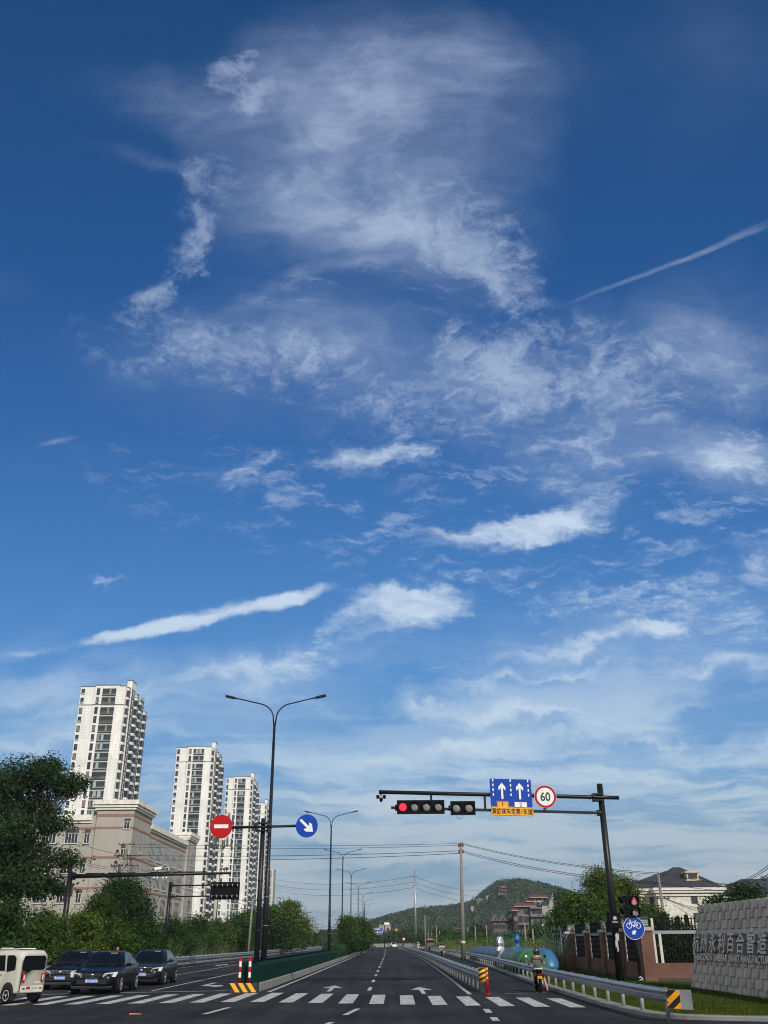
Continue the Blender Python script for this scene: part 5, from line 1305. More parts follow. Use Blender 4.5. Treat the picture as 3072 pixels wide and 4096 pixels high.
def make_car(name, label, loc, rz, body, plate, grille, L=4.6, W=1.79, H=1.46, hood=.92, group=None, badge=None, detail=True, coupe=0.0):
    t = thing(name, label, 'car', loc, rz, group); hw = W/2; k = L/4.6
    S_ = [(-2.28,.70,.30,.60),(-2.20,.82,.22,.70),(-2.02,.93,.19,.77),(-1.55,.985,.19,.855),(-1.0,1.0,.20,.935),(-.2,1.0,.20,.965),(.8,1.0,.20,.985),(1.5,.99,.20,1.02),(2.0,.95,.22,1.05),(2.22,.86,.26,1.0),(2.30,.76,.34,.84)]
    mb = MB(); vs = []
    for y, w, zb, zt in S_:
        y *= k; w *= hw; zt *= hood/.93
        vs += [(-w*.90,y,zb),(-w*.99,y,zb+.10),(-w,y,zb+(zt-zb)*.50),(-w*.985,y,zt-.12),(-w*.93,y,zt-.03),(-w*.72,y,zt+.005),(0,y,zt+.03),(w*.72,y,zt+.005),(w*.93,y,zt-.03),(w*.985,y,zt-.12),(w,y,zb+(zt-zb)*.50),(w*.99,y,zb+.10),(w*.90,y,zb)]
    n = 13; m = len(S_)
    fs = [(i*n+j, i*n+j+1, (i+1)*n+j+1, (i+1)*n+j) for i in range(m-1) for j in range(n-1)]+[(i*n+n-1, i*n, (i+1)*n, (i+1)*n+n-1) for i in range(m-1)]
    fs += [tuple(reversed(range(n))), tuple(range((m-1)*n, m*n))]
    mb.add(vs, fs, 0, True)
    # greenhouse
    zb = .93*hood/.93; gl = [(zb-.03, .93, -1.02, 1.95-coupe*-.0, 0), (zb+.20, .86, -.72, 1.62, 0), (H-.10, .735, -.28, 1.02, 0), (H-.03, .66, -.12, .84, 0), (H, .45, .10, .60, 0)]
    def ring(z, w, y0, y1): w *= hw; y0 *= k; y1 *= k; return [(-w*.80,y0,z),(w*.80,y0,z),(w,y0+.14,z),(w,y1-.16,z),(w*.78,y1,z),(-w*.78,y1,z),(-w,y1-.16,z),(-w,y0+.14,z)]
    rings = [ring(*g[:4]) for g in gl]; vs = sum(rings, [])
    fs = [(i*8+j, i*8+(j+1) % 8, (i+1)*8+(j+1) % 8, (i+1)*8+j) for i in range(4) for j in range(8)]+[tuple(range(32,40))]
    mb.add(vs, fs, 0, True)
    bo = part('body', mb, body, t)
    R = rings
    def pane(a, b, c, d, ins=.06, push=.012, name='window', mi=None, bot=.04):
        a, b, c, d = map(Vector, (a, b, c, d)); n_ = (b-a).cross(d-a).normalized(); mb = MB()
        cen = (a+b+c+d)/4
        if n_.dot(Vector((cen.x, cen.y-.4*k, 0))) < 0: n_ = -n_
        q = []
        for p, u, v in ((a, b, d), (b, a, c), (c, d, b), (d, c, a)): q.append(p+(u-p).normalized()*ins+(v-p).normalized()*bot+n_*push)
        mb.add(q, [(0,1,2,3)]); return part(name, mb, M['carglass'], t)
    lo, hi = R[0], R[3]
    mid = lambda p, q, f: Vector(p).lerp(Vector(q), f)
    def P3(j, f):  # point on side column j at height fraction across rings
        f *= 3; i = min(2, int(f)); return mid(R[i][j], R[i+1][j], f-i)
    # windscreen in two stacked strips joined as one mesh
    def strip(name, j0, j1, f0, f1, ins=.05, push=.014, steps=6):
        mb = MB(); vs = []
        for s in range(steps+1):
            f = f0+(f1-f0)*s/steps; a, b = P3(j0, f), P3(j1, f); d = (b-a).normalized(); a, b = a+d*ins, b-d*ins
            nn_ = d.cross(P3(j0, min(1, f+.1))-P3(j0, max(0, f-.1))).normalized()
            c_ = (a+b)/2
            if nn_.dot(Vector((c_.x, c_.y-.4*k, .1))) < 0: nn_ = -nn_
            vs += [a+nn_*push, b+nn_*push]
        mb.add(vs, [(2*i, 2*i+1, 2*i+3, 2*i+2) for i in range(steps)]); return part(name, mb, M['carglass'], t)
    strip('windscreen', 0, 1, .10, .93, .02); strip('rear_window', 4, 5, .14, .90)
    for j0, j1 in ((2,3),(7,6)):
        for fa, fb in ((.04,.42),(.45,.80),(.83,.98)):
            mb = MB(); vs = []
            for s in range(7):
                f = .16+.66*s/6; a, b = P3(j0, f), P3(j1, f); pa_, pb_ = a.lerp(b, fa), a.lerp(b, fb); sg_ = 1 if j0 == 2 else -1
                vs += [pa_+Vector((sg_*.014,0,.004)), pb_+Vector((sg_*.014,0,.004))]
            mb.add(vs, [(2*i, 2*i+1, 2*i+3, 2*i+2) for i in range(6)]); part('side_window', mb, M['carglass'], t)
    if detail:
        mb = MB()
        for s in (-1,1):
            a_, b_ = P3(2 if s > 0 else 7, .16), P3(3 if s > 0 else 6, .16); mb.tube([a_+Vector((s*.016,0,-.01)), b_+Vector((s*.016,0,-.01))], .011, 6)
            a_, b_ = P3(2 if s > 0 else 7, .84), P3(3 if s > 0 else 6, .84); mb.tube([a_+Vector((s*.018,0,.01)), b_+Vector((s*.018,0,.01))], .009, 6)
        part('window_trim', mb, M['chrome'], t)
        mb = MB(); a_, b_, c_, d_ = P3(0,.86), P3(1,.86), P3(1,.70), P3(0,.70); q_ = [a_.lerp(b_,.62), a_.lerp(b_,.90), d_.lerp(c_,.90), d_.lerp(c_,.62)]; mb.add([p+Vector((0,-.022,.012)) for p in q_], [(0,1,2,3)]); part('sun_visor', mb, M['curtain2'], t)
        for s in (-1,1):
            mb = MB()   # lamp cluster wrapped on the corner
            zl = .66*hood/.93
            mb.hexa([(s*.40*hw/.9,-2.30*k,zl-.055),(s*.86*hw/.9,-2.15*k,zl-.06),(s*.80*hw/.9,-2.0*k,zl-.06),(s*.42*hw/.9,-2.1*k,zl-.03),(s*.44*hw/.9,-2.275*k,zl+.065),(s*.905*hw/.9,-1.97*k,zl+.115),(s*.84*hw/.9,-1.87*k,zl+.11),(s*.42*hw/.9,-2.05*k,zl+.07)], 0)
            for q in (.55,.70): mb.tube([(s*q*hw/.9,-2.20*k+.22*(q-.42),zl+.006),(s*q*hw/.9,-2.298*k+.33*(q-.42),zl+.006)], .045, 10, 1)
            part('headlight', mb, [M['lens'], M['chrome']], t)
            mb = MB(); mb.bbox((s*.66*hw,-2.19*k,.40),(.22,.08,.08),.02,0); part('fog_lamp', mb, M['lens'], t)
            mb = MB(); mb.bbox((s*(hw+.10),-.72*k,.99),(.20,.12,.12),.03,0); mb.box(min(s*hw*.9,s*(hw+.03)),max(s*hw*.9,s*(hw+.03)),-.76*k,-.68*k,.93,.97); part('mirror', mb, body, t)
            for y_ in (-.15,.75): mb = MB(); mb.bbox((s*(hw+.012),y_*k,.80),(.02,.17,.03),.006,0); part('door_handle', mb, M['blackm'], t)
            mb = MB(); mb.bbox((s*.70*hw,2.20*k,.82),(.34,.14,.16),.03,0); part('tail_light', mb, M['taill'], t)
            mb = MB()
            for y_ in (-.80,.28,1.15): mb.box(min(s*hw*.995,s*hw*1.003),max(s*hw*.995,s*hw*1.003),y_*k-.008,y_*k+.008,.30,.88)
            part('door_seam', mb, M['ink'], bo)
        mb = MB()
        if grille == 'bars':
            mb.box(-.46,.46,-2.262*k,-2.20*k,.58,.71,0)
            for z_ in (.595,.635,.675,.71): mb.box(-.47,.47,-2.285*k,-2.263*k,z_-.006,z_+.006,1)
        elif grille == 'slats':
            mb.box(-.42,.42,-2.262*k,-2.20*k,.54,.72,0)
            for (a,b,c,d) in ((-.44,.44,.715,.745),(-.44,.44,.52,.54)): mb.box(a,b,-2.29*k,-2.2*k,c,d,1)
            for q in (-1,1): mb.box(q*.44-.012,q*.44+.012,-2.288*k,-2.2*k,.541,.714,1)
            for i in range(16): x_ = -.39+.78*i/15; mb.box(x_-.006,x_+.006,-2.275*k,-2.262*k,.55,.71,1)
        else:
            pl = [(-.52,.70),(-.40,.47),(.40,.47),(.52,.70),(.44,.74),(-.44,.74)]
            mb.prism(pl, (0,-2.25*k,0), XA, ZA, .04, 0)
            for a, b in zip(pl, pl[1:]+pl[:1]): mb.tube([(a[0],-2.292*k,a[1]),(b[0],-2.292*k,b[1])], .013, 6, 1)
            for i in range(15): x_ = -.42+.84*i/14; mb.box(x_-.005,x_+.005,-2.305*k,-2.29*k,.49,.73,1)
        part('grille', mb, [M['ink'], M['chrome']], t)
        mb = MB(); mb.bbox((0,-2.27*k,.42),(1.15,.05,.16),.02,0); mb.box(-.80,.80,-2.265*k,-2.235*k,.265,.285,1); mb.bbox((0,-2.20*k,.225),(1.5,.12,.07),.02,0); part('lower_intake', mb, [M['ink'], M['chrome']], t)
        mb = MB(); o = Vector((0,-2.305*k,.67 if grille != 'fall' else .63))
        mb.lathe([(.062,0),(.058,-.015),(.001,-.02)], o, 20, 0, 'Y'); 
        if badge == 'ring':
            ringpoly(mb, o+Vector((0,-.024,0)), XA, ZA, .048, .06, 22, 0); put_text(mb, 'V', .07, o+Vector((0,-.026,.018)), XA, ZA, 1, .002); put_text(mb, 'W', .06, o+Vector((0,-.026,-.018)), XA, ZA, 1, .002)
        part('badge', mb, [M['chrome'], M['ink']], t)
        mb = MB(); mb.box(-.22,.22,-2.325*k,-2.305*k,.40,.54,0); ringp = [(-.212,.408),(.212,.408),(.212,.532),(-.212,.532)]
        for a, b in zip(ringp, ringp[1:]+ringp[:1]): mb.tube([(a[0],-2.327*k,a[1]),(b[0],-2.327*k,b[1])], .003, 4, 1)
        put_text(mb, plate, .105, (0,-2.329*k,.468), XA, ZA, 1, .002, .92); part('number_plate', mb, [M['plateblue'], M['white']], t)
        mb = MB()
        for s in (-1,1): mb.tube([(s*.25,-1.05*k,.955),(s*.55,-.98*k,.97)], .008, 5)
        part('wiper', mb, M['ink'], t)
    for s in (-1,1):
        for y_ in (-1.42,1.35):
            mb = MB(); mb.tube([(s*(hw-.20),y_*k,.33),(s*(hw+.002),y_*k,.33)], .375, 28, smooth=False); part('wheel_arch', mb, M['ink'], t)
            wheel(t, (s*(hw-.06), y_*k, .325), .325, .20, s, 10)
    return t
M['navy'] = mat('navy_paint', (.003,.004,.008), .3, .0, coat=.06, ior=1.25, var=.1, vs=2)
M['blackp'] = mat('black_car_paint', (.004,.004,.005), .3, .0, coat=.06, ior=1.25)
M['blackp2'] = mat('charcoal_car_paint', (.007,.008,.009), .3, .0, coat=.10, ior=1.3)
cg = 'dark saloon cars waiting at the stop line'
c1 = make_car('parked_car', 'dark navy saloon car in front, its blue plate over the stop line', (-11.33,38.6+2.2,0), R_(2), M['navy'], '浙A·5N07G', 'bars', group=cg, badge='ring')
mb = MB(); mb.lathe([(.03,0),(.02,.04),(.045,.08),(.06,.11),(.045,.15),(.001,.17)], (.30,.1,1.44), 10, 0); mb.lathe([(.015,.0),(.015,.02)], (.30,.1,1.43), 8, 1); part('roof_ornament', mb, [mat('pink_plastic', (.5,.12,.14), .5), M['chrome']], c1)
make_car('parked_car', 'black saloon car with vertical slat grille, partly hidden left of the navy car', (-13.75,44.6,0), R_(1), M['blackp'], '浙A·8720G', 'slats', group=cg, H=1.47)
make_car('parked_car', 'black saloon car with arched chrome grille stopped behind the navy car', (-11.3,48.3,0), R_(2), M['blackp2'], '浙A·D5R8Q', 'fall', group=cg, L=4.7, W=1.83)
q = G(1283,3785)
make_car('moving_car', 'tiny dark off-road car far down the left carriageway beside the pale wall', (-12.2,235,0), 0, M['blackp'], '浙A·1', 'bars', H=1.8, hood=1.05, detail=False)
make_car('moving_car', 'tiny white car far away at the end of the right carriageway', (2.0,318,0), R_(8), mat('white_paint', (.7,.7,.7), .3, coat=.6), '', 'bars', detail=False)

# ---------------------------------------------------------------- cream three-wheeler
M['cream'] = mat('cream_paint', (.50,.49,.42), .38, coat=.3, var=.10, vs=2.5)
M['creamd'] = mat('pale_door_paint', (.60,.60,.51), .38, coat=.3)
hd = Vector((-.83,.557,0)).normalized(); tc_ = Vector((-12.05,33.5,0))+hd*.60
tw = thing('three_wheeler', 'cream enclosed electric three-wheeler with red ring tail lights crossing the zebra', 'three-wheeler', tc_, math.atan2(-hd.x, hd.y))
def rsec(y, w, z0, z1, rt, rb=.06, n=5):
    out = []
    for (cx, cz, a0, r) in ((w-rb, z0+rb, -90, rb), (w-rt, z1-rt, 0, rt), (-w+rt, z1-rt, 90, rt), (-w+rb, z0+rb, 180, rb)):
        for i in range(n+1): a = R_(a0+90*i/n); out.append((cx+r*math.cos(a), y, cz+r*math.sin(a)))
    return out
secs = [rsec(-1.06,.46,.42,1.40,.20), rsec(-1.02,.52,.33,1.50,.20), rsec(-.90,.55,.30,1.56,.20), rsec(-.2,.56,.29,1.585,.20), rsec(.55,.56,.29,1.57,.20), rsec(.85,.53,.29,1.45,.22), rsec(1.2,.46,.30,.98,.2), rsec(1.45,.34,.34,.80,.15)]
mb = MB(); vs = sum(secs, []); n = len(secs[0])
mb.add(vs, [(i*n+j, i*n+(j+1) % n, (i+1)*n+(j+1) % n, (i+1)*n+j) for i in range(len(secs)-1) for j in range(n)]+[tuple(range(n)), tuple(reversed(range((len(secs)-1)*n, len(secs)*n)))], 0, True)
bd_ = part('body', mb, M['cream'], tw)
def rpan(name, pts, o, ax, ay, m_, parent, th=.012, label=None):
    mb = MB(); mb.prism(pts, o, ax, ay, th); return part(name, mb, m_, parent, label)
# rear: window, lamps, plate recess, bumper
bx = -XA  # seen from behind, right is +x local
f = Vector((0,-1.066,0))
def rp(w, h, r): return rrect(w, h, r)
rpan('rear_window', rp(.84,.42,.08), Vector((-.42,-1.03,.98)), XA, Vector((0,.03,1)).normalized(), M['carglass'], tw, .045)
for s in (-1,1):
    mb = MB(); c = Vector((s*.36,-1.075,.76)); out_ = [(.055*math.cos(a), .055*math.sin(a)+(.07 if math.sin(a) > 0 else -.07)) for a in [2*math.pi*i/24 for i in range(24)]]
    inn = [(p[0]*.42, p[1]*.62) for p in out_]
    mb.prism(out_, c, XA, ZA, .03, 0); mb.prism(inn, c-YA*.031, XA, ZA, .008, 1); part('tail_light', mb, [M['taill'], M['creamd']], tw)
mb = MB(); mb.bbox((0,-1.075,.42),(.86,.05,.20),.02,0); mb.box(-.36,-.28,-1.106,-1.10,.42,.46,1); mb.box(.28,.36,-1.106,-1.10,.42,.46,1); mb.box(-.22,-.08,-1.107,-1.10,.42,.50,2); mb.box(-.0,.2,-1.106,-1.10,.44,.455,1); part('bumper', mb, [M['cream'], M['ink'], M['taill']], tw)
mb = MB(); mb.box(.10,.30,-1.071,-1.066,.60,.63); part('sticker', mb, M['white'], tw)
for s in (-1,1):
    ax = YA; 
    def side(name, pts, m_, off=.0, th=.01):
        mb = MB(); x = s*(.562+off); vs = [(x, p[0], p[1]) for p in pts]+[(x+s*th, p[0], p[1]) for p in pts]; n_ = len(pts)
        mb.add(vs, [tuple(range(n_)), tuple(range(n_, 2*n_))]+[(j, (j+1) % n_, n_+(j+1) % n_, n_+j) for j in range(n_)]); return part(name, mb, m_, tw)
    side('side_window', [(-.86,1.00),(-.45,.93),(-.42,.95),(-.36,1.40),(-.46,1.42),(-.72,1.42),(-.84,1.34)], M['carglass'])
    dr = side('door', [(-.33,.92),(-.10,.34),(.58,.34),(.74,.60),(.76,.92)], M['creamd'])
    side('side_window', [(-.32,.96),(.74,.96),(.60,1.40),(-.24,1.42)], M['carglass'])
    mb = MB(); mb.bbox((s*.582,-.16,.84),(.03,.12,.035),.01,0); part('door_handle', mb, M['chrome'], dr)
    mb = MB(); x = s*.5745
    for cy_, cz_, r_, mi in ((.25,.62,.16,0),(.02,.74,.09,1),(.30,.45,.11,2)): mb.add([(x+s*.002*mi, cy_+r_*math.cos(a), cz_+r_*.8*math.sin(a)) for a in [2*math.pi*i/18 for i in range(18)]], [tuple(range(18))], mi)
    part('door_graphic', mb, [M['white'], mat('peach', (.5,.25,.12), .6), mat('teal', (.02,.16,.14), .6)], dr)
    mb = MB(); mb.tube([(s*(.40),-.60,.33),(s*.572,-.60,.33)], .30, 26, smooth=False); part('wheel_arch', mb, M['ink'], tw)
    wheel(tw, (s*.515,-.60,.245), .245, .15, s, 3)
wheel(tw, (0,1.15,.245), .245, .13, 1, 3)
mb = MB(); mb.bbox((0,.05,1.60),(.86,.9,.03),.012,0); mb.bbox((0,-.55,1.61),(.5,.3,.03),.01,1); mb.bbox((-.3,.1,1.625),(.12,.5,.03),.01,1); part('roof_rack', mb, [M['cream'], M['white']], tw)

# ================================================================ people
def skin_mesh(name, V, E, Rd, m_, parent, sub=2, root=0):
    me = bpy.data.meshes.new(name); me.from_pydata([tuple(v) for v in V], E, []); ob = bpy.data.objects.new(name, me); COL.objects.link(ob)
    md = ob.modifiers.new('s', 'SKIN'); md.use_smooth_shade = True
    for i, r in enumerate(Rd):
        r = r if isinstance(r, tuple) else (r, r); me.skin_vertices[0].data[i].radius = r
    me.skin_vertices[0].data[root].use_root = True
    sb = ob.modifiers.new('u', 'SUBSURF'); sb.levels = sub; sb.render_levels = sub
    dg = bpy.context.evaluated_depsgraph_get(); m2_ = bpy.data.meshes.new_from_object(ob.evaluated_get(dg)); bpy.data.objects.remove(ob)
    m2_.materials.clear(); m2_.materials.append(m_); m2_.polygons.foreach_set('use_smooth', [True]*len(m2_.polygons)); m2_.name = name
    return link(name, m2_, parent)
M['shirt'] = mat('grey_shirt', (.075,.072,.065), .85, var=.2, vs=9); M['short'] = mat('black_shorts', (.010,.010,.012), .85); M['helmet'] = mat('helmet_shell', (.03,.032,.034), .15, .3, coat=.8)
def make_rider(name, label, loc, rz, shirt, phone=False, foot=False, detail=True, helmet=None, pants=None):
    t = thing(name, label, 'person', loc, rz)
    # local: +y is the way the rider faces
    V = [(0,-.10,.80),(0,-.09,.98),(0,-.03,1.16),(0,0,1.24),(0,.02,1.31),(0,.04,1.40),(0,.05,1.46)]; Rr = [(.145,.12),(.13,.10),(.15,.10),(.10,.08),(.05,.05),(.075,.085),(.06,.07)]
    E = [(0,1),(1,2),(2,3),(3,4),(4,5),(5,6)]
    def chain(start, pts, rs):
        k = start
        for p, r in zip(pts, rs): V.append(p); Rr.append(r); E.append((k, len(V)-1)); k = len(V)-1
        return k
    # arms
    chain(3, [(-.17,0,1.21),(-.30,.10,1.02),(-.30,.36,.98),(-.31,.44,.98)], [.062,.045,.035,.030])
    if phone: chain(3, [(.17,0,1.21),(.30,.06,1.00),(.20,.17,1.22),(.13,.14,1.33)], [.062,.045,.036,.030])
    else: chain(3, [(.17,0,1.21),(.30,.10,1.02),(.30,.36,.98),(.31,.44,.98)], [.062,.045,.035,.030])
    chain(0, [(-.10,-.06,.76),(-.13,.34,.74),(-.13,.30,.36),(-.13,.28,.24),(-.13,.40,.20)], [.085,.062,.048,.032,.028])
    if foot: chain(0, [(.12,-.06,.76),(.24,.22,.52),(.33,.08,.16),(.34,.06,.06),(.38,.20,.035)], [.085,.062,.045,.032,.028])
    else: chain(0, [(.10,-.06,.76),(.13,.34,.74),(.13,.30,.36),(.13,.28,.24),(.13,.40,.20)], [.085,.062,.048,.032,.028])
    skin_mesh('body', V, E, Rr, M['skin'], t)
    # hands: fingers
    if detail:
        for hx, hy, hz, up in ((-.31,.45,.98,0),(.13,.13,1.35,1) if phone else (.31,.45,.98,0)):
            mb = MB()
            for k in range(4):
                o = -.024+.016*k; ln = (.055,.065,.06,.045)[k]
                if up: mb.tube([(hx+.01,hy+o,hz),(hx-.02,hy+o,hz+ln*.6),(hx-.045,hy+o,hz+ln)], [.009,.008,.006], 6)
                else: mb.tube([(hx+o,hy,hz),(hx+o,hy+.03,hz+.012),(hx+o,hy+.045,hz-ln*.5)], [.009,.008,.006], 6)
            mb.tube([(hx-.03,hy-.02,hz-.01),(hx-.045,hy+.01,hz+.0),(hx-.03,hy+.03,hz+.01)], [.010,.009,.007], 6); part('fingers', mb, M['skin'], t)
    V2 = [(0,-.10,.80),(0,-.09,.98),(0,-.03,1.15),(0,0,1.235),(-.17,0,1.215),(-.26,.06,1.08),(.17,0,1.215),(.26,.04,1.08)]
    skin_mesh('shirt', V2, [(0,1),(1,2),(2,3),(3,4),(4,5),(3,6),(6,7)], [(.165,.14),(.155,.125),(.175,.125),(.12,.10),.08,.066,.08,.066], shirt, t)
    V3 = [(0,-.11,.83),(0,-.10,.76),(-.11,-.02,.76),(-.13,.33,.72),(.12,-.02,.76),((.235,.21,.53) if foot else (.13,.33,.72))]
    skin_mesh('shorts', V3, [(0,1),(1,2),(2,3),(1,4),(4,5)], [(.16,.13),(.15,.13),.10,.085,.10,.085], pants or M['short'], t)
    mb = MB(); c = (0,.045,1.47); prof = [(.001,.145),(.06,.135),(.105,.10),(.128,.045),(.134,-.02),(.125,-.07)]
    mb.lathe(prof, c, 20, 0); mb.prism([(-.11,-.01),(.11,-.01),(.09,.09),(-.09,.09)], (0,.15,1.475), XA, Vector((0,1,-.12)).normalized(), .012, 0)
    part('helmet', mb, helmet or M['helmet'], t)
    mb = MB(); mb.lathe([(.105,0),(.11,-.03),(.09,-.07)], (0,.035,1.41), 14); part('hair', mb, M['ink'], t)
    # face
    if detail:
        mb = MB(); mb.lathe([(.012,0),(.016,-.02),(.001,-.035)], (0,.125,1.40), 8, 0, 'Y'); mb.bbox((-.03,.115,1.425),(.02,.01,.01),.003,1); mb.bbox((.03,.115,1.425),(.02,.01,.01),.003,1); mb.bbox((0,.115,1.365),(.045,.01,.008),.003,1); part('face', mb, [M['skin'], M['ink']], t)
    mb = MB(); mb.bbox((-.13,.38,.17),(.10,.26,.05),.015,0); part('sandal', mb, M['ink'], t)
    mb = MB(); (mb.bbox((.375,.15,.03),(.10,.27,.04),.015,0) if foot else mb.bbox((.13,.38,.17),(.10,.26,.05),.015,0)); part('sandal', mb, M['ink'], t)
    return t
def make_scooter(name, label, loc, rz, col, rearplate=True):
    t = thing(name, label, 'scooter', loc, rz)
    for y_, r_ in ((-.58,.22),(.62,.22)): wheel(t, (0,y_,.22), r_, .10, 1, 5)
    mb = MB(); st_ = [(-.72,.10,.46,.62),(-.55,.15,.42,.70),(-.25,.15,.36,.72),(.05,.13,.30,.60),(.12,.14,.26,.33),(.42,.14,.26,.33),(.46,.10,.28,.80),(.52,.12,.40,.92),(.58,.08,.55,.90)]
    vs = []
    for y_, w, z0, z1 in st_: vs += [(-w*.8,y_,z0),(w*.8,y_,z0),(w,y_,(z0+z1)/2),(w*.7,y_,z1),(-w*.7,y_,z1),(-w,y_,(z0+z1)/2)]
    mb.add(vs, [(i*6+j, i*6+(j+1) % 6, (i+1)*6+(j+1) % 6, (i+1)*6+j) for i in range(len(st_)-1) for j in range(6)]+[(5,4,3,2,1,0), tuple(range((len(st_)-1)*6, len(st_)*6))], 0, True)
    part('body', mb, col, t)
    mb = MB(); mb.bbox((0,-.28,.73),(.24,.68,.10),.04,0); part('seat', mb, M['blackm'], t)
    mb = MB(); mb.tube([(0,.60,.30),(0,.50,.98)], .025, 8); mb.tube([(-.32,.44,.97),(-.18,.48,1.0),(.18,.48,1.0),(.32,.44,.97)], .014, 8); mb.tube([(0,.62,.22),(0,.60,.40)], .03, 8); part('handlebar', mb, M['blackm'], t)
    for s in (-1,1):
        mb = MB(); mb.tube([(s*.26,.46,1.0),(s*.34,.44,1.16)], .007, 6, 0); mb.lathe([(.045,-.01),(.05,.0),(.045,.012)], (s*.36,.44,1.20), 14, 0 if s > 0 else 1, 'Y'); part('mirror', mb, [M['blackm'], M['white']], t)
    mb = MB(); mb.bbox((0,-.72,.60),(.13,.04,.03),.01,0); part('tail_light', mb, M['taill'], t)
    if rearplate:
        mb = MB(); mb.box(-.085,.085,-.775,-.765,.455,.555,0); mb.box(-.085,.085,-.775,-.765,.325,.445,1); put_text(mb, '浙A', .055, (0,-.777,.505), XA, ZA, 2, .001); put_text(mb, '50763', .06, (0,-.777,.385), XA, ZA, 2, .001)
        part('number_plate', mb, [M['yellow'], M['white'], M['ink']], t)
    mb = MB(); mb.prism([(-.06,0),(.06,0),(.07,.24),(-.07,.24)], (0,-.83,.28), XA, Vector((0,.35,1)).normalized(), .012); part('mudguard', mb, M['blackm'], t)
    mb = MB(); mb.prism([(-.06,0),(.06,0),(.05,.06),(-.05,.06)], (0,.60,.85), XA, Vector((0,.5,1)).normalized(), -.02); part('headlight', mb, M['lens'], t)
    mb = MB(); mb.tube([(-.09,-.35,.28),(-.16,-.45,.06)], .012, 6); part('stand', mb, M['blackm'], t)
    return t
SXY = (5.68, 38.15, 0)
make_scooter('scooter', 'black electric scooter with yellow and white plate, standing by the outer guardrail', SXY, R_(-3), M['blackp'])
rp_ = make_rider('person', 'rider in grey shirt and dark helmet seated on the black scooter, phone at ear', (SXY[0], SXY[1]-.05, 0), R_(-3), M['shirt'], phone=True, foot=True)
rp_.scale = (.94,.94,.94)
mb = MB(); vs = []
for i in range(25):
    a = 2*math.pi*i/24; vs += [(.172*math.cos(a), -.11+.148*math.sin(a), .80), (.168*math.cos(a), -.108+.142*math.sin(a), .87)]
mb.add(vs, [(2*i, 2*i+2, 2*i+3, 2*i+1) for i in range(24)]); part('waist_bag', mb, mat('pale_bag', (.55,.50,.44), .7), rp_)
mb = MB(); mb.bbox((.125,.10,1.40),(.02,.06,.13),.006,0); part('phone', mb, M['ink'], rp_)
g2 = G(1757, 3825)
wshirt = mat('white_rain_cape', (.62,.62,.62), .7, var=.1, vs=5)
make_scooter('scooter', 'dark scooter riding towards the camera on the far bike lane', (6.1,112,0), math.pi, M['blackp'], False)
make_rider('person', 'distant rider in white sun cape on the dark scooter in the bike lane', (6.1,112,0), math.pi, wshirt, detail=False, pants=wshirt)
make_scooter('scooter', 'very distant white scooter near the far end of the bike lane', (6.4,205,0), math.pi, mat('white_plastic', (.6,.6,.6), .4), False)
make_rider('person', 'very distant rider in white near the far end of the bike lane', (6.4,205,0), math.pi, wshirt, detail=False, helmet=wshirt, pants=wshirt)
# ================================================================ villa and houses on the right
M['vwall'] = brick_mat('pale_stone', (.62,.59,.51), (.58,.55,.47), (.46,.43,.37), .9, .45, 1.0, msize=.012, bump=.1)
M['hpale'] = mat('house_pale', (.30,.28,.25), .9, var=.12, vs=.5)
M['vtrim'] = mat('pale_trim', (.60,.58,.52), .8, var=.12, vs=1.5)
M['slate'] = mat('slate_roof', (.030,.030,.036), .7, var=.25, vs=1.5, bump=.4, bs=8)
VY = 150.0
vo = P(2640, 3700, VY); VX0 = P(2632,3600,VY).x; VX1 = P(2886,3600,VY).x; VE = P(2700,3563,VY).z
vl = thing('villa', 'pale stone villa with dark hipped roof and cream chimney behind the railings', 'house', (VX0, VY, 0))
o = vl.location
mb = MB(o); mb.box(VX0, VX1, VY, VY+11, 0, VE-.3); mb.box(VX0-4.6, VX0-.01, VY+2.2, VY+11, 0, VE-.3); part('wall', mb, M['vwall'], vl)
mb = MB(o)
for e, h0, h1 in ((.25,-.75,-.45),(.55,-.30,.05),(.75,.05,.42)):
    mb.box(VX0-e, VX1+e, VY-e, VY+11+e, VE+h0, VE+h1)
    mb.box(VX0-4.6-e, VX0-e-.01, VY+2.2-e, VY+11+e-.01, VE+h0-.005, VE+h1-.005)
k = int((VX1-VX0)/.9)

part('eaves', mb, M['vtrim'], vl)
for i in range(k):
    x = VX0+.3+i*.9; mb = MB(o); mb.hexa([(x,VY-.12,VE-.62),(x+.2,VY-.12,VE-.62),(x+.2,VY-.001,VE-.62),(x,VY-.001,VE-.62),(x,VY-.5,VE-.31),(x+.2,VY-.5,VE-.31),(x+.2,VY-.001,VE-.31),(x,VY-.001,VE-.31)]); part('bracket', mb, M['hpale'], vl)
mb = MB(o); ap1, ap2 = P(2690,3494,VY+6), P(2706,3497,VY+6); e = .7; z = VE+.42; RZ = ap1.z+.9
mb.add([(VX0-e,VY-e,z),(VX1+e,VY-e,z),(VX1+e,VY+11+e,z),(VX0-e,VY+11+e,z),(ap1.x,VY+5.5,RZ),(ap1.x+1.2,VY+5.5,RZ)], [(0,1,5,4),(1,2,5),(2,3,4,5),(3,0,4)])
mb.add([(VX0-4.6-e,VY+2.2-e,z-.005),(VX0+2,VY+2.2-e,z-.005),(VX0+2,VY+11.6,z-.005),(VX0-4.6-e,VY+11.6,z-.005),(ap1.x-1.0,VY+6.5,RZ-.5),(ap1.x+.2,VY+6.5,RZ-.5)], [(0,1,5,4),(1,2,5),(2,3,4,5),(3,0,4)])
rf = part('roof', mb, M['slate'], vl)
mb = MB(o); c = P(2770,3540,VY+2); mb.box(c.x-1.0,c.x+1.0,VY+1.2,VY+2.8,z,P(2770,3520,VY+2).z,0); zt_ = P(2770,3520,VY+2).z
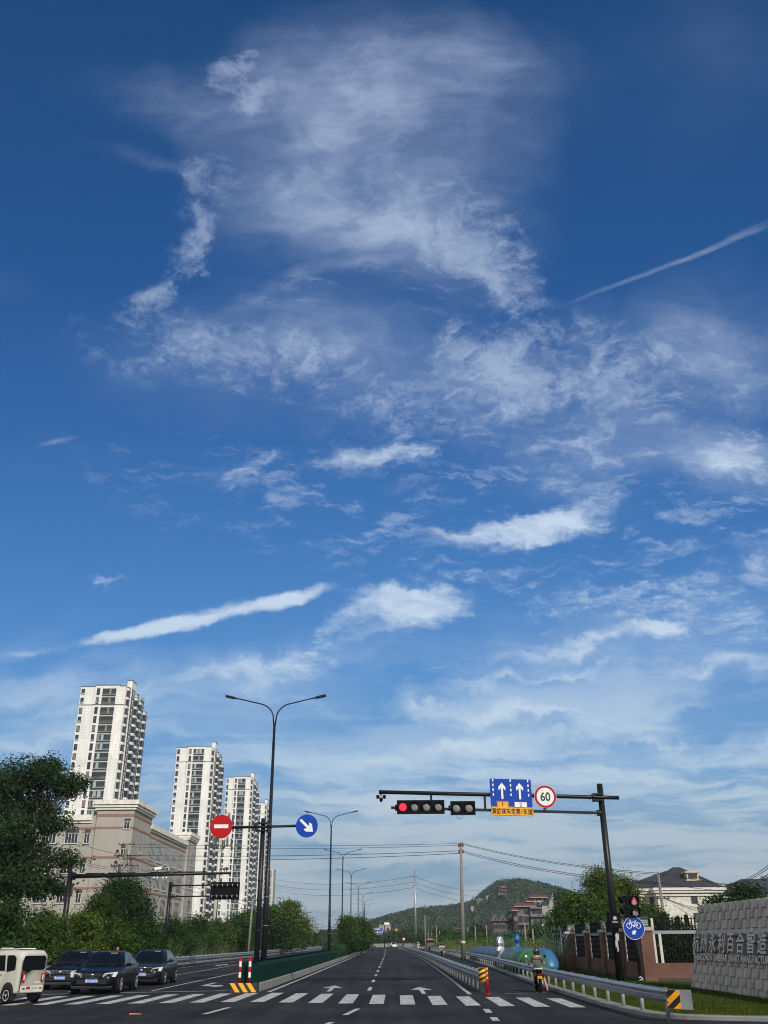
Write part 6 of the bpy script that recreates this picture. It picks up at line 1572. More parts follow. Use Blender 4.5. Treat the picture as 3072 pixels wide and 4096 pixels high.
mb.box(c.x-.9,c.x+.9,VY+1.3,VY+2.7,zt_,zt_+1.0,0); mb.box(c.x-.7,c.x+.7,VY+1.28,VY+1.3,zt_+.15,zt_+.85,1); mb.box(c.x-1.15,c.x+1.15,VY+1.05,VY+2.95,zt_-.15,zt_,0); mb.box(c.x-1.2,c.x+1.2,VY+1.0,VY+3.0,zt_+1.0,zt_+1.22,0)
part('chimney', mb, [mat('chimney_cream', (.50,.42,.28), .8, var=.12, vs=2), M['ink']], rf)
mb = MB(o); q = P(2698,3525,VY+3); mb.hexa([(q.x-.5,VY+2.6,q.z-.25),(q.x+.7,VY+2.6,q.z-.25),(q.x+.7,VY+3.6,q.z+.3),(q.x-.5,VY+3.6,q.z+.3),(q.x-.5,VY+2.55,q.z+.0),(q.x+.7,VY+2.55,q.z+.0),(q.x+.7,VY+3.5,q.z+.55),(q.x-.5,VY+3.5,q.z+.55)]); part('skylight', mb, M['dkgrey'], rf)
def vwin(x0, x1, z0, z1, y, par, o=o, frame=None, panes=2):
    mb = MB(o); fr = frame or M['frame']
    for a, b, c, d in ((x0,x0+.12,z0,z1),(x1-.12,x1,z0,z1),(x0+.12,x1-.12,z1-.12,z1),(x0+.12,x1-.12,z0,z0+.12)): mb.box(a,b,y-.08,y-.01,c,d)
    for i in range(1, panes): x = x0+(x1-x0)*i/panes; mb.box(x-.05,x+.05,y-.075,y-.012,z0+.12,z1-.12)
    f = part('window', mb, fr, par); mb = MB(o); mb.box(x0+.1,x1-.1,y-.04,y-.005,z0+.1,z1-.1); part('pane', mb, M['glass'], f); return f
a, b = P(2763,3584,VY), P(2793,3615,VY); vwin(a.x, b.x, b.z, a.z, VY, vl)
a, b = P(2773,3651,VY), P(2805,3688,VY); vwin(a.x, b.x, b.z, a.z, VY, vl); vwin(a.x-5.2, b.x-5.2, b.z, a.z, VY, vl)
a, b = P(2603,3584,VY+2.2), P(2624,3612,VY+2.2); vwin(a.x-.3, b.x, b.z-.5, a.z, VY+2.2, vl); vwin(VX0-4.2, VX0-3.0, VE-3.2, VE-1.0, VY+2.2, vl); vwin(VX0-4.2, VX0-1.0, VE-7, VE-4.6, VY+2.2, vl)
mb = MB(o); mb.box(VX0-4.9, VX0-.3, VY+.3, VY+2.2, VE-4.0, VE-3.7)
for i in range(14): mb.lathe([(.08,0),(.13,.3),(.07,.6),(.1,.8)], (VX0-4.7+i*.33, VY+.45, VE-3.7), 6)
mb.box(VX0-4.9, VX0-.3, VY+.3, VY+.6, VE-2.9, VE-2.72); mb.lathe([(.2,0),(.16,.3),(.16,3.0),(.22,3.2)], (VX0-4.5,VY+.6,VE-3.6), 10); part('balcony', mb, M['vtrim'], vl)
for x0_ in (VX0+11.0-3.5,):
    mb = MB(o); z0 = VE-4.3
    for a, b, c, d in ((0,.18,0,2.6),(3.2,3.38,0,2.6),(.18,3.2,2.42,2.6),(.9,1.0,0,1.9),(2.4,2.5,0,1.9),(1.0,2.4,1.8,1.9)): mb.box(x0_+3.2+a,x0_+3.2+b,VY-.09,VY-.005,z0+c,z0+d)
    part('wall_panel', mb, M['vtrim'], vl)
# house far right behind the tree
RY = 180.0
rh = thing('house', 'grey house with steep dark gables behind the tree at the right edge', 'house', P(2960,3700,RY).xy.to_3d())
o2 = rh.location; a, b = P(2890,3600,RY).x, P(3110,3600,RY).x; ez = P(2990,3572,RY).z
mb = MB(o2); mb.box(a, b, RY, RY+10, 0, ez-.02); g1 = P(2937,3538,RY).z; gx = P(2937,3538,RY).x
mb.prism([(-2.4,0),(2.4,0),(0,g1-ez+.3)], (gx, RY-.02, ez-.6), XA, ZA, -1.2); part('wall', mb, M['vtrim'], rh)
mb = MB(o2); rz_ = P(3010,3516,RY+5).z
mb.add([(a-.6,RY-.6,ez-.1),(b+.6,RY-.6,ez-.1),(b+.6,RY+10.6,ez-.1),(a-.6,RY+10.6,ez-.1),(P(2965,3518,RY+5).x,RY+5,rz_),(P(3100,3518,RY+5).x,RY+5,rz_)], [(0,1,5,4),(1,2,5),(2,3,4,5),(3,0,4)])
for s_ in (-1,1): mb.hexa([(gx,RY-.7,g1+.0),(gx+s_*2.7,RY-.7,ez-.6),(gx+s_*2.7,RY+3,ez-.6),(gx,RY+3,g1+.0),(gx,RY-.7,g1+.25),(gx+s_*2.8,RY-.7,ez-.4),(gx+s_*2.8,RY+3,ez-.4),(gx,RY+3,g1+.25)])
part('roof', mb, M['slate'], rh); vwin(gx-.6, gx+.6, ez-.4, ez+.9, RY-.03, rh, o2)

# row of village houses
M['hgrey'] = mat('house_grey', (.125,.115,.112), .9, var=.18, vs=.5); M['hbrown'] = mat('house_brown', (.12,.085,.07), .9, var=.18, vs=.5)
M['rtile'] = mat('red_tile', (.115,.030,.028), .7, var=.3, vs=1.2); M['gtile'] = mat('green_tile', (.022,.048,.042), .7, var=.25, vs=1)
HY = 262.0
def hx(px, py=3650): return P(px, py, HY).x
def hz(py, px=2080): return P(px, py, HY).z
def house(name, label, px0, px1, ytop, wallm, y0=HY, depth=10):
    t = thing(name, label, 'house', (hx(px0), y0, 0), 0, 'village houses at the foot of the hill'); mb = MB(t.location); mb.box(hx(px0), hx(px1), y0, y0+depth, 0, hz(ytop)); part('wall', mb, wallm, t); return t
h1 = house('house', 'low brown-grey house with two small gables and green roof, leftmost of the village houses', 1971, 2020, 3684, M['hbrown'])
mb = MB(h1.location); z = hz(3678); zr = hz(3655)
mb.add([(hx(1968),HY-.5,z),(hx(2050),HY-.5,z),(hx(2050),HY+10,z+.5),(hx(1968),HY+10,z+.5),(hx(1982),HY+5,zr),(hx(2052),HY+5,zr+.8)], [(0,1,5,4),(1,2,5),(2,3,4,5),(3,0,4)]); part('roof', mb, M['gtile'], h1)
for px in (1979, 2009):
    mb = MB(h1.location); mb.prism([(-1.0,0),(1.0,0),(0,1.75)], (hx(px),HY-.6,z-.3), XA, ZA, -2.0, 0); mb.prism([(-.45,.15),(.45,.15),(0,.95)], (hx(px),HY-.62,z-.3), XA, ZA, .02, 1)
    for s_ in (-1,1): mb.hexa([(hx(px),HY-.8,z+1.45),(hx(px)+s_*1.2,HY-.8,z-.5),(hx(px)+s_*1.2,HY+2,z-.5),(hx(px),HY+2,z+1.45),(hx(px),HY-.8,z+1.62),(hx(px)+s_*1.3,HY-.8,z-.38),(hx(px)+s_*1.3,HY+2,z-.38),(hx(px),HY+2,z+1.62)], 0)
    part('gable', mb, [M['hgrey'], M['ink']], h1)
for px in (1979,1996,2012):
    for py, pz in ((3697,3715),(3731,3744)): vwin(hx(px)-.55, hx(px)+.55, hz(pz), hz(py), HY, h1, h1.location)
h2 = house('house', 'narrow grey house with a slanting pale gable edge, second of the village houses', 2020.5, 2050, 3679, M['hgrey'], HY+1)
mb = MB(h2.location); mb.hexa([(hx(2018),HY-.2,hz(3680)),(hx(2048),HY-.2,hz(3657)),(hx(2048),HY+8,hz(3657)),(hx(2018),HY+8,hz(3680)),(hx(2018),HY-.2,hz(3678)),(hx(2048),HY-.2,hz(3655)),(hx(2048),HY+8,hz(3655)),(hx(2018),HY+8,hz(3678))]); mb.hexa([(hx(2023),HY+.5,hz(3679)),(hx(2049),HY+.5,hz(3679)),(hx(2049),HY+8,hz(3679)),(hx(2023),HY+8,hz(3679)),(hx(2044),HY+.5,hz(3661)),(hx(2049),HY+.5,hz(3661)),(hx(2049),HY+8,hz(3661)),(hx(2044),HY+8,hz(3661))]); part('roof', mb, [M['vtrim']], h2)
for px in (2037,): vwin(hx(px)-.8, hx(px)+.8, hz(3716), hz(3697), HY+1, h2, h2.location); vwin(hx(px)-.3, hx(px)+.4, hz(3688), hz(3680), HY+1, h2, h2.location, panes=1)
h3 = house('house', 'tall grey house with stacked dark red tiled roofs and glazed balconies', 2050.5, 2116, 3627, M['hgrey'], HY-1)
o3 = h3.location; Y3 = HY-1
def redroof(par, o, px0, px1, y0_, y1_, yy=Y3, d=8, base=True):
    mb = MB(o); xa, xb, za, zb_ = hx(px0), hx(px1), hz(y1_), hz(y0_)
    mb.add([(xa-.4,yy-.8,za),(xb+.4,yy-.8,za),(xb+.4,yy+d,za),(xa-.4,yy+d,za),(xa+.2,yy+.4,zb_),(xb-.2,yy+.4,zb_),(xb-.2,yy+d-1,zb_),(xa+.2,yy+d-1,zb_)], [(3,2,1,0),(4,5,6,7),(0,1,5,4),(1,2,6,5),(2,3,7,6),(3,0,4,7)], 0)
    mb.box(xa-.5, xb+.5, yy-.9, yy+d+.1, za-.22, za-.01, 1)
    return part('roof', mb, [M['rtile'], M['hpale']], par)
redroof(h3, o3, 2062, 2150, 3612, 3624)
mb = MB(o3); mb.box(hx(2137),hx(2181),Y3+2,Y3+8,hz(3624),hz(3592)); part('roof_room', mb, M['hpale'], h3)
redroof(h3, o3, 2130, 2190, 3577, 3588, Y3+2, 7); redroof(h3, o3, 2113, 2136, 3597, 3605, Y3+1.5, 6); redroof(h3, o3, 2048, 2064, 3632, 3641, Y3-1, 5)
vwin(hx(2151), hx(2158), hz(3604), hz(3593), Y3+2, h3, o3); vwin(hx(2162), hx(2170), hz(3604), hz(3593), Y3+2, h3, o3)
for (a, b, c, d, n_) in ((2072,2080,3632,3648,1),(2092,2106,3630,3656,2),(2111,2118,3630,3648,1),(2113,2119,3669,3690,1),(2052,2066,3684,3710,3),(2066,2085,3668,3691,3),(2089,2107,3666,3690,3),(2073,2082,3715,3740,1),(2090,2098,3715,3745,1)): vwin(hx(a), hx(b), hz(d), hz(c), Y3-(1.5 if c in (3668,3666,3684) else 0), h3, o3, panes=n_)
mb = MB(o3)
mb.box(hx(2064),hx(2108),Y3-1.5,Y3-.01,hz(3700),hz(3691)); mb.box(hx(2064),hx(2110),Y3-1.5,Y3-.01,hz(3666),hz(3660)); mb.box(hx(2049),hx(2066)-.01,Y3-1.4,Y3-.01,hz(3683),hz(3667)); mb.box(hx(2084),hx(2089),Y3-1.45,Y3-.01,hz(3691),hz(3667)); part('balcony', mb, mat('balcony_pinkish', (.17,.125,.12), .9, var=.12, vs=1), h3)
h4 = house('house', 'wide grey house with arched windows and blank pale side wall', 2116.5, 2205, 3636, M['hgrey'], HY-2)
o4 = h4.location; Y4 = HY-2
mb = MB(o4); mb.box(hx(2164),hx(2212),Y4-.25,Y4-.01,hz(3658),hz(3625)); mb.prism([(0,0),(hx(2212)-hx(2190),0),(hx(2212)-hx(2190),3.2)], (hx(2190),Y4-.2,hz(3625)), XA, ZA, -1); part('side_wall', mb, M['hpale'], h4)
mb = MB(o4); mb.box(hx(2115),hx(2212),Y4-.9,Y4-.26,hz(3668),hz(3658)); mb.box(hx(2115),hx(2163),Y4-.9,Y4+.5,hz(3636),hz(3630)); part('ledge', mb, mat('ledge_grey', (.16,.15,.15), .9), h4)
for (a, b, c, d) in ((2124,2142,3638,3662),(2143,2162,3634,3662),(2126,2144,3679,3706),(2147,2165,3679,3706)):
    mb = MB(o4); x0, x1, z0, z1 = hx(a), hx(b), hz(d), hz(c); w = x1-x0; hcurve = .8
    arc = [(0,0),(w,0),(w,z1-z0-hcurve)]+[(w/2+w/2*math.cos(t), z1-z0-hcurve+hcurve*math.sin(t)) for t in [math.pi*i/8 for i in range(1,8)]]+[(0,z1-z0-hcurve)]
    mb.prism(arc, (x0,Y4-.01,z0), XA, ZA, .08, 0)
    for i in range(4): x = x0+w*i/3; mb.box(x-.05,x+.05,Y4-.16,Y4-.092,z0,z1-hcurve,1)
    mb.box(x0,x1,Y4-.15,Y4-.10,z0+1.0,z0+1.1,1); part('window', mb, [M['glass'], M['frame']], h4)
vwin(hx(2174), hx(2186), hz(3702), hz(3678), Y4, h4, o4); mb = MB(o4); mb.box(hx(2158),hx(2165),Y4-.7,Y4-.2,hz(3710),hz(3699)); part('air_conditioner', mb, M['white'], h4)
mb = MB(o4); mb.hexa([(hx(2168),Y4+1,hz(3625)),(hx(2225),Y4+1,hz(3625)),(hx(2225),Y4+9,hz(3625)),(hx(2168),Y4+9,hz(3625)),(hx(2176),Y4+4,hz(3596)),(hx(2216),Y4+4,hz(3590)),(hx(2216),Y4+5,hz(3590)),(hx(2176),Y4+5,hz(3596))]); part('roof', mb, M['gtile'], h4)
mb = MB(o4); mb.hexa([(hx(2144),Y4-.2,hz(3628)),(hx(2158),Y4-.2,hz(3628)),(hx(2162),Y4+2,hz(3610)),(hx(2150),Y4+2,hz(3610)),(hx(2144),Y4-.3,hz(3626)),(hx(2158),Y4-.3,hz(3626)),(hx(2162),Y4+1.9,hz(3608)),(hx(2150),Y4+1.9,hz(3608))]); mb.tube([(hx(2150),Y4+2,hz(3607)),(hx(2165),Y4+2,hz(3607))], .35, 8, 1); part('solar_heater', mb, [M['glass'], M['alu']], h4)
# small buildings at the hill foot
def smallb(name, label, px0, px1, ytop, ybot, Y, m_, roof=None, cat='building'):
    a, b = P(px0, ytop, Y), P(px1, ytop, Y); t = thing(name, label, cat, (a.x, Y, 0)); mb = MB(t.location); mb.box(a.x, b.x, Y, Y+8, 0, a.z); part('wall', mb, m_, t)
    mb = MB(t.location)
    if roof: zr = a.z+(b.x-a.x)*.18; mb.add([(a.x-.4,Y-.6,a.z-.1),(b.x+.4,Y-.6,a.z-.1),(b.x+.4,Y+8.6,a.z-.1),(a.x-.4,Y+8.6,a.z-.1),((a.x+b.x)/2,Y-.6,zr),((a.x+b.x)/2,Y+8.6,zr)], [(0,1,4),(1,2,5,4),(2,3,5),(3,0,4,5)])
    else: mb.box(a.x-.2, b.x+.2, Y-.2, Y+8.2, a.z, a.z+.4)
    part('roof', mb, roof or m_, t)
    n = max(2, int((b.x-a.x)/3))
    for i in range(n): x = a.x+(b.x-a.x)*(i+.3)/n; vwin(x, x+1.2, a.z-2.6, a.z-1.2, Y, t, t.location)
    return t
bt = smallb('building', 'pale flat-roofed block with small rooftop hut at the hill foot behind the blue road sign', 1516, 1563, 3702, 3720, 560, M['hpale'])
a = P(1546,3690,564); mb = MB(bt.location); mb.box(a.x-1.2,a.x+1.6,562,566,P(1546,3700,564).z,a.z); part('roof_hut', mb, M['white'], bt)
smallb('house', 'distant house with pale gable roof amid trees left of the concrete pole', 1786, 1815, 3722, 3740, 420, M['hpale'], M['hbrown'], 'house')
smallb('house', 'tiny grey house with brown roof right of the pale gabled one', 1818, 1848, 3716, 3735, 450, M['hgrey'], M['hbrown'], 'house')
smallb('shed', 'low open shed with tan roof beside the far bike lane', 1707, 1737, 3759, 3770, 210, M['hbrown'], mat('tan_roof', (.28,.17,.09), .8), 'shed')

# brick hut seen through the railings
gh2 = thing('brick_hut', 'red brick building with pale pillars seen through the black railings', 'building', (15.6,58,0))
mb = MB(gh2.location); mb.box(15.6,24,58,64,0,2.4); part('wall', mb, M['brick'], gh2)
mb = MB(gh2.location)
for x in (18.0,): mb.box(x,x+.16,57.7,57.98,0,2.3)
mb.box(15.4,24,57.5,57.99,2.3,2.4); part('pillar', mb, M['vtrim'], gh2)
for i, x in enumerate((16.4,19.0)): vwin(x, x+1.3, .9, 2.2, 57.99, gh2, gh2.location)
for i, (x, y, r) in enumerate(((15.9,49.5,1.2),(16.9,50.0,1.0))):
    make_scooter('scooter', ('white scooter parked behind the black railings, left of the two','white scooter parked behind the black railings, right of the two')[i], (x, y, 0), r, mat('scooter_white', (.6,.6,.6), .35), False)

# ================================================================ big pipes
M['pblue'] = mat('pipe_blue', (.028,.125,.26), .42, var=.16, vs=1.4); M['pgreen'] = mat('pipe_green', (.028,.115,.045), .45, var=.16, vs=1.4); M['pbluev'] = mat('valve_blue', (.01,.12,.42), .4)
pg = thing('green_pipe', 'thick green pipe with a flanged end lying behind the guardrail', 'pipe', (8.0,54,0))
mb = MB(pg.location); mb.tube([(8.0,54.3,.62),(8.25,62,.62),(8.5,70,.62)], .60, 26); part('pipe', mb, M['pgreen'], pg)
for y_, r_ in ((53.9,.60),(56.2,.72)):
    mb = MB(pg.location); x_ = 8.0+(y_-54.3)*.031; mb.tube([(x_,y_,.62),(x_-.004,y_+.12,.62)], r_, 28, smooth=False); part('flange', mb, M['pgreen'], pg)
pb = thing('blue_pipe', 'thick light blue pipe ending in a rounded elbow beside the brick wall', 'pipe', (10.1,60,0))
mb = MB(pb.location); pts = [(8.9,100,.66),(9.3,80,.66),(9.6,66,.66),(9.75,62.6,.66)]
for i in range(7): a = R_(90*i/6); pts.append((9.8+.35*math.sin(a)*.4, 62.4-.75*math.sin(a), .66-.75*(1-math.cos(a))*.85))
mb.tube(pts, .64, 26); part('pipe', mb, M['pblue'], pb)
mb = MB(pb.location); x_ = 9.45; mb.tube([(9.38,72,.66),(9.375,72.15,.66)], .74, 28, smooth=False); part('flange', mb, M['pblue'], pb)
mb = MB(pb.location); mb.bbox((9.6,61.4,.42),(.22,.3,.2),.03,0); part('bracket', mb, M['pbluev'], pb)
q = P(2068,3760,75)
bv = thing('valve_post', 'bright blue vertical valve post standing up behind the green pipe', 'valve', (q.x,75,0))
mb = MB(bv.location); zt_ = P(2068,3740,75).z; mb.tube([(q.x,75,.0),(q.x,75,zt_-.35)], .10, 12); mb.tube([(q.x,75,zt_-.5),(q.x,75,zt_)], .20, 14); mb.lathe([(.24,0),(.24,.08)], (q.x,75,zt_-.35), 14); mb.lathe([(.22,0),(.22,.06)], (q.x,75,zt_-.02), 14); mb.lathe([(.17,0),(.17,.3)], (q.x,75,1.2), 12); part('post', mb, M['pbluev'], bv)
q = P(2001,3790,72)
ft = thing('foil_figure', 'crinkled silver foil wrapped object standing behind the guardrail', 'wrapped object', (q.x,72,0))
mb = MB(ft.location); rnd = random.Random(2); prof = [(.26,0),(.30,.4),(.24,.8),(.30,1.1),(.22,1.35),(.28,1.6),(.24,1.8),(.14,2.0),(.001,2.05)]; vs = []; n = 12
for r, h in prof:
    for j in range(n): t = 2*math.pi*j/n; rr = r*rnd.uniform(.7,1.25); vs.append((q.x+rr*math.cos(t), 72+rr*math.sin(t), h))
mb.add(vs, [(i*n+j, i*n+(j+1) % n, (i+1)*n+(j+1) % n, (i+1)*n+j) for i in range(len(prof)-1) for j in range(n)]); part('foil', mb, mat('foil', (.5,.52,.53), .35, .7), ft)
M['spike'] = mat('teal_wire', (.05,.13,.14), .6)
def fan(name, label, c, r, n, a0, a1, tilt=.15):
    mb = MB(c); c = Vector(c)
    for i in range(n):
        a = R_(a0+(a1-a0)*i/(n-1)); mb.tube([c+Vector((.15*math.cos(a),0,.15*math.sin(a))), c+Vector((r*math.cos(a),tilt*r,r*math.sin(a)))], .012, 4)
    for rr in (r*.45, r*.72): mb.tube([c+Vector((rr*math.cos(R_(a0+(a1-a0)*i/20)), tilt*rr, rr*math.sin(R_(a0+(a1-a0)*i/20)))) for i in range(21)], .010, 4)
    solo(name, mb, M['spike'], label, 'spike fan')
fan('spike_fan', 'teal wire anti-climb fan spread above the blue pipe elbow beside the brick wall', (10.6,63,.9), 1.75, 22, 0, 180)
fan('spike_fan', 'teal wire anti-climb fan above the blue pipe behind the silver foil object', (9.2,76,.9), 1.9, 24, 0, 180)

# ================================================================ poles and wires
def pole(name, label, x, y, h, r, m_=None, arms=(), group=None, lean=(0,0), cat='utility pole', top_ins=True, r2=None):
    t = thing(name, label, cat, (x, y, 0), 0, group); mb = MB(); mb.tube([(0,0,-.1),(lean[0],lean[1],h)], r, 12, r2=r2 or r*.62); part('shaft', mb, m_ or M['pole'], t)
    for (z, w, ang) in arms:
        mb = MB(); f = z/h; c = Vector((lean[0]*f, lean[1]*f, z)); d = Vector((math.cos(ang), math.sin(ang), 0)); s = Vector((-d.y, d.x, 0))*.05
        mb.hexa([c-d*w/2-s-ZA*.04, c+d*w/2-s-ZA*.04, c+d*w/2+s-ZA*.04, c-d*w/2+s-ZA*.04, c-d*w/2-s+ZA*.04, c+d*w/2-s+ZA*.04, c+d*w/2+s+ZA*.04, c-d*w/2+s+ZA*.04]); ar = part('crossarm', mb, M['wire'], t)
        mb = MB()
        for q in (-.46,-.2,.2,.46): p = c+d*w*q; mb.lathe([(.03,.04),(.06,.08),(.035,.13),(.065,.18),(.03,.24),(.001,.26)], p, 8)
        part('insulator', mb, M['insul'], ar)
    return t
PC = P(1843,3370,103)
ct = thing('utility_pole', 'tall grey concrete pole with clustered insulators right of the road centre', 'utility pole', (7.95,103,0))
mb = MB(); hh = PC.z-.35; mb.tube([(-.12,0,-.1),(.09,0,hh)], .24, 14, r2=.14); part('shaft', mb, M['pole'], ct)
mb = MB(); mb.tube([(-.095,0,1.5),(-.09,0,1.75)], .245, 14, cap=True); part('white_band', mb, M['wframe'], ct)
mb = MB()
for z_ in (hh-.75, hh-.1):
    for s in (-1,1): mb.lathe([(.05,0),(.13,.10),(.06,.18),(.13,.26),(.05,.38),(.001,.42)], (.09+s*.20,0,z_), 8)
    mb.tube([(-.2,0,z_+.05),(.36,0,z_+.05)], .04, 6)
mb.lathe([(.05,0),(.14,.1),(.06,.2),(.12,.3),(.001,.4)], (.09,0,hh), 8); part('insulator', mb, M['insul'], ct)
LPp = P(507,3372,112)
lt = pole('utility_pole', 'crowded utility pole tangled with wires and insulators before the factory side', LPp.x, 112, LPp.z, .20, None, [(LPp.z-.15,1.9,.1),(LPp.z-1.4,2.6,.1),(LPp.z-2.5,3.2,.1),(LPp.z-5.2,3.4,.1)])
mb = MB(); rnd = random.Random(9)
for k in range(26):
    a = Vector((rnd.uniform(-1.5,1.5), rnd.uniform(-.3,.3), LPp.z-rnd.uniform(.2,6))); b = Vector((rnd.uniform(-1.6,2.2), rnd.uniform(-.3,.3), LPp.z-rnd.uniform(1,7))); m_ = (a+b)/2+Vector((rnd.uniform(-.9,.9),0,-rnd.uniform(.2,1.2)))
    mb.tube([a.lerp(m_, t)*(1-t)+m_.lerp(b, t)*t for t in [i/8 for i in range(9)]], .022, 4)
for k in range(9):
    a = Vector((rnd.uniform(-1.2,1.2), -.2, LPp.z-rnd.uniform(.3,5.5))); mb.bbox(a, (.28,.2,.34), .04)
part('wire_tangle', mb, M['wire'], lt)
VPp = P(2631,3487,84)
pole('utility_pole', 'leaning grey utility pole with crossarms in front of the pale villa', P(2660,3690,84).x, 84, VPp.z, .17, None, [(VPp.z-.9,.9,.3),(VPp.z-2.15,1.5,.2),(VPp.z-4.3,1.2,.2)], lean=(VPp.x-P(2660,3690,84).x,0))
SP = P(1656,3480,300)
pole('steel_pole', 'very tall slender steel transmission pole left of the concrete pole', 8.7, 300, SP.z, .42, M['alu'], [(SP.z-2,1.4,0),(SP.z-4.5,1.4,0),(SP.z-7,1.4,0)], cat='power pole', r2=.22)
for i, (px, py, Y) in enumerate(((1699,3660,170),(1745,3702,190),(1900,3702,160),(1945,3700,150),(1871,3708,230),(1857,3706,260),(2098,3690,120),(2130,3715,105),(2100,3706,140),(1712,3728,260),(1727,3730,280),(1758,3724,250))):
    q = P(px, py, Y)
    pole('utility_pole', ['grey pole with twin lamp brackets left of the concrete pole','short leaning wooden pole right of the grey lamp pole','grey pole in the green field right of the concrete pole','slim pole right of the field pole, with small lamp arm','thin pair pole in the distant field, right one','thin pair pole in the distant field, left one','dark slim pole before the glazed balcony house','pale leaning pole before the arched window house','slim grey pole with lamp before the tall grey house','tiny pole beside the tan roofed shed, left one','tiny pole beside the tan roofed shed, right one','tiny pole behind the tan roofed shed'][i], q.x, Y, q.z, .13 if Y < 200 else .16, None, [(q.z-.3,1.2,.2)] if i in (0,3) else [], 'small poles in the fields on the right')
for i, (px, py, Y) in enumerate(((1222,3638,200),(1241,3660,230),(1252,3670,250),(1262,3690,300),(1272,3700,340))):
    q = P(px, py, Y); pole('utility_pole', ['nearest of the concrete poles beyond the left trees, with crossarms','second concrete pole beyond the left trees','third concrete pole beyond the left trees','fourth, smaller concrete pole beyond the left trees','farthest thin concrete pole beyond the left trees'][i], q.x, Y, q.z, .19, None, [(q.z-.6,2.6,.3),(q.z-2.2,2.6,.3)] if i < 4 else [], 'concrete poles beyond the left trees')
q = P(1010,3592,118); pole('utility_pole', 'concrete pole with wide crossarms standing in the hedge left of the sign post', q.x-.2, 118, q.z, .16, None, [(q.z-.3,2.5,.05),(q.z-1.2,2.8,.05),(q.z-2.6,3.6,.05)], lean=(.25,0))
q = P(888,3275,175)
mo = thing('antenna_mast', 'cream telecom mast with two antenna platforms in front of the third tower', 'antenna mast', (q.x,175,0))
mb = MB(); mb.tube([(-.2,0,0),(0,0,q.z)], .42, 12, r2=.22); part('shaft', mb, mat('mast_cream', (.55,.52,.42), .6, var=.1, vs=.6), mo)
for z_ in (q.z-.6, q.z-4.8):
    mb = MB(); 
    for k in range(16):
        a = 2*math.pi*k/16; b = 2*math.pi*(k+1)/16
        for zz_ in (0,.9,1.6): mb.tube([(1.5*math.cos(a),1.5*math.sin(a),z_+zz_),(1.5*math.cos(b),1.5*math.sin(b),z_+zz_)], .035, 4)
        mb.tube([(1.5*math.cos(a),1.5*math.sin(a),z_),(1.5*math.cos(a),1.5*math.sin(a),z_+1.6)], .03, 4)
    for k in range(6): a = math.pi*k/3; mb.tube([(0,0,z_),(1.9*math.cos(a),1.9*math.sin(a),z_+.2)], .05, 4)
    p_ = part('platform', mb, mat('mast_steel', (.35,.36,.36), .5, .3), mo)
    for k in range(6):
        a = math.pi*k/3+.3; mb = MB(); mb.bbox((2.0*math.cos(a),2.0*math.sin(a),z_+.6),(.28,.22,1.5),.04); part('antenna_panel', mb, M['dkgrey'], p_)
def lattice(label, px, py, Y, w):
    q = P(px, py, Y); t = thing('pylon', label, 'pylon', (q.x, Y, 0)); mb = MB(); H_ = q.z
    for sx_ in (-1,1):
        for sy_ in (-1,1): mb.tube([(sx_*w,sy_*w,0),(sx_*w*.15,sy_*w*.15,H_)], .12, 4)
    for k in range(9):
        f0, f1 = k/9, (k+1)/9; a, b = w*(1-.85*f0), w*(1-.85*f1)
        for s in (-1,1): mb.tube([(s*a,-a,H_*f0),(-s*b,-b,H_*f1)], .07, 4); mb.tube([(s*a,a,H_*f0),(-s*b,b,H_*f1)], .07, 4)
    part('tower', mb, M['dkgrey'], t)
    mb = MB()
    for f in (.72,.84,.95): mb.tube([(-w*1.5,0,H_*f),(w*1.5,0,H_*f)], .12, 4)
    part('crossarm', mb, M['dkgrey'], t)
lattice('lattice pylon rising from trees beyond the left carriageway, right of two', 1344, 3714, 520, 3.0)
lattice('lattice pylon beyond the left carriageway, fainter left of two', 1268, 3705, 620, 3.0)
def wire(name, label, pts, sags, r=.022, group='overhead wires'):
    mb = MB(pts[0])
    for off in sags:
        for a, b in zip(pts, pts[1:]):
            a, b = Vector(a)+Vector(off[:3]), Vector(b)+Vector(off[:3]); s = off[3]*(b-a).length/50
            mb.tube([a.lerp(b, t)-ZA*4*s*t*(1-t) for t in [i/16 for i in range(17)]], r, 4, smooth=True, cap=False)
    return mb
def addwire(label, pts, sag, r=.022, group='overhead wires', m_=None):
    mb = wire('', '', pts, [(0,0,0,sag)], r); solo('overhead_wire', mb, m_ or M['wire'], label, 'wire', group)
cT, cL = Vector((8.0,103,hh+.15)), Vector((8.0,103,hh-.62)); lT, lL = Vector((LPp.x,112,LPp.z-.1)), Vector((LPp.x,112,LPp.z-1.35)); vT, vL = Vector((VPp.x,84,VPp.z-.1)), Vector((VPp.x+.1,84,VPp.z-.85))
addwire('upper overhead wire from the tangled pole to the concrete pole', [lT, cT+Vector((-.2,0,.1))], .30, .02); addwire('second upper wire from the tangled pole to the concrete pole', [lT-ZA*.32, cT-ZA*.08], .35, .02)
addwire('lower overhead wire from the tangled pole to the concrete pole', [lL, cL+Vector((-.25,0,.12))], .35, .026); addwire('lowest overhead wire from the tangled pole to the concrete pole', [lL-ZA*.45, cL-ZA*.12], .4, .026)
addwire('upper wire from the concrete pole to the villa pole', [cT+Vector((.3,0,.1)), vT], .9, .02); addwire('second upper wire from the concrete pole to the villa pole', [cT+Vector((.3,0,0)), vT-ZA*.12], .9, .02)
addwire('lower wire from the concrete pole to the villa pole', [cL+Vector((.3,0,.1)), vL], 1.0, .024); addwire('lowest wire from the concrete pole to the villa pole', [cL+Vector((.3,0,-.06)), vL-ZA*.14], 1.0, .024)
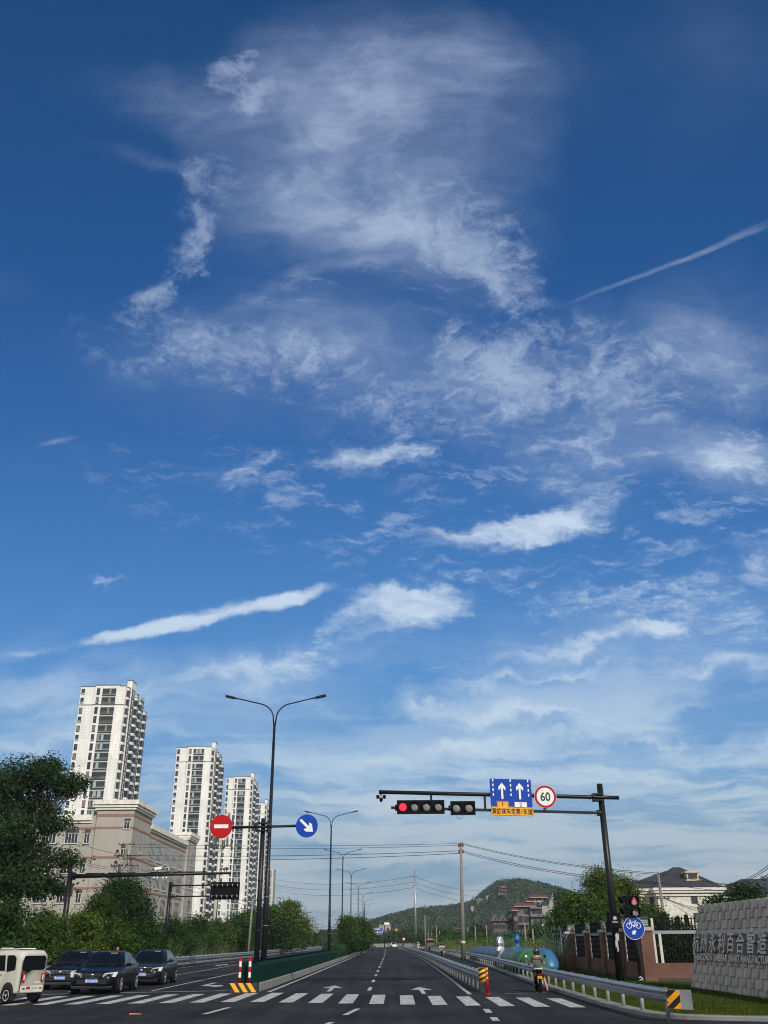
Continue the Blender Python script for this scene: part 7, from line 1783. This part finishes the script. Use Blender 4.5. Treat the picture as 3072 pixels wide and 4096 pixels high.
for i, (a, px, py, Y, sg_) in enumerate(((vT, 3090, 3560, 70, .35), (vT-ZA*.8, 3090, 3575, 70, .5), (P(2880,3535,84), 3090, 3448, 48, .5), (P(2880,3538,84), 3090, 3460, 48, .5), (P(2930,3540,84), 3090, 3486, 46, .3))):
    addwire(['wire from the villa pole crossing the dark roof to the right edge','lower wire from the villa pole past the chimney to the right edge','topmost wire rising to the right edge of the view','second wire rising to the right edge of the view','lowest wire rising to the right edge of the view'][i], [a, P(px, py, Y)], sg_, .02)
vM = P(2655,3590,84)
for i, (px, py) in enumerate(((2850,3640),(2850,3650),(2850,3660),(2850,3705))): addwire(['first','second','third','fourth'][i]+' service wire fanning from the villa pole down to the stone wall side', [vM, P(px, py, 60)], .3, .016)
for i, (ya, yb, yc) in enumerate(((3322-60,3455,3445),(3350,3475,3470),(3362,3480,3478))):
    addwire(['upper','middle','lower'][i]+' wire swooping across the factory from the left edge to the tangled pole', [P(120, ya, 80), Vector((LPp.x-1.0, 112, P(480, yc-30*(i == 0), 112).z))], .8, .02)
for i, (pa_, pb2) in enumerate((((1100,3518),(1655,3505)),((1100,3540),(1655,3528)),((1100,3562),(1655,3550)))):
    addwire(['top','middle','bottom'][i]+' faint transmission line left of the tall steel pole', [P(pa_[0], pa_[1], 420), P(pb2[0], pb2[1], 300)], .8, .045, 'faint transmission lines')
    addwire(['top','middle','bottom'][i]+' faint transmission line right of the tall steel pole', [P(pb2[0], pb2[1], 300), P(1990, 3556+i*22, 420)], .8, .045, 'faint transmission lines')
addwire('cable descending from the tangled pole to the hedge pole', [lL-ZA*1.6, P(1005,3625,118)], .6, .018); addwire('second cable descending from the tangled pole to the hedge pole', [lL-ZA*.9, P(1012,3612,118)], .7, .018)
q1, q2 = P(1222,3665,200), P(1440,3720,420); addwire('wire leading right from the concrete poles beyond the left trees', [q1, P(1380,3698,340)], .5, .03); addwire('lower wire leading right from the concrete poles beyond the left trees', [P(1222,3690,200), P(1380,3715,340)], .5, .03)
mb = MB(P(888,3310,150)); mb.tube([P(891,3360,150), P(863,3690,150)], .05, 6); solo('antenna_rod', mb, M['wire'], 'thin dark vertical rod hanging below the red no entry disc', 'rod')

# ================================================================ far signs and end of the road
def farsign(name, label, px0, px1, py0, py1, Y, legs, face, cat='road sign', content=None):
    a, b = P(px0, py0, Y), P(px1, py1, Y); t = thing(name, label, cat, (a.x, Y, 0)); o = t.location
    for lx in legs: mb = MB(o); x = a.x+(b.x-a.x)*lx; mb.tube([(x,Y+.1,0),(x,Y+.1,a.z-.2)], .12, 8); part('post', mb, M['dkgrey'], t)
    mb = MB(o); mb.prism(rrect(b.x-a.x, a.z-b.z, .15), (a.x,Y,b.z), XA, ZA, -.05, 0); w, h = b.x-a.x, a.z-b.z
    if content:
        for (tx, fx, fy, sz_) in content: put_text(mb, tx, sz_*h, (a.x+w*fx, Y-.06, b.z+h*fy), XA, ZA, 1, .01)
        f_ = Vector((a.x+w*.5, Y-.062, b.z+h*.34)); mb.flat([(-.9,-.08),(-.15,-.08),(-.15,-.4),(.15,-.4),(.15,-.08),(.9,-.08),(.9,.08),(.15,.08),(.15,.5),(-.15,.5),(-.15,.08),(-.9,.08)], f_, XA, ZA, 1)
        for (p, q, r, s) in ((.1,w-.1,.08,.16),(.1,w-.1,h-.16,h-.08),(.08,.16,.16,h-.16),(w-.16,w-.08,.16,h-.16)): mb.flat([(p,r),(q,r),(q,s),(p,s)], (a.x,Y-.055,b.z), XA, ZA, 1)
    part('panel', mb, [face, M['white']], t); return t
farsign('direction_sign', 'large blue direction sign with white lettering over the far road', 1492, 1530, 3711, 3738, 380, (.12,.88), M['blue'], content=(('物流园路', .5, .76, .24),('东洲路', .2, .36, .22),('木渎路', .82, .36, .22)))
farsign('road_sign', 'tiny blue arrow sign left of the large blue direction sign', 1469, 1479, 3736, 3747, 300, (.5,), M['blue'])
q = P(1586,3718,330); t = thing('warning_sign', 'small yellow triangular warning sign on a thin post in front of the hill', 'road sign', (q.x,330,0)); mb = MB(); mb.tube([(0,0,0),(0,0,q.z-1.75+0)], .07, 6) if q.z > 2.2 else mb.tube([(0,0,0),(0,0,q.z)], .07, 6); part('post', mb, M['dkgrey'], t)
mb = MB(); mb.prism([(-.55,-.42),(.55,-.42),(0,.52)], (0,-.1,q.z), XA, ZA, -.03, 0); mb.prism([(-.12,-.25),(.12,-.25),(.08,.15),(-.08,.15)], (0,-.135,q.z), XA, ZA, -.005, 1); part('panel', mb, [M['yellow'], M['ink']], t)
q = P(1615,3756,250); t = thing('round_sign', 'small red and white round sign beside the far bike lane', 'road sign', (q.x,250,0)); mb = MB(); mb.tube([(0,0,0),(0,0,q.z)], .06, 6); part('post', mb, M['dkgrey'], t); mb = MB(); mb.prism(disc(20,.42), (0,-.08,q.z), XA, ZA, -.03, 0); mb.prism(disc(20,.25), (0,-.115,q.z), XA, ZA, -.004, 1); part('panel', mb, [M['red'], M['white']], t)
for i, (px, Y, yt) in enumerate(((1538,300,3700),(1611,260,3712))):
    q = P(px, yt, Y); pole('signal_mast', ['dark mast behind the large blue direction sign','dark mast beside the small red round sign'][i], q.x, Y, q.z, .16, M['black'], [], cat='mast')
q = P(1283,3718,260); t = thing('mast_arm', 'dark bracket-arm mast over the far left carriageway', 'mast', (q.x,260,0)); mb = MB(); mb.tube([(0,0,0),(0,0,q.z)], .15, 8); part('pole', mb, M['black'], t); mb = MB(); mb.tube([(0,0,q.z-.2),(5.2,0,q.z)], .10, 6); part('arm', mb, M['black'], t)
M['parapet'] = mat('parapet_concrete', (.26,.25,.23), .9, var=.2, vs=.8)
def parapet(name, label, pts, h, th=.3):
    mb = MB(pts[0]); mb.sweep([Vector(p) for p in pts], [(-th/2,0),(th/2,0),(th/2,h),(-th/2,h)], closed=True); solo(name, mb, M['parapet'], label, 'parapet')
parapet('parapet', 'pale concrete parapet beside the far left carriageway', [(-18.2,175,0),(-18.0,215,0),(-18.6,260,0)], 1.55)
parapet('parapet', 'pale concrete parapet along the far side of the bike lane', [(11.5,185,0),(10.8,215,0),(9.8,240,0)], 1.45)
parapet('parapet', 'long pale parapet closing the view where the road bends away', [(-26,350,0),(0,346,0),(12,338,0)], 1.1)

# ================================================================ vegetation
bark = M['wood']
rs = np.random.default_rng(5)
# big tree, far left
lob = []
for (px, py, rr, dy_) in ((60,3120,1.9,0),(175,3085,1.5,-.5),(250,3150,1.3,.5),(-60,3180,2.2,0),(120,3230,1.9,.8),(300,3130,.8,-.3),(30,3320,2.0,-.6),(215,3290,1.2,0),(-90,3400,2.4,.4),(100,3420,1.8,.6),(255,3440,.95,-.5),(150,3530,1.6,0),(20,3520,1.9,-.8),(240,3560,.7,.3),(-80,3560,2.2,0)):
    q = P(px, py, 60+dy_); lob.append((q.x+22.8, dy_, q.z, rr, rr, rr*.62))
make_tree('broadleaf_tree', 'tall dark spreading tree at the far left edge in front of the factory', (-22.8,60,0), lob, 7.0, .32, 52000, .21, M['leaf_d'], bark, 1, slim=.42, crad=.34, shell=.25, cl=16)
def at_tree(name, label, px, ytop, ybase_z, Y, wpx, nleaf, ls, lm_, seed, group, nl=9, flat=.9, stems=1, r0=.16, cat='tree', slim=.5, lowz=.8, crad=.3, shell=.3, X=None):
    top = P(px, ytop, Y); x = top.x if X is None else X; half = wpx/2/FPX*Y/1.07; rng = np.random.default_rng(seed); h = top.z
    cz_ = (h+lowz)/2; lobs = rand_lobes(rng, (top.x-x,0,cz_), (half,half*.8,(h-lowz)/2), nl, (.36,.55), flat); lobs.append((top.x-x,0,h-half*.45,half*.55,half*.5,half*.45))
    return make_tree(name, label, (x, Y, 0), lobs, h*.55, r0, nleaf, ls, lm_, bark, seed, group, cat, slim=slim, crad=crad, shell=shell, stems=stems)
gl_, gr_ = 'trees and tall shrubs behind the left guardrail', 'trees beyond the right side of the road'
at_tree('round_tree', 'dense dark round-crowned tree between the two left masts', 490, 3512, 0, 72, 290, 46000, .17, M['leaf_d'], 11, gl_, 14, r0=.2)
at_tree('shrub_tree', 'dark shrub tree left of the dense round-crowned tree, with upright tufts', 400, 3575, 0, 70, 130, 14000, .15, M['leaf_b'], 12, gl_, 7)
for i, (px, yt, Y, w, n, lm_, lb) in enumerate(((40,3600,50,220,16000,'leaf_a','dark leafy shrub behind the cream three-wheeler'),(330,3650,56,170,16000,'leaf_c','light green climbing shrub right of the camera mast foot'),(180,3640,54,200,16000,'leaf_b','mid green shrub left of the camera mast foot'),(450,3640,60,190,16000,'leaf_b','feathery green shrub behind the navy saloon car'),(575,3668,66,220,18000,'leaf_a','dark shrub behind the last black saloon car'),(700,3672,88,210,15000,'leaf_a','green shrub just right of the sign mast foot'),(790,3655,100,190,13000,'leaf_a','spiky topped green shrub below the black sign panel'),(880,3672,112,190,13000,'leaf_b','rounded green shrub in front of the third white tower'),(945,3650,122,120,9000,'leaf_a','dark shrub tree left of the hedge pole'),(1010,3668,125,110,9000,'leaf_b','green shrub tree at the hedge pole'))):
    at_tree('hedge_shrub', lb, px, yt, 0, Y, w, n, .12+.0006*Y, M[lm_], 20+i, gl_, 9, lowz=.2, r0=.07, stems=3, cat='shrub')
for i, (px, yt, Y, w, n, lm_, lb) in enumerate(((1000,3648,140,110,12000,'leaf_b','green roadside tree immediately left of the twin sign posts'),(1085,3622,150,120,13000,'leaf_b','taller green roadside tree just right of the lamp post'),(1160,3608,165,150,15000,'leaf_c','tallest light green roadside tree with ragged top beyond the sign post'),(1130,3680,150,130,9000,'leaf_a','dark lower tree beneath the tallest roadside tree'),(1195,3690,185,80,7000,'leaf_b','small green tree at the right end of the roadside row'),(1245,3732,240,70,5000,'leaf_a','low dark tree among the distant concrete poles'),(1335,3722,420,90,4000,'leaf_a','distant dark tree clump by the right pylon'),(1290,3735,330,60,3500,'leaf_a','distant low tree left of the right pylon'))):
    at_tree('roadside_tree', lb, px, yt, 0, Y, w, n, .22+.0009*Y, M[lm_], 40+i, gl_, 9, r0=.16, crad=.5)
# median planting
for i, (px, yt, Y, w, n, lb) in enumerate(((1425,3668,138,95,12000,'bushy green tree standing in the median planting'),(1385,3672,128,60,7000,'ragged green tree at the near left of the median planting'),(1455,3690,150,60,7000,'low right-hand tree of the median planting'),(1395,3728,122,90,7000,'dark lower shrub at the near end of the median planting'),(1445,3735,140,80,6000,'dark lower shrub under the right side of the median trees'))):
    at_tree('median_tree' if i < 3 else 'median_shrub', lb, px, yt, 0, Y, w, n, .24, M['leaf_b' if i < 3 else 'leaf_a'], 60+i, 'trees and shrubs in the median planting', 8, lowz=.5, r0=.10, cat='tree' if i < 3 else 'shrub', crad=.4, X=-5.4)
# right-hand trees
at_tree('willow_tree', 'large light green feathery tree left of the gantry pole, behind the brick fence', 2400, 3478, 0, 84, 150, 24000, .26, M['leaf_c'], 80, gr_, 12, slim=.3, r0=.2, crad=.45)
at_tree('willow_tree', 'tall light green feathery tree behind the gantry pole', 2478, 3498, 0, 88, 190, 26000, .26, M['leaf_c'], 81, gr_, 12, slim=.3, r0=.2, crad=.45)
at_tree('broadleaf_tree', 'wide mid green tree beside the village houses, left of the feathery trees', 2300, 3580, 0, 80, 190, 26000, .24, M['leaf_b'], 82, gr_, 12, r0=.2, crad=.4)
at_tree('broadleaf_tree', 'green tree between the pedestrian signal and the pale villa', 2570, 3620, 0, 78, 170, 20000, .22, M['leaf_b'], 83, gr_, 10, r0=.15, crad=.4)
at_tree('broadleaf_tree', 'dark leafy tree rising above the stone sign wall at the right edge', 2980, 3545, 0, 46, 260, 30000, .16, M['leaf_d'], 84, gr_, 12, r0=.18, crad=.3)
at_tree('shrub_tree', 'dark low branch tree at the left top of the stone sign wall', 2860, 3590, 0, 47, 120, 9000, .15, M['leaf_a'], 85, gr_, 7, r0=.1, crad=.25)
def conifer(label, px, yt, Y, w, seed):
    top = P(px, yt, Y); rng = np.random.default_rng(seed); h = top.z; t = thing('conifer', label, 'tree', (top.x, Y, 0), 0, 'small conifers before the villa'); tb = MB(); tb.tube([(0,0,0),(0,0,h)], .08, 7, r2=.01); part('trunk', tb, bark, t)
    half = w/2/FPX*Y/1.07; pts = []; out = []
    for k in range(int(h*7)):
        z = .4+(h-.5)*k/(h*7); rr = half*(1-z/h)**.8
        for b in range(7):
            a = rng.uniform(0, 6.283); n_ = 26; s = rng.random(n_); pts.append(np.stack([np.cos(a)*rr*s+rng.normal(0,.04,n_), np.sin(a)*rr*s+rng.normal(0,.04,n_), z+rr*s*.25+rng.normal(0,.04,n_)], 1)); out.append(np.tile([np.cos(a), np.sin(a), .3], (n_, 1)))
    V = leaf_quads(rng, np.concatenate(pts), np.concatenate(out), .20, .25, .1); link('crown', quads_mesh('crown', V, M['leaf_a']), t)
conifer('small dark conifer before the villa, left one', 2655, 3640, 74, 110, 1); conifer('small feathery conifer before the villa wall, middle one', 2708, 3655, 74, 70, 2); conifer('small thin conifer before the villa wall, right one', 2742, 3650, 76, 60, 3)
for i, (px, yt, Y, w, n, lm_, lb) in enumerate(((1560,3722,420,110,5000,'leaf_a','dark tree mass behind the blue direction sign'),(1640,3716,400,110,5000,'leaf_a','dark tree right of the warning sign'),(1500,3735,400,90,4000,'leaf_a','dark tree left of the blue direction sign posts'),(1760,3712,340,130,6000,'leaf_a','dark rounded tree left of the concrete pole'),(1700,3728,300,110,6000,'leaf_b','low green tree by the shed'),(1850,3722,300,120,6000,'leaf_a','dark tree behind the concrete pole'),(1920,3706,290,110,6000,'leaf_a','dark tree left of the village houses'),(1890,3735,200,130,7000,'leaf_b','green shrubbery tree in the field right of the concrete pole'),(2150,3712,190,120,8000,'leaf_a','dark tree beneath the arched window house'),(2215,3690,150,110,9000,'leaf_b','green tree at the right end of the village houses'),(2060,3735,170,90,6000,'leaf_a','dark bush before the glazed balcony house'),(2300,3660,250,160,8000,'leaf_a','dark tree behind the brick fence lanterns'),(2240,3550,330,120,5000,'leaf_a','far dark tree on the slope right of the village houses'))):
    at_tree('field_tree', lb, px, yt, 0, Y, w, n, .22+.0012*Y, M[lm_], 100+i, gr_, 8, r0=.14, crad=.5+.001*Y, lowz=.1)
# uncountable ground cover
def scatter_blades(name, n, fx, size, slim, mats, seed, z0=0.0):
    rng = np.random.default_rng(seed); Cc = fx(rng, n); nrm = unit(np.stack([rng.normal(0,1,n), rng.normal(0,1,n), rng.normal(0,.15,n)], 1)); up = unit(np.stack([rng.normal(0,.25,n), rng.normal(0,.25,n), np.ones(n)], 1)); b = np.cross(nrm, up)
    s = (size*rng.uniform(.5, 1.5, n))[:, None]; V = np.empty((n, 4, 3)); V[:,0] = Cc-b*s*slim; V[:,1] = Cc+b*s*slim; V[:,2] = Cc+up*s+b*s*slim*.3+nrm*s*.2; V[:,3] = Cc+up*s*1.02-b*s*slim*.1+nrm*s*.2
    o = link(name, quads_mesh(name, V.reshape(-1,3), mats)); o['kind'] = 'stuff'; return o
def fl(rng, n):
    y = 24.5+ (66-24.5)*rng.random(n)**1.5; xl = np.array([interp([(a, b) for a, b in OUT if b > 24], v) for v in y])+.42; x = xl+rng.random(n)**1.1*(np.where(y < 42, 14, 5.6)); return np.stack([x, y, np.full(n, KH-.01)], 1)
scatter_blades('grass', 90000, fl, .055, .10, M['blade'], 3)
def undergrowth(name, n, area, hfun, ls, m_, seed, stuff=True):
    rng = np.random.default_rng(seed); x0, x1, y0, y1 = area; k = n//14; x = rng.uniform(x0, x1, k); y = y0+(y1-y0)*rng.random(k)**1.3; hmax = hfun(x, y); z = hmax*rng.random(k)**.55
    pts = np.repeat(np.stack([x, y, z], 1), 14, 0)+rng.normal(0, .22, (k*14, 3)); pts[:, 2] = np.maximum(pts[:, 2], .02); out = np.tile([0, -.6, .4], (len(pts), 1)).astype(float)
    V = leaf_quads(rng, pts, out, ls, .5, .2); o = link(name, quads_mesh(name, V, m_)); o['kind'] = 'stuff'; return o
hw_ = lambda a, b, f=.5, s=0.0: (lambda x, y: a+(b-a)*(.5+.5*np.sin(x*1.3*f+s)*np.cos(y*.37*f+s*2)))
undergrowth('undergrowth', 60000, (-30,-17.4,44,110), hw_(1.6,2.7), .16, M['leaf_a'], 1); undergrowth('undergrowth', 50000, (-34,-17.6,100,300), hw_(2.0,3.6), .32, M['leaf_b'], 2)
undergrowth('undergrowth', 30000, (-24,-17.2,44,75), hw_(1.0,2.2,.8,1), .13, M['leaf_c'], 4)
undergrowth('undergrowth', 60000, (9.6,30,84,220), hw_(.9,1.9,.4,2), .26, M['leaf_c'], 5); undergrowth('undergrowth', 60000, (11,90,190,420), hw_(1.5,3.6,.3,1), .5, M['leaf_a'], 6); undergrowth('undergrowth', 20000, (14,40,64,90), hw_(.9,1.7,.6,3), .2, M['leaf_a'], 8); undergrowth('undergrowth', 9000, (14,20,45,56), hw_(.3,.7,.6,3), .12, M['leaf_b'], 9)
undergrowth('undergrowth', 30000, (13.2,22,51,57), hw_(1.9,2.9,.8,3), .16, M['leaf_d'], 12); undergrowth('undergrowth', 16000, (13.0,16,58,70), hw_(1.6,2.6,.8,3), .18, M['leaf_d'], 13)
undergrowth('undergrowth', 16000, (-6.1,-5.0,95,230), hw_(.9,1.5,1,0), .2, M['leaf_a'], 7)
undergrowth('undergrowth', 30000, (-90,-18,300,560), hw_(3,6,.2,0), .9, M['leaf_a'], 10)
def fr(rng, n): return np.stack([rng.uniform(8.9, 12.5, n), 66+(150-66)*rng.random(n)**1.2, np.zeros(n)], 1)
scatter_blades('reeds', 9000, fr, 1.05, .018, M['reed'], 6)
def fr2(rng, n): return np.stack([rng.uniform(-19.5,-17.8,n), 84+30*rng.random(n), np.zeros(n)], 1)
scatter_blades('reeds', 1500, fr2, 1.5, .014, M['reed'], 7)

# ================================================================ hills
def hill(name, ridge, Y0, Y1, drop_to=0, seed=1, ntree=3000, tr=4.0, nleaf=44, cut=.0):
    """ridge: list of pixels on the skyline, taken at distance Y1"""
    R3 = [P(px, py, Y1) for px, py in ridge]; xs = np.array([p.x for p in R3]); zs = np.array([p.z-12.5 for p in R3]); rng = np.random.default_rng(seed)
    nx, ny = 150, 44; X = np.linspace(xs[0], xs[-1], nx); mb = MB(); vs = []
    def hgt(x, f): return np.maximum(np.interp(x, xs, zs), 0)*(np.sin(f*math.pi/2)**1.25)
    def spur(x, f): return 1+.16*math.sin(x*.045+seed+f*2.5)*math.sin(f*math.pi)
    for j in range(ny+14):
        f = j/ny if j <= ny else 1-(j-ny)/14*.9
        yb = Y0+(Y1-Y0)*j/ny
        for x in X:
            n_ = mnoise.noise((x*.012, yb*.012, seed))*6*min(1, 3*f)*(1-.6*f)
            vs.append((x*(yb/Y1)**.0, yb, float(hgt(x, max(0, f)))*spur(x, f)+n_*(1 if j < ny else 0)-.4))
    mb.add(vs, [(j*nx+i, j*nx+i+1, (j+1)*nx+i+1, (j+1)*nx+i) for j in range(ny+13) for i in range(nx-1)])
    o = struct(name, mb, M['leaf_h'])
    # tree crowns
    k = ntree; f = rng.random(k)**.8; x = rng.uniform(xs[0], xs[-1], k); y = Y0+(Y1-Y0)*f
    z = np.array([float(hgt(a, b))*spur(a, b) for a, b in zip(x, f)]); keep = z > 2; x, y, z = x[keep], y[keep], z[keep]; k = len(x)
    r = tr*rng.uniform(.6, 1.35, k); n_ = nleaf; d = unit(rng.normal(0, 1, (k*n_, 3))+np.array([0, -.35, .35])); rr = np.repeat(r, n_)*rng.uniform(.8, 1.08, k*n_)
    Cc = np.repeat(np.stack([x, y, z+r*.6], 1), n_, 0)+d*rr[:, None]*np.array([1, 1, .8])
    V = leaf_quads(rng, Cc, d*1.6, tr*.42, .8, .1); oo = link('hill_forest', quads_mesh('hill_forest', V, M['leaf_h'])); oo['kind'] = 'stuff'
    def find(px, py):
        for k in range(400):
            Y = Y0+(Y1-Y0)*k/400; q = P(px, py, Y)
            if float(hgt(q.x, k/400))*spur(q.x, k/400)+4 > q.z: return q
        return P(px, py, Y1)
    return find
ridge1 = [(1330,3766),(1400,3740),(1455,3702),(1480,3682),(1500,3662),(1540,3648),(1575,3636),(1600,3628),(1640,3614),(1680,3608),(1740,3603),(1790,3602),(1840,3598),(1880,3588),(1905,3570),(1930,3552),(1955,3534),(1975,3522),(2000,3516),(2040,3514),(2090,3516),(2140,3516),(2170,3522),(2195,3534),(2225,3550),(2260,3548),(2300,3552),(2360,3575),(2450,3600),(2600,3640),(2750,3700),(2900,3766)]
hfind = hill('hill', ridge1, 640, 1000, seed=1, ntree=6500, tr=4.6)
ridge2 = [(2250,3640),(2330,3580),(2420,3530),(2470,3514),(2500,3511),(2540,3518),(2590,3514),(2640,3525),(2700,3545),(2800,3570),(2860,3560),(2920,3530),(2980,3512),(3040,3500),(3100,3500),(3200,3520),(3320,3600)]
hill('hill', ridge2, 900, 1250, seed=2, ntree=4500, tr=5.2)
ridge3 = [(700,3766),(900,3745),(1150,3735),(1260,3735),(1310,3716),(1345,3706),(1375,3712),(1410,3728),(1470,3745),(1560,3766)]
hill('hill', ridge3, 900, 1150, seed=3, ntree=1500, tr=5)
# pagoda
pq = hfind(2009, 3586)-Vector((0,10,0)); pgz = pq.z; psc = pq.y/905*.82
pa2 = thing('pagoda', 'two-tiered orange roofed pagoda among trees near the hilltop', 'pagoda', (pq.x, pq.y, pgz+3.0))
pa2.scale = (psc*1.25, psc*1.25, psc*.72)
M['porange'] = mat('pagoda_orange', (.24,.085,.05), .8, var=.2, vs=.6)
mb = MB(); mb.box(-4.6,4.6,-3,3,-3.5,1.4,0); mb.box(-3.6,3.6,-2.4,2.4,3.4,6.2,0); part('wall', mb, M['porange'], pa2)
for z0, w in ((1.4,8.6),(6.2,7.2)):
    mb = MB(); ring = []
    for (ww, zz_) in ((1.0,0),(.72,.55),(.42,1.5),(.12,3.0)):
        W_ = w*ww
        for k in range(16):
            a = 2*math.pi*k/16+math.pi/16; c = max(abs(math.cos(a)), abs(math.sin(a))); corner = (abs(math.cos(a)*math.sin(a))*2)**3
            ring.append((W_*math.cos(a)/c, .7*W_*math.sin(a)/c, z0+zz_+(corner*1.3 if ww == 1.0 else 0)))
    mb.add(ring, [(i*16+j, i*16+(j+1) % 16, (i+1)*16+(j+1) % 16, (i+1)*16+j) for i in range(3) for j in range(16)]+[tuple(range(48,64)), tuple(reversed(range(16)))]); part('roof', mb, M['porange'], pa2)
mb = MB()
for x in (-4,-1.5,1.5,4): mb.box(x-.25,x+.25,-3.4,-3.05,-3.5,1.2)
part('pillar', mb, M['vtrim'], pa2)
for i, (px, py, w, h, lb) in enumerate(((1950,3594,4,2.6,'tiny white hut on the wooded slope below the pagoda'),(1916,3606,6,2.4,'cluster of white buildings on the wooded slope left of the pagoda'),(1886,3645,2.4,4,'tiny pale cliff shrine low on the wooded slope'))):
    q = hfind(px, py+8); tt = thing('hill_building', lb, 'building', (q.x, q.y-8, q.z+1.5)); mb = MB(); mb.box(-w/2,w/2,-2,2,-8,h*.7); part('wall', mb, M['hpale'], tt); mb = MB(); mb.prism([(-w/2-.5,0),(w/2+.5,0),(0,h*.35)], (0,-2.3,h*.7), XA, ZA, -4.6); part('roof', mb, M['hpale'], tt)

# ================================================================ air
hz_m = bpy.data.materials.new('air'); hz_m.use_nodes = True; N_ = hz_m.node_tree.nodes; N_.remove(N_['Principled BSDF'])
pv = N_.new('ShaderNodeVolumePrincipled'); pv.inputs['Color'].default_value = (.78,.88,1,1); pv.inputs['Density'].default_value = .00016; pv.inputs['Anisotropy'].default_value = .1
hz_m.node_tree.links.new(pv.outputs[0], N_['Material Output'].inputs['Volume'])
mb = MB(); mb.box(-1400, 1800, -60, 1700, -1.1, 92); hz_o = struct('haze', mb, hz_m, 'stuff')
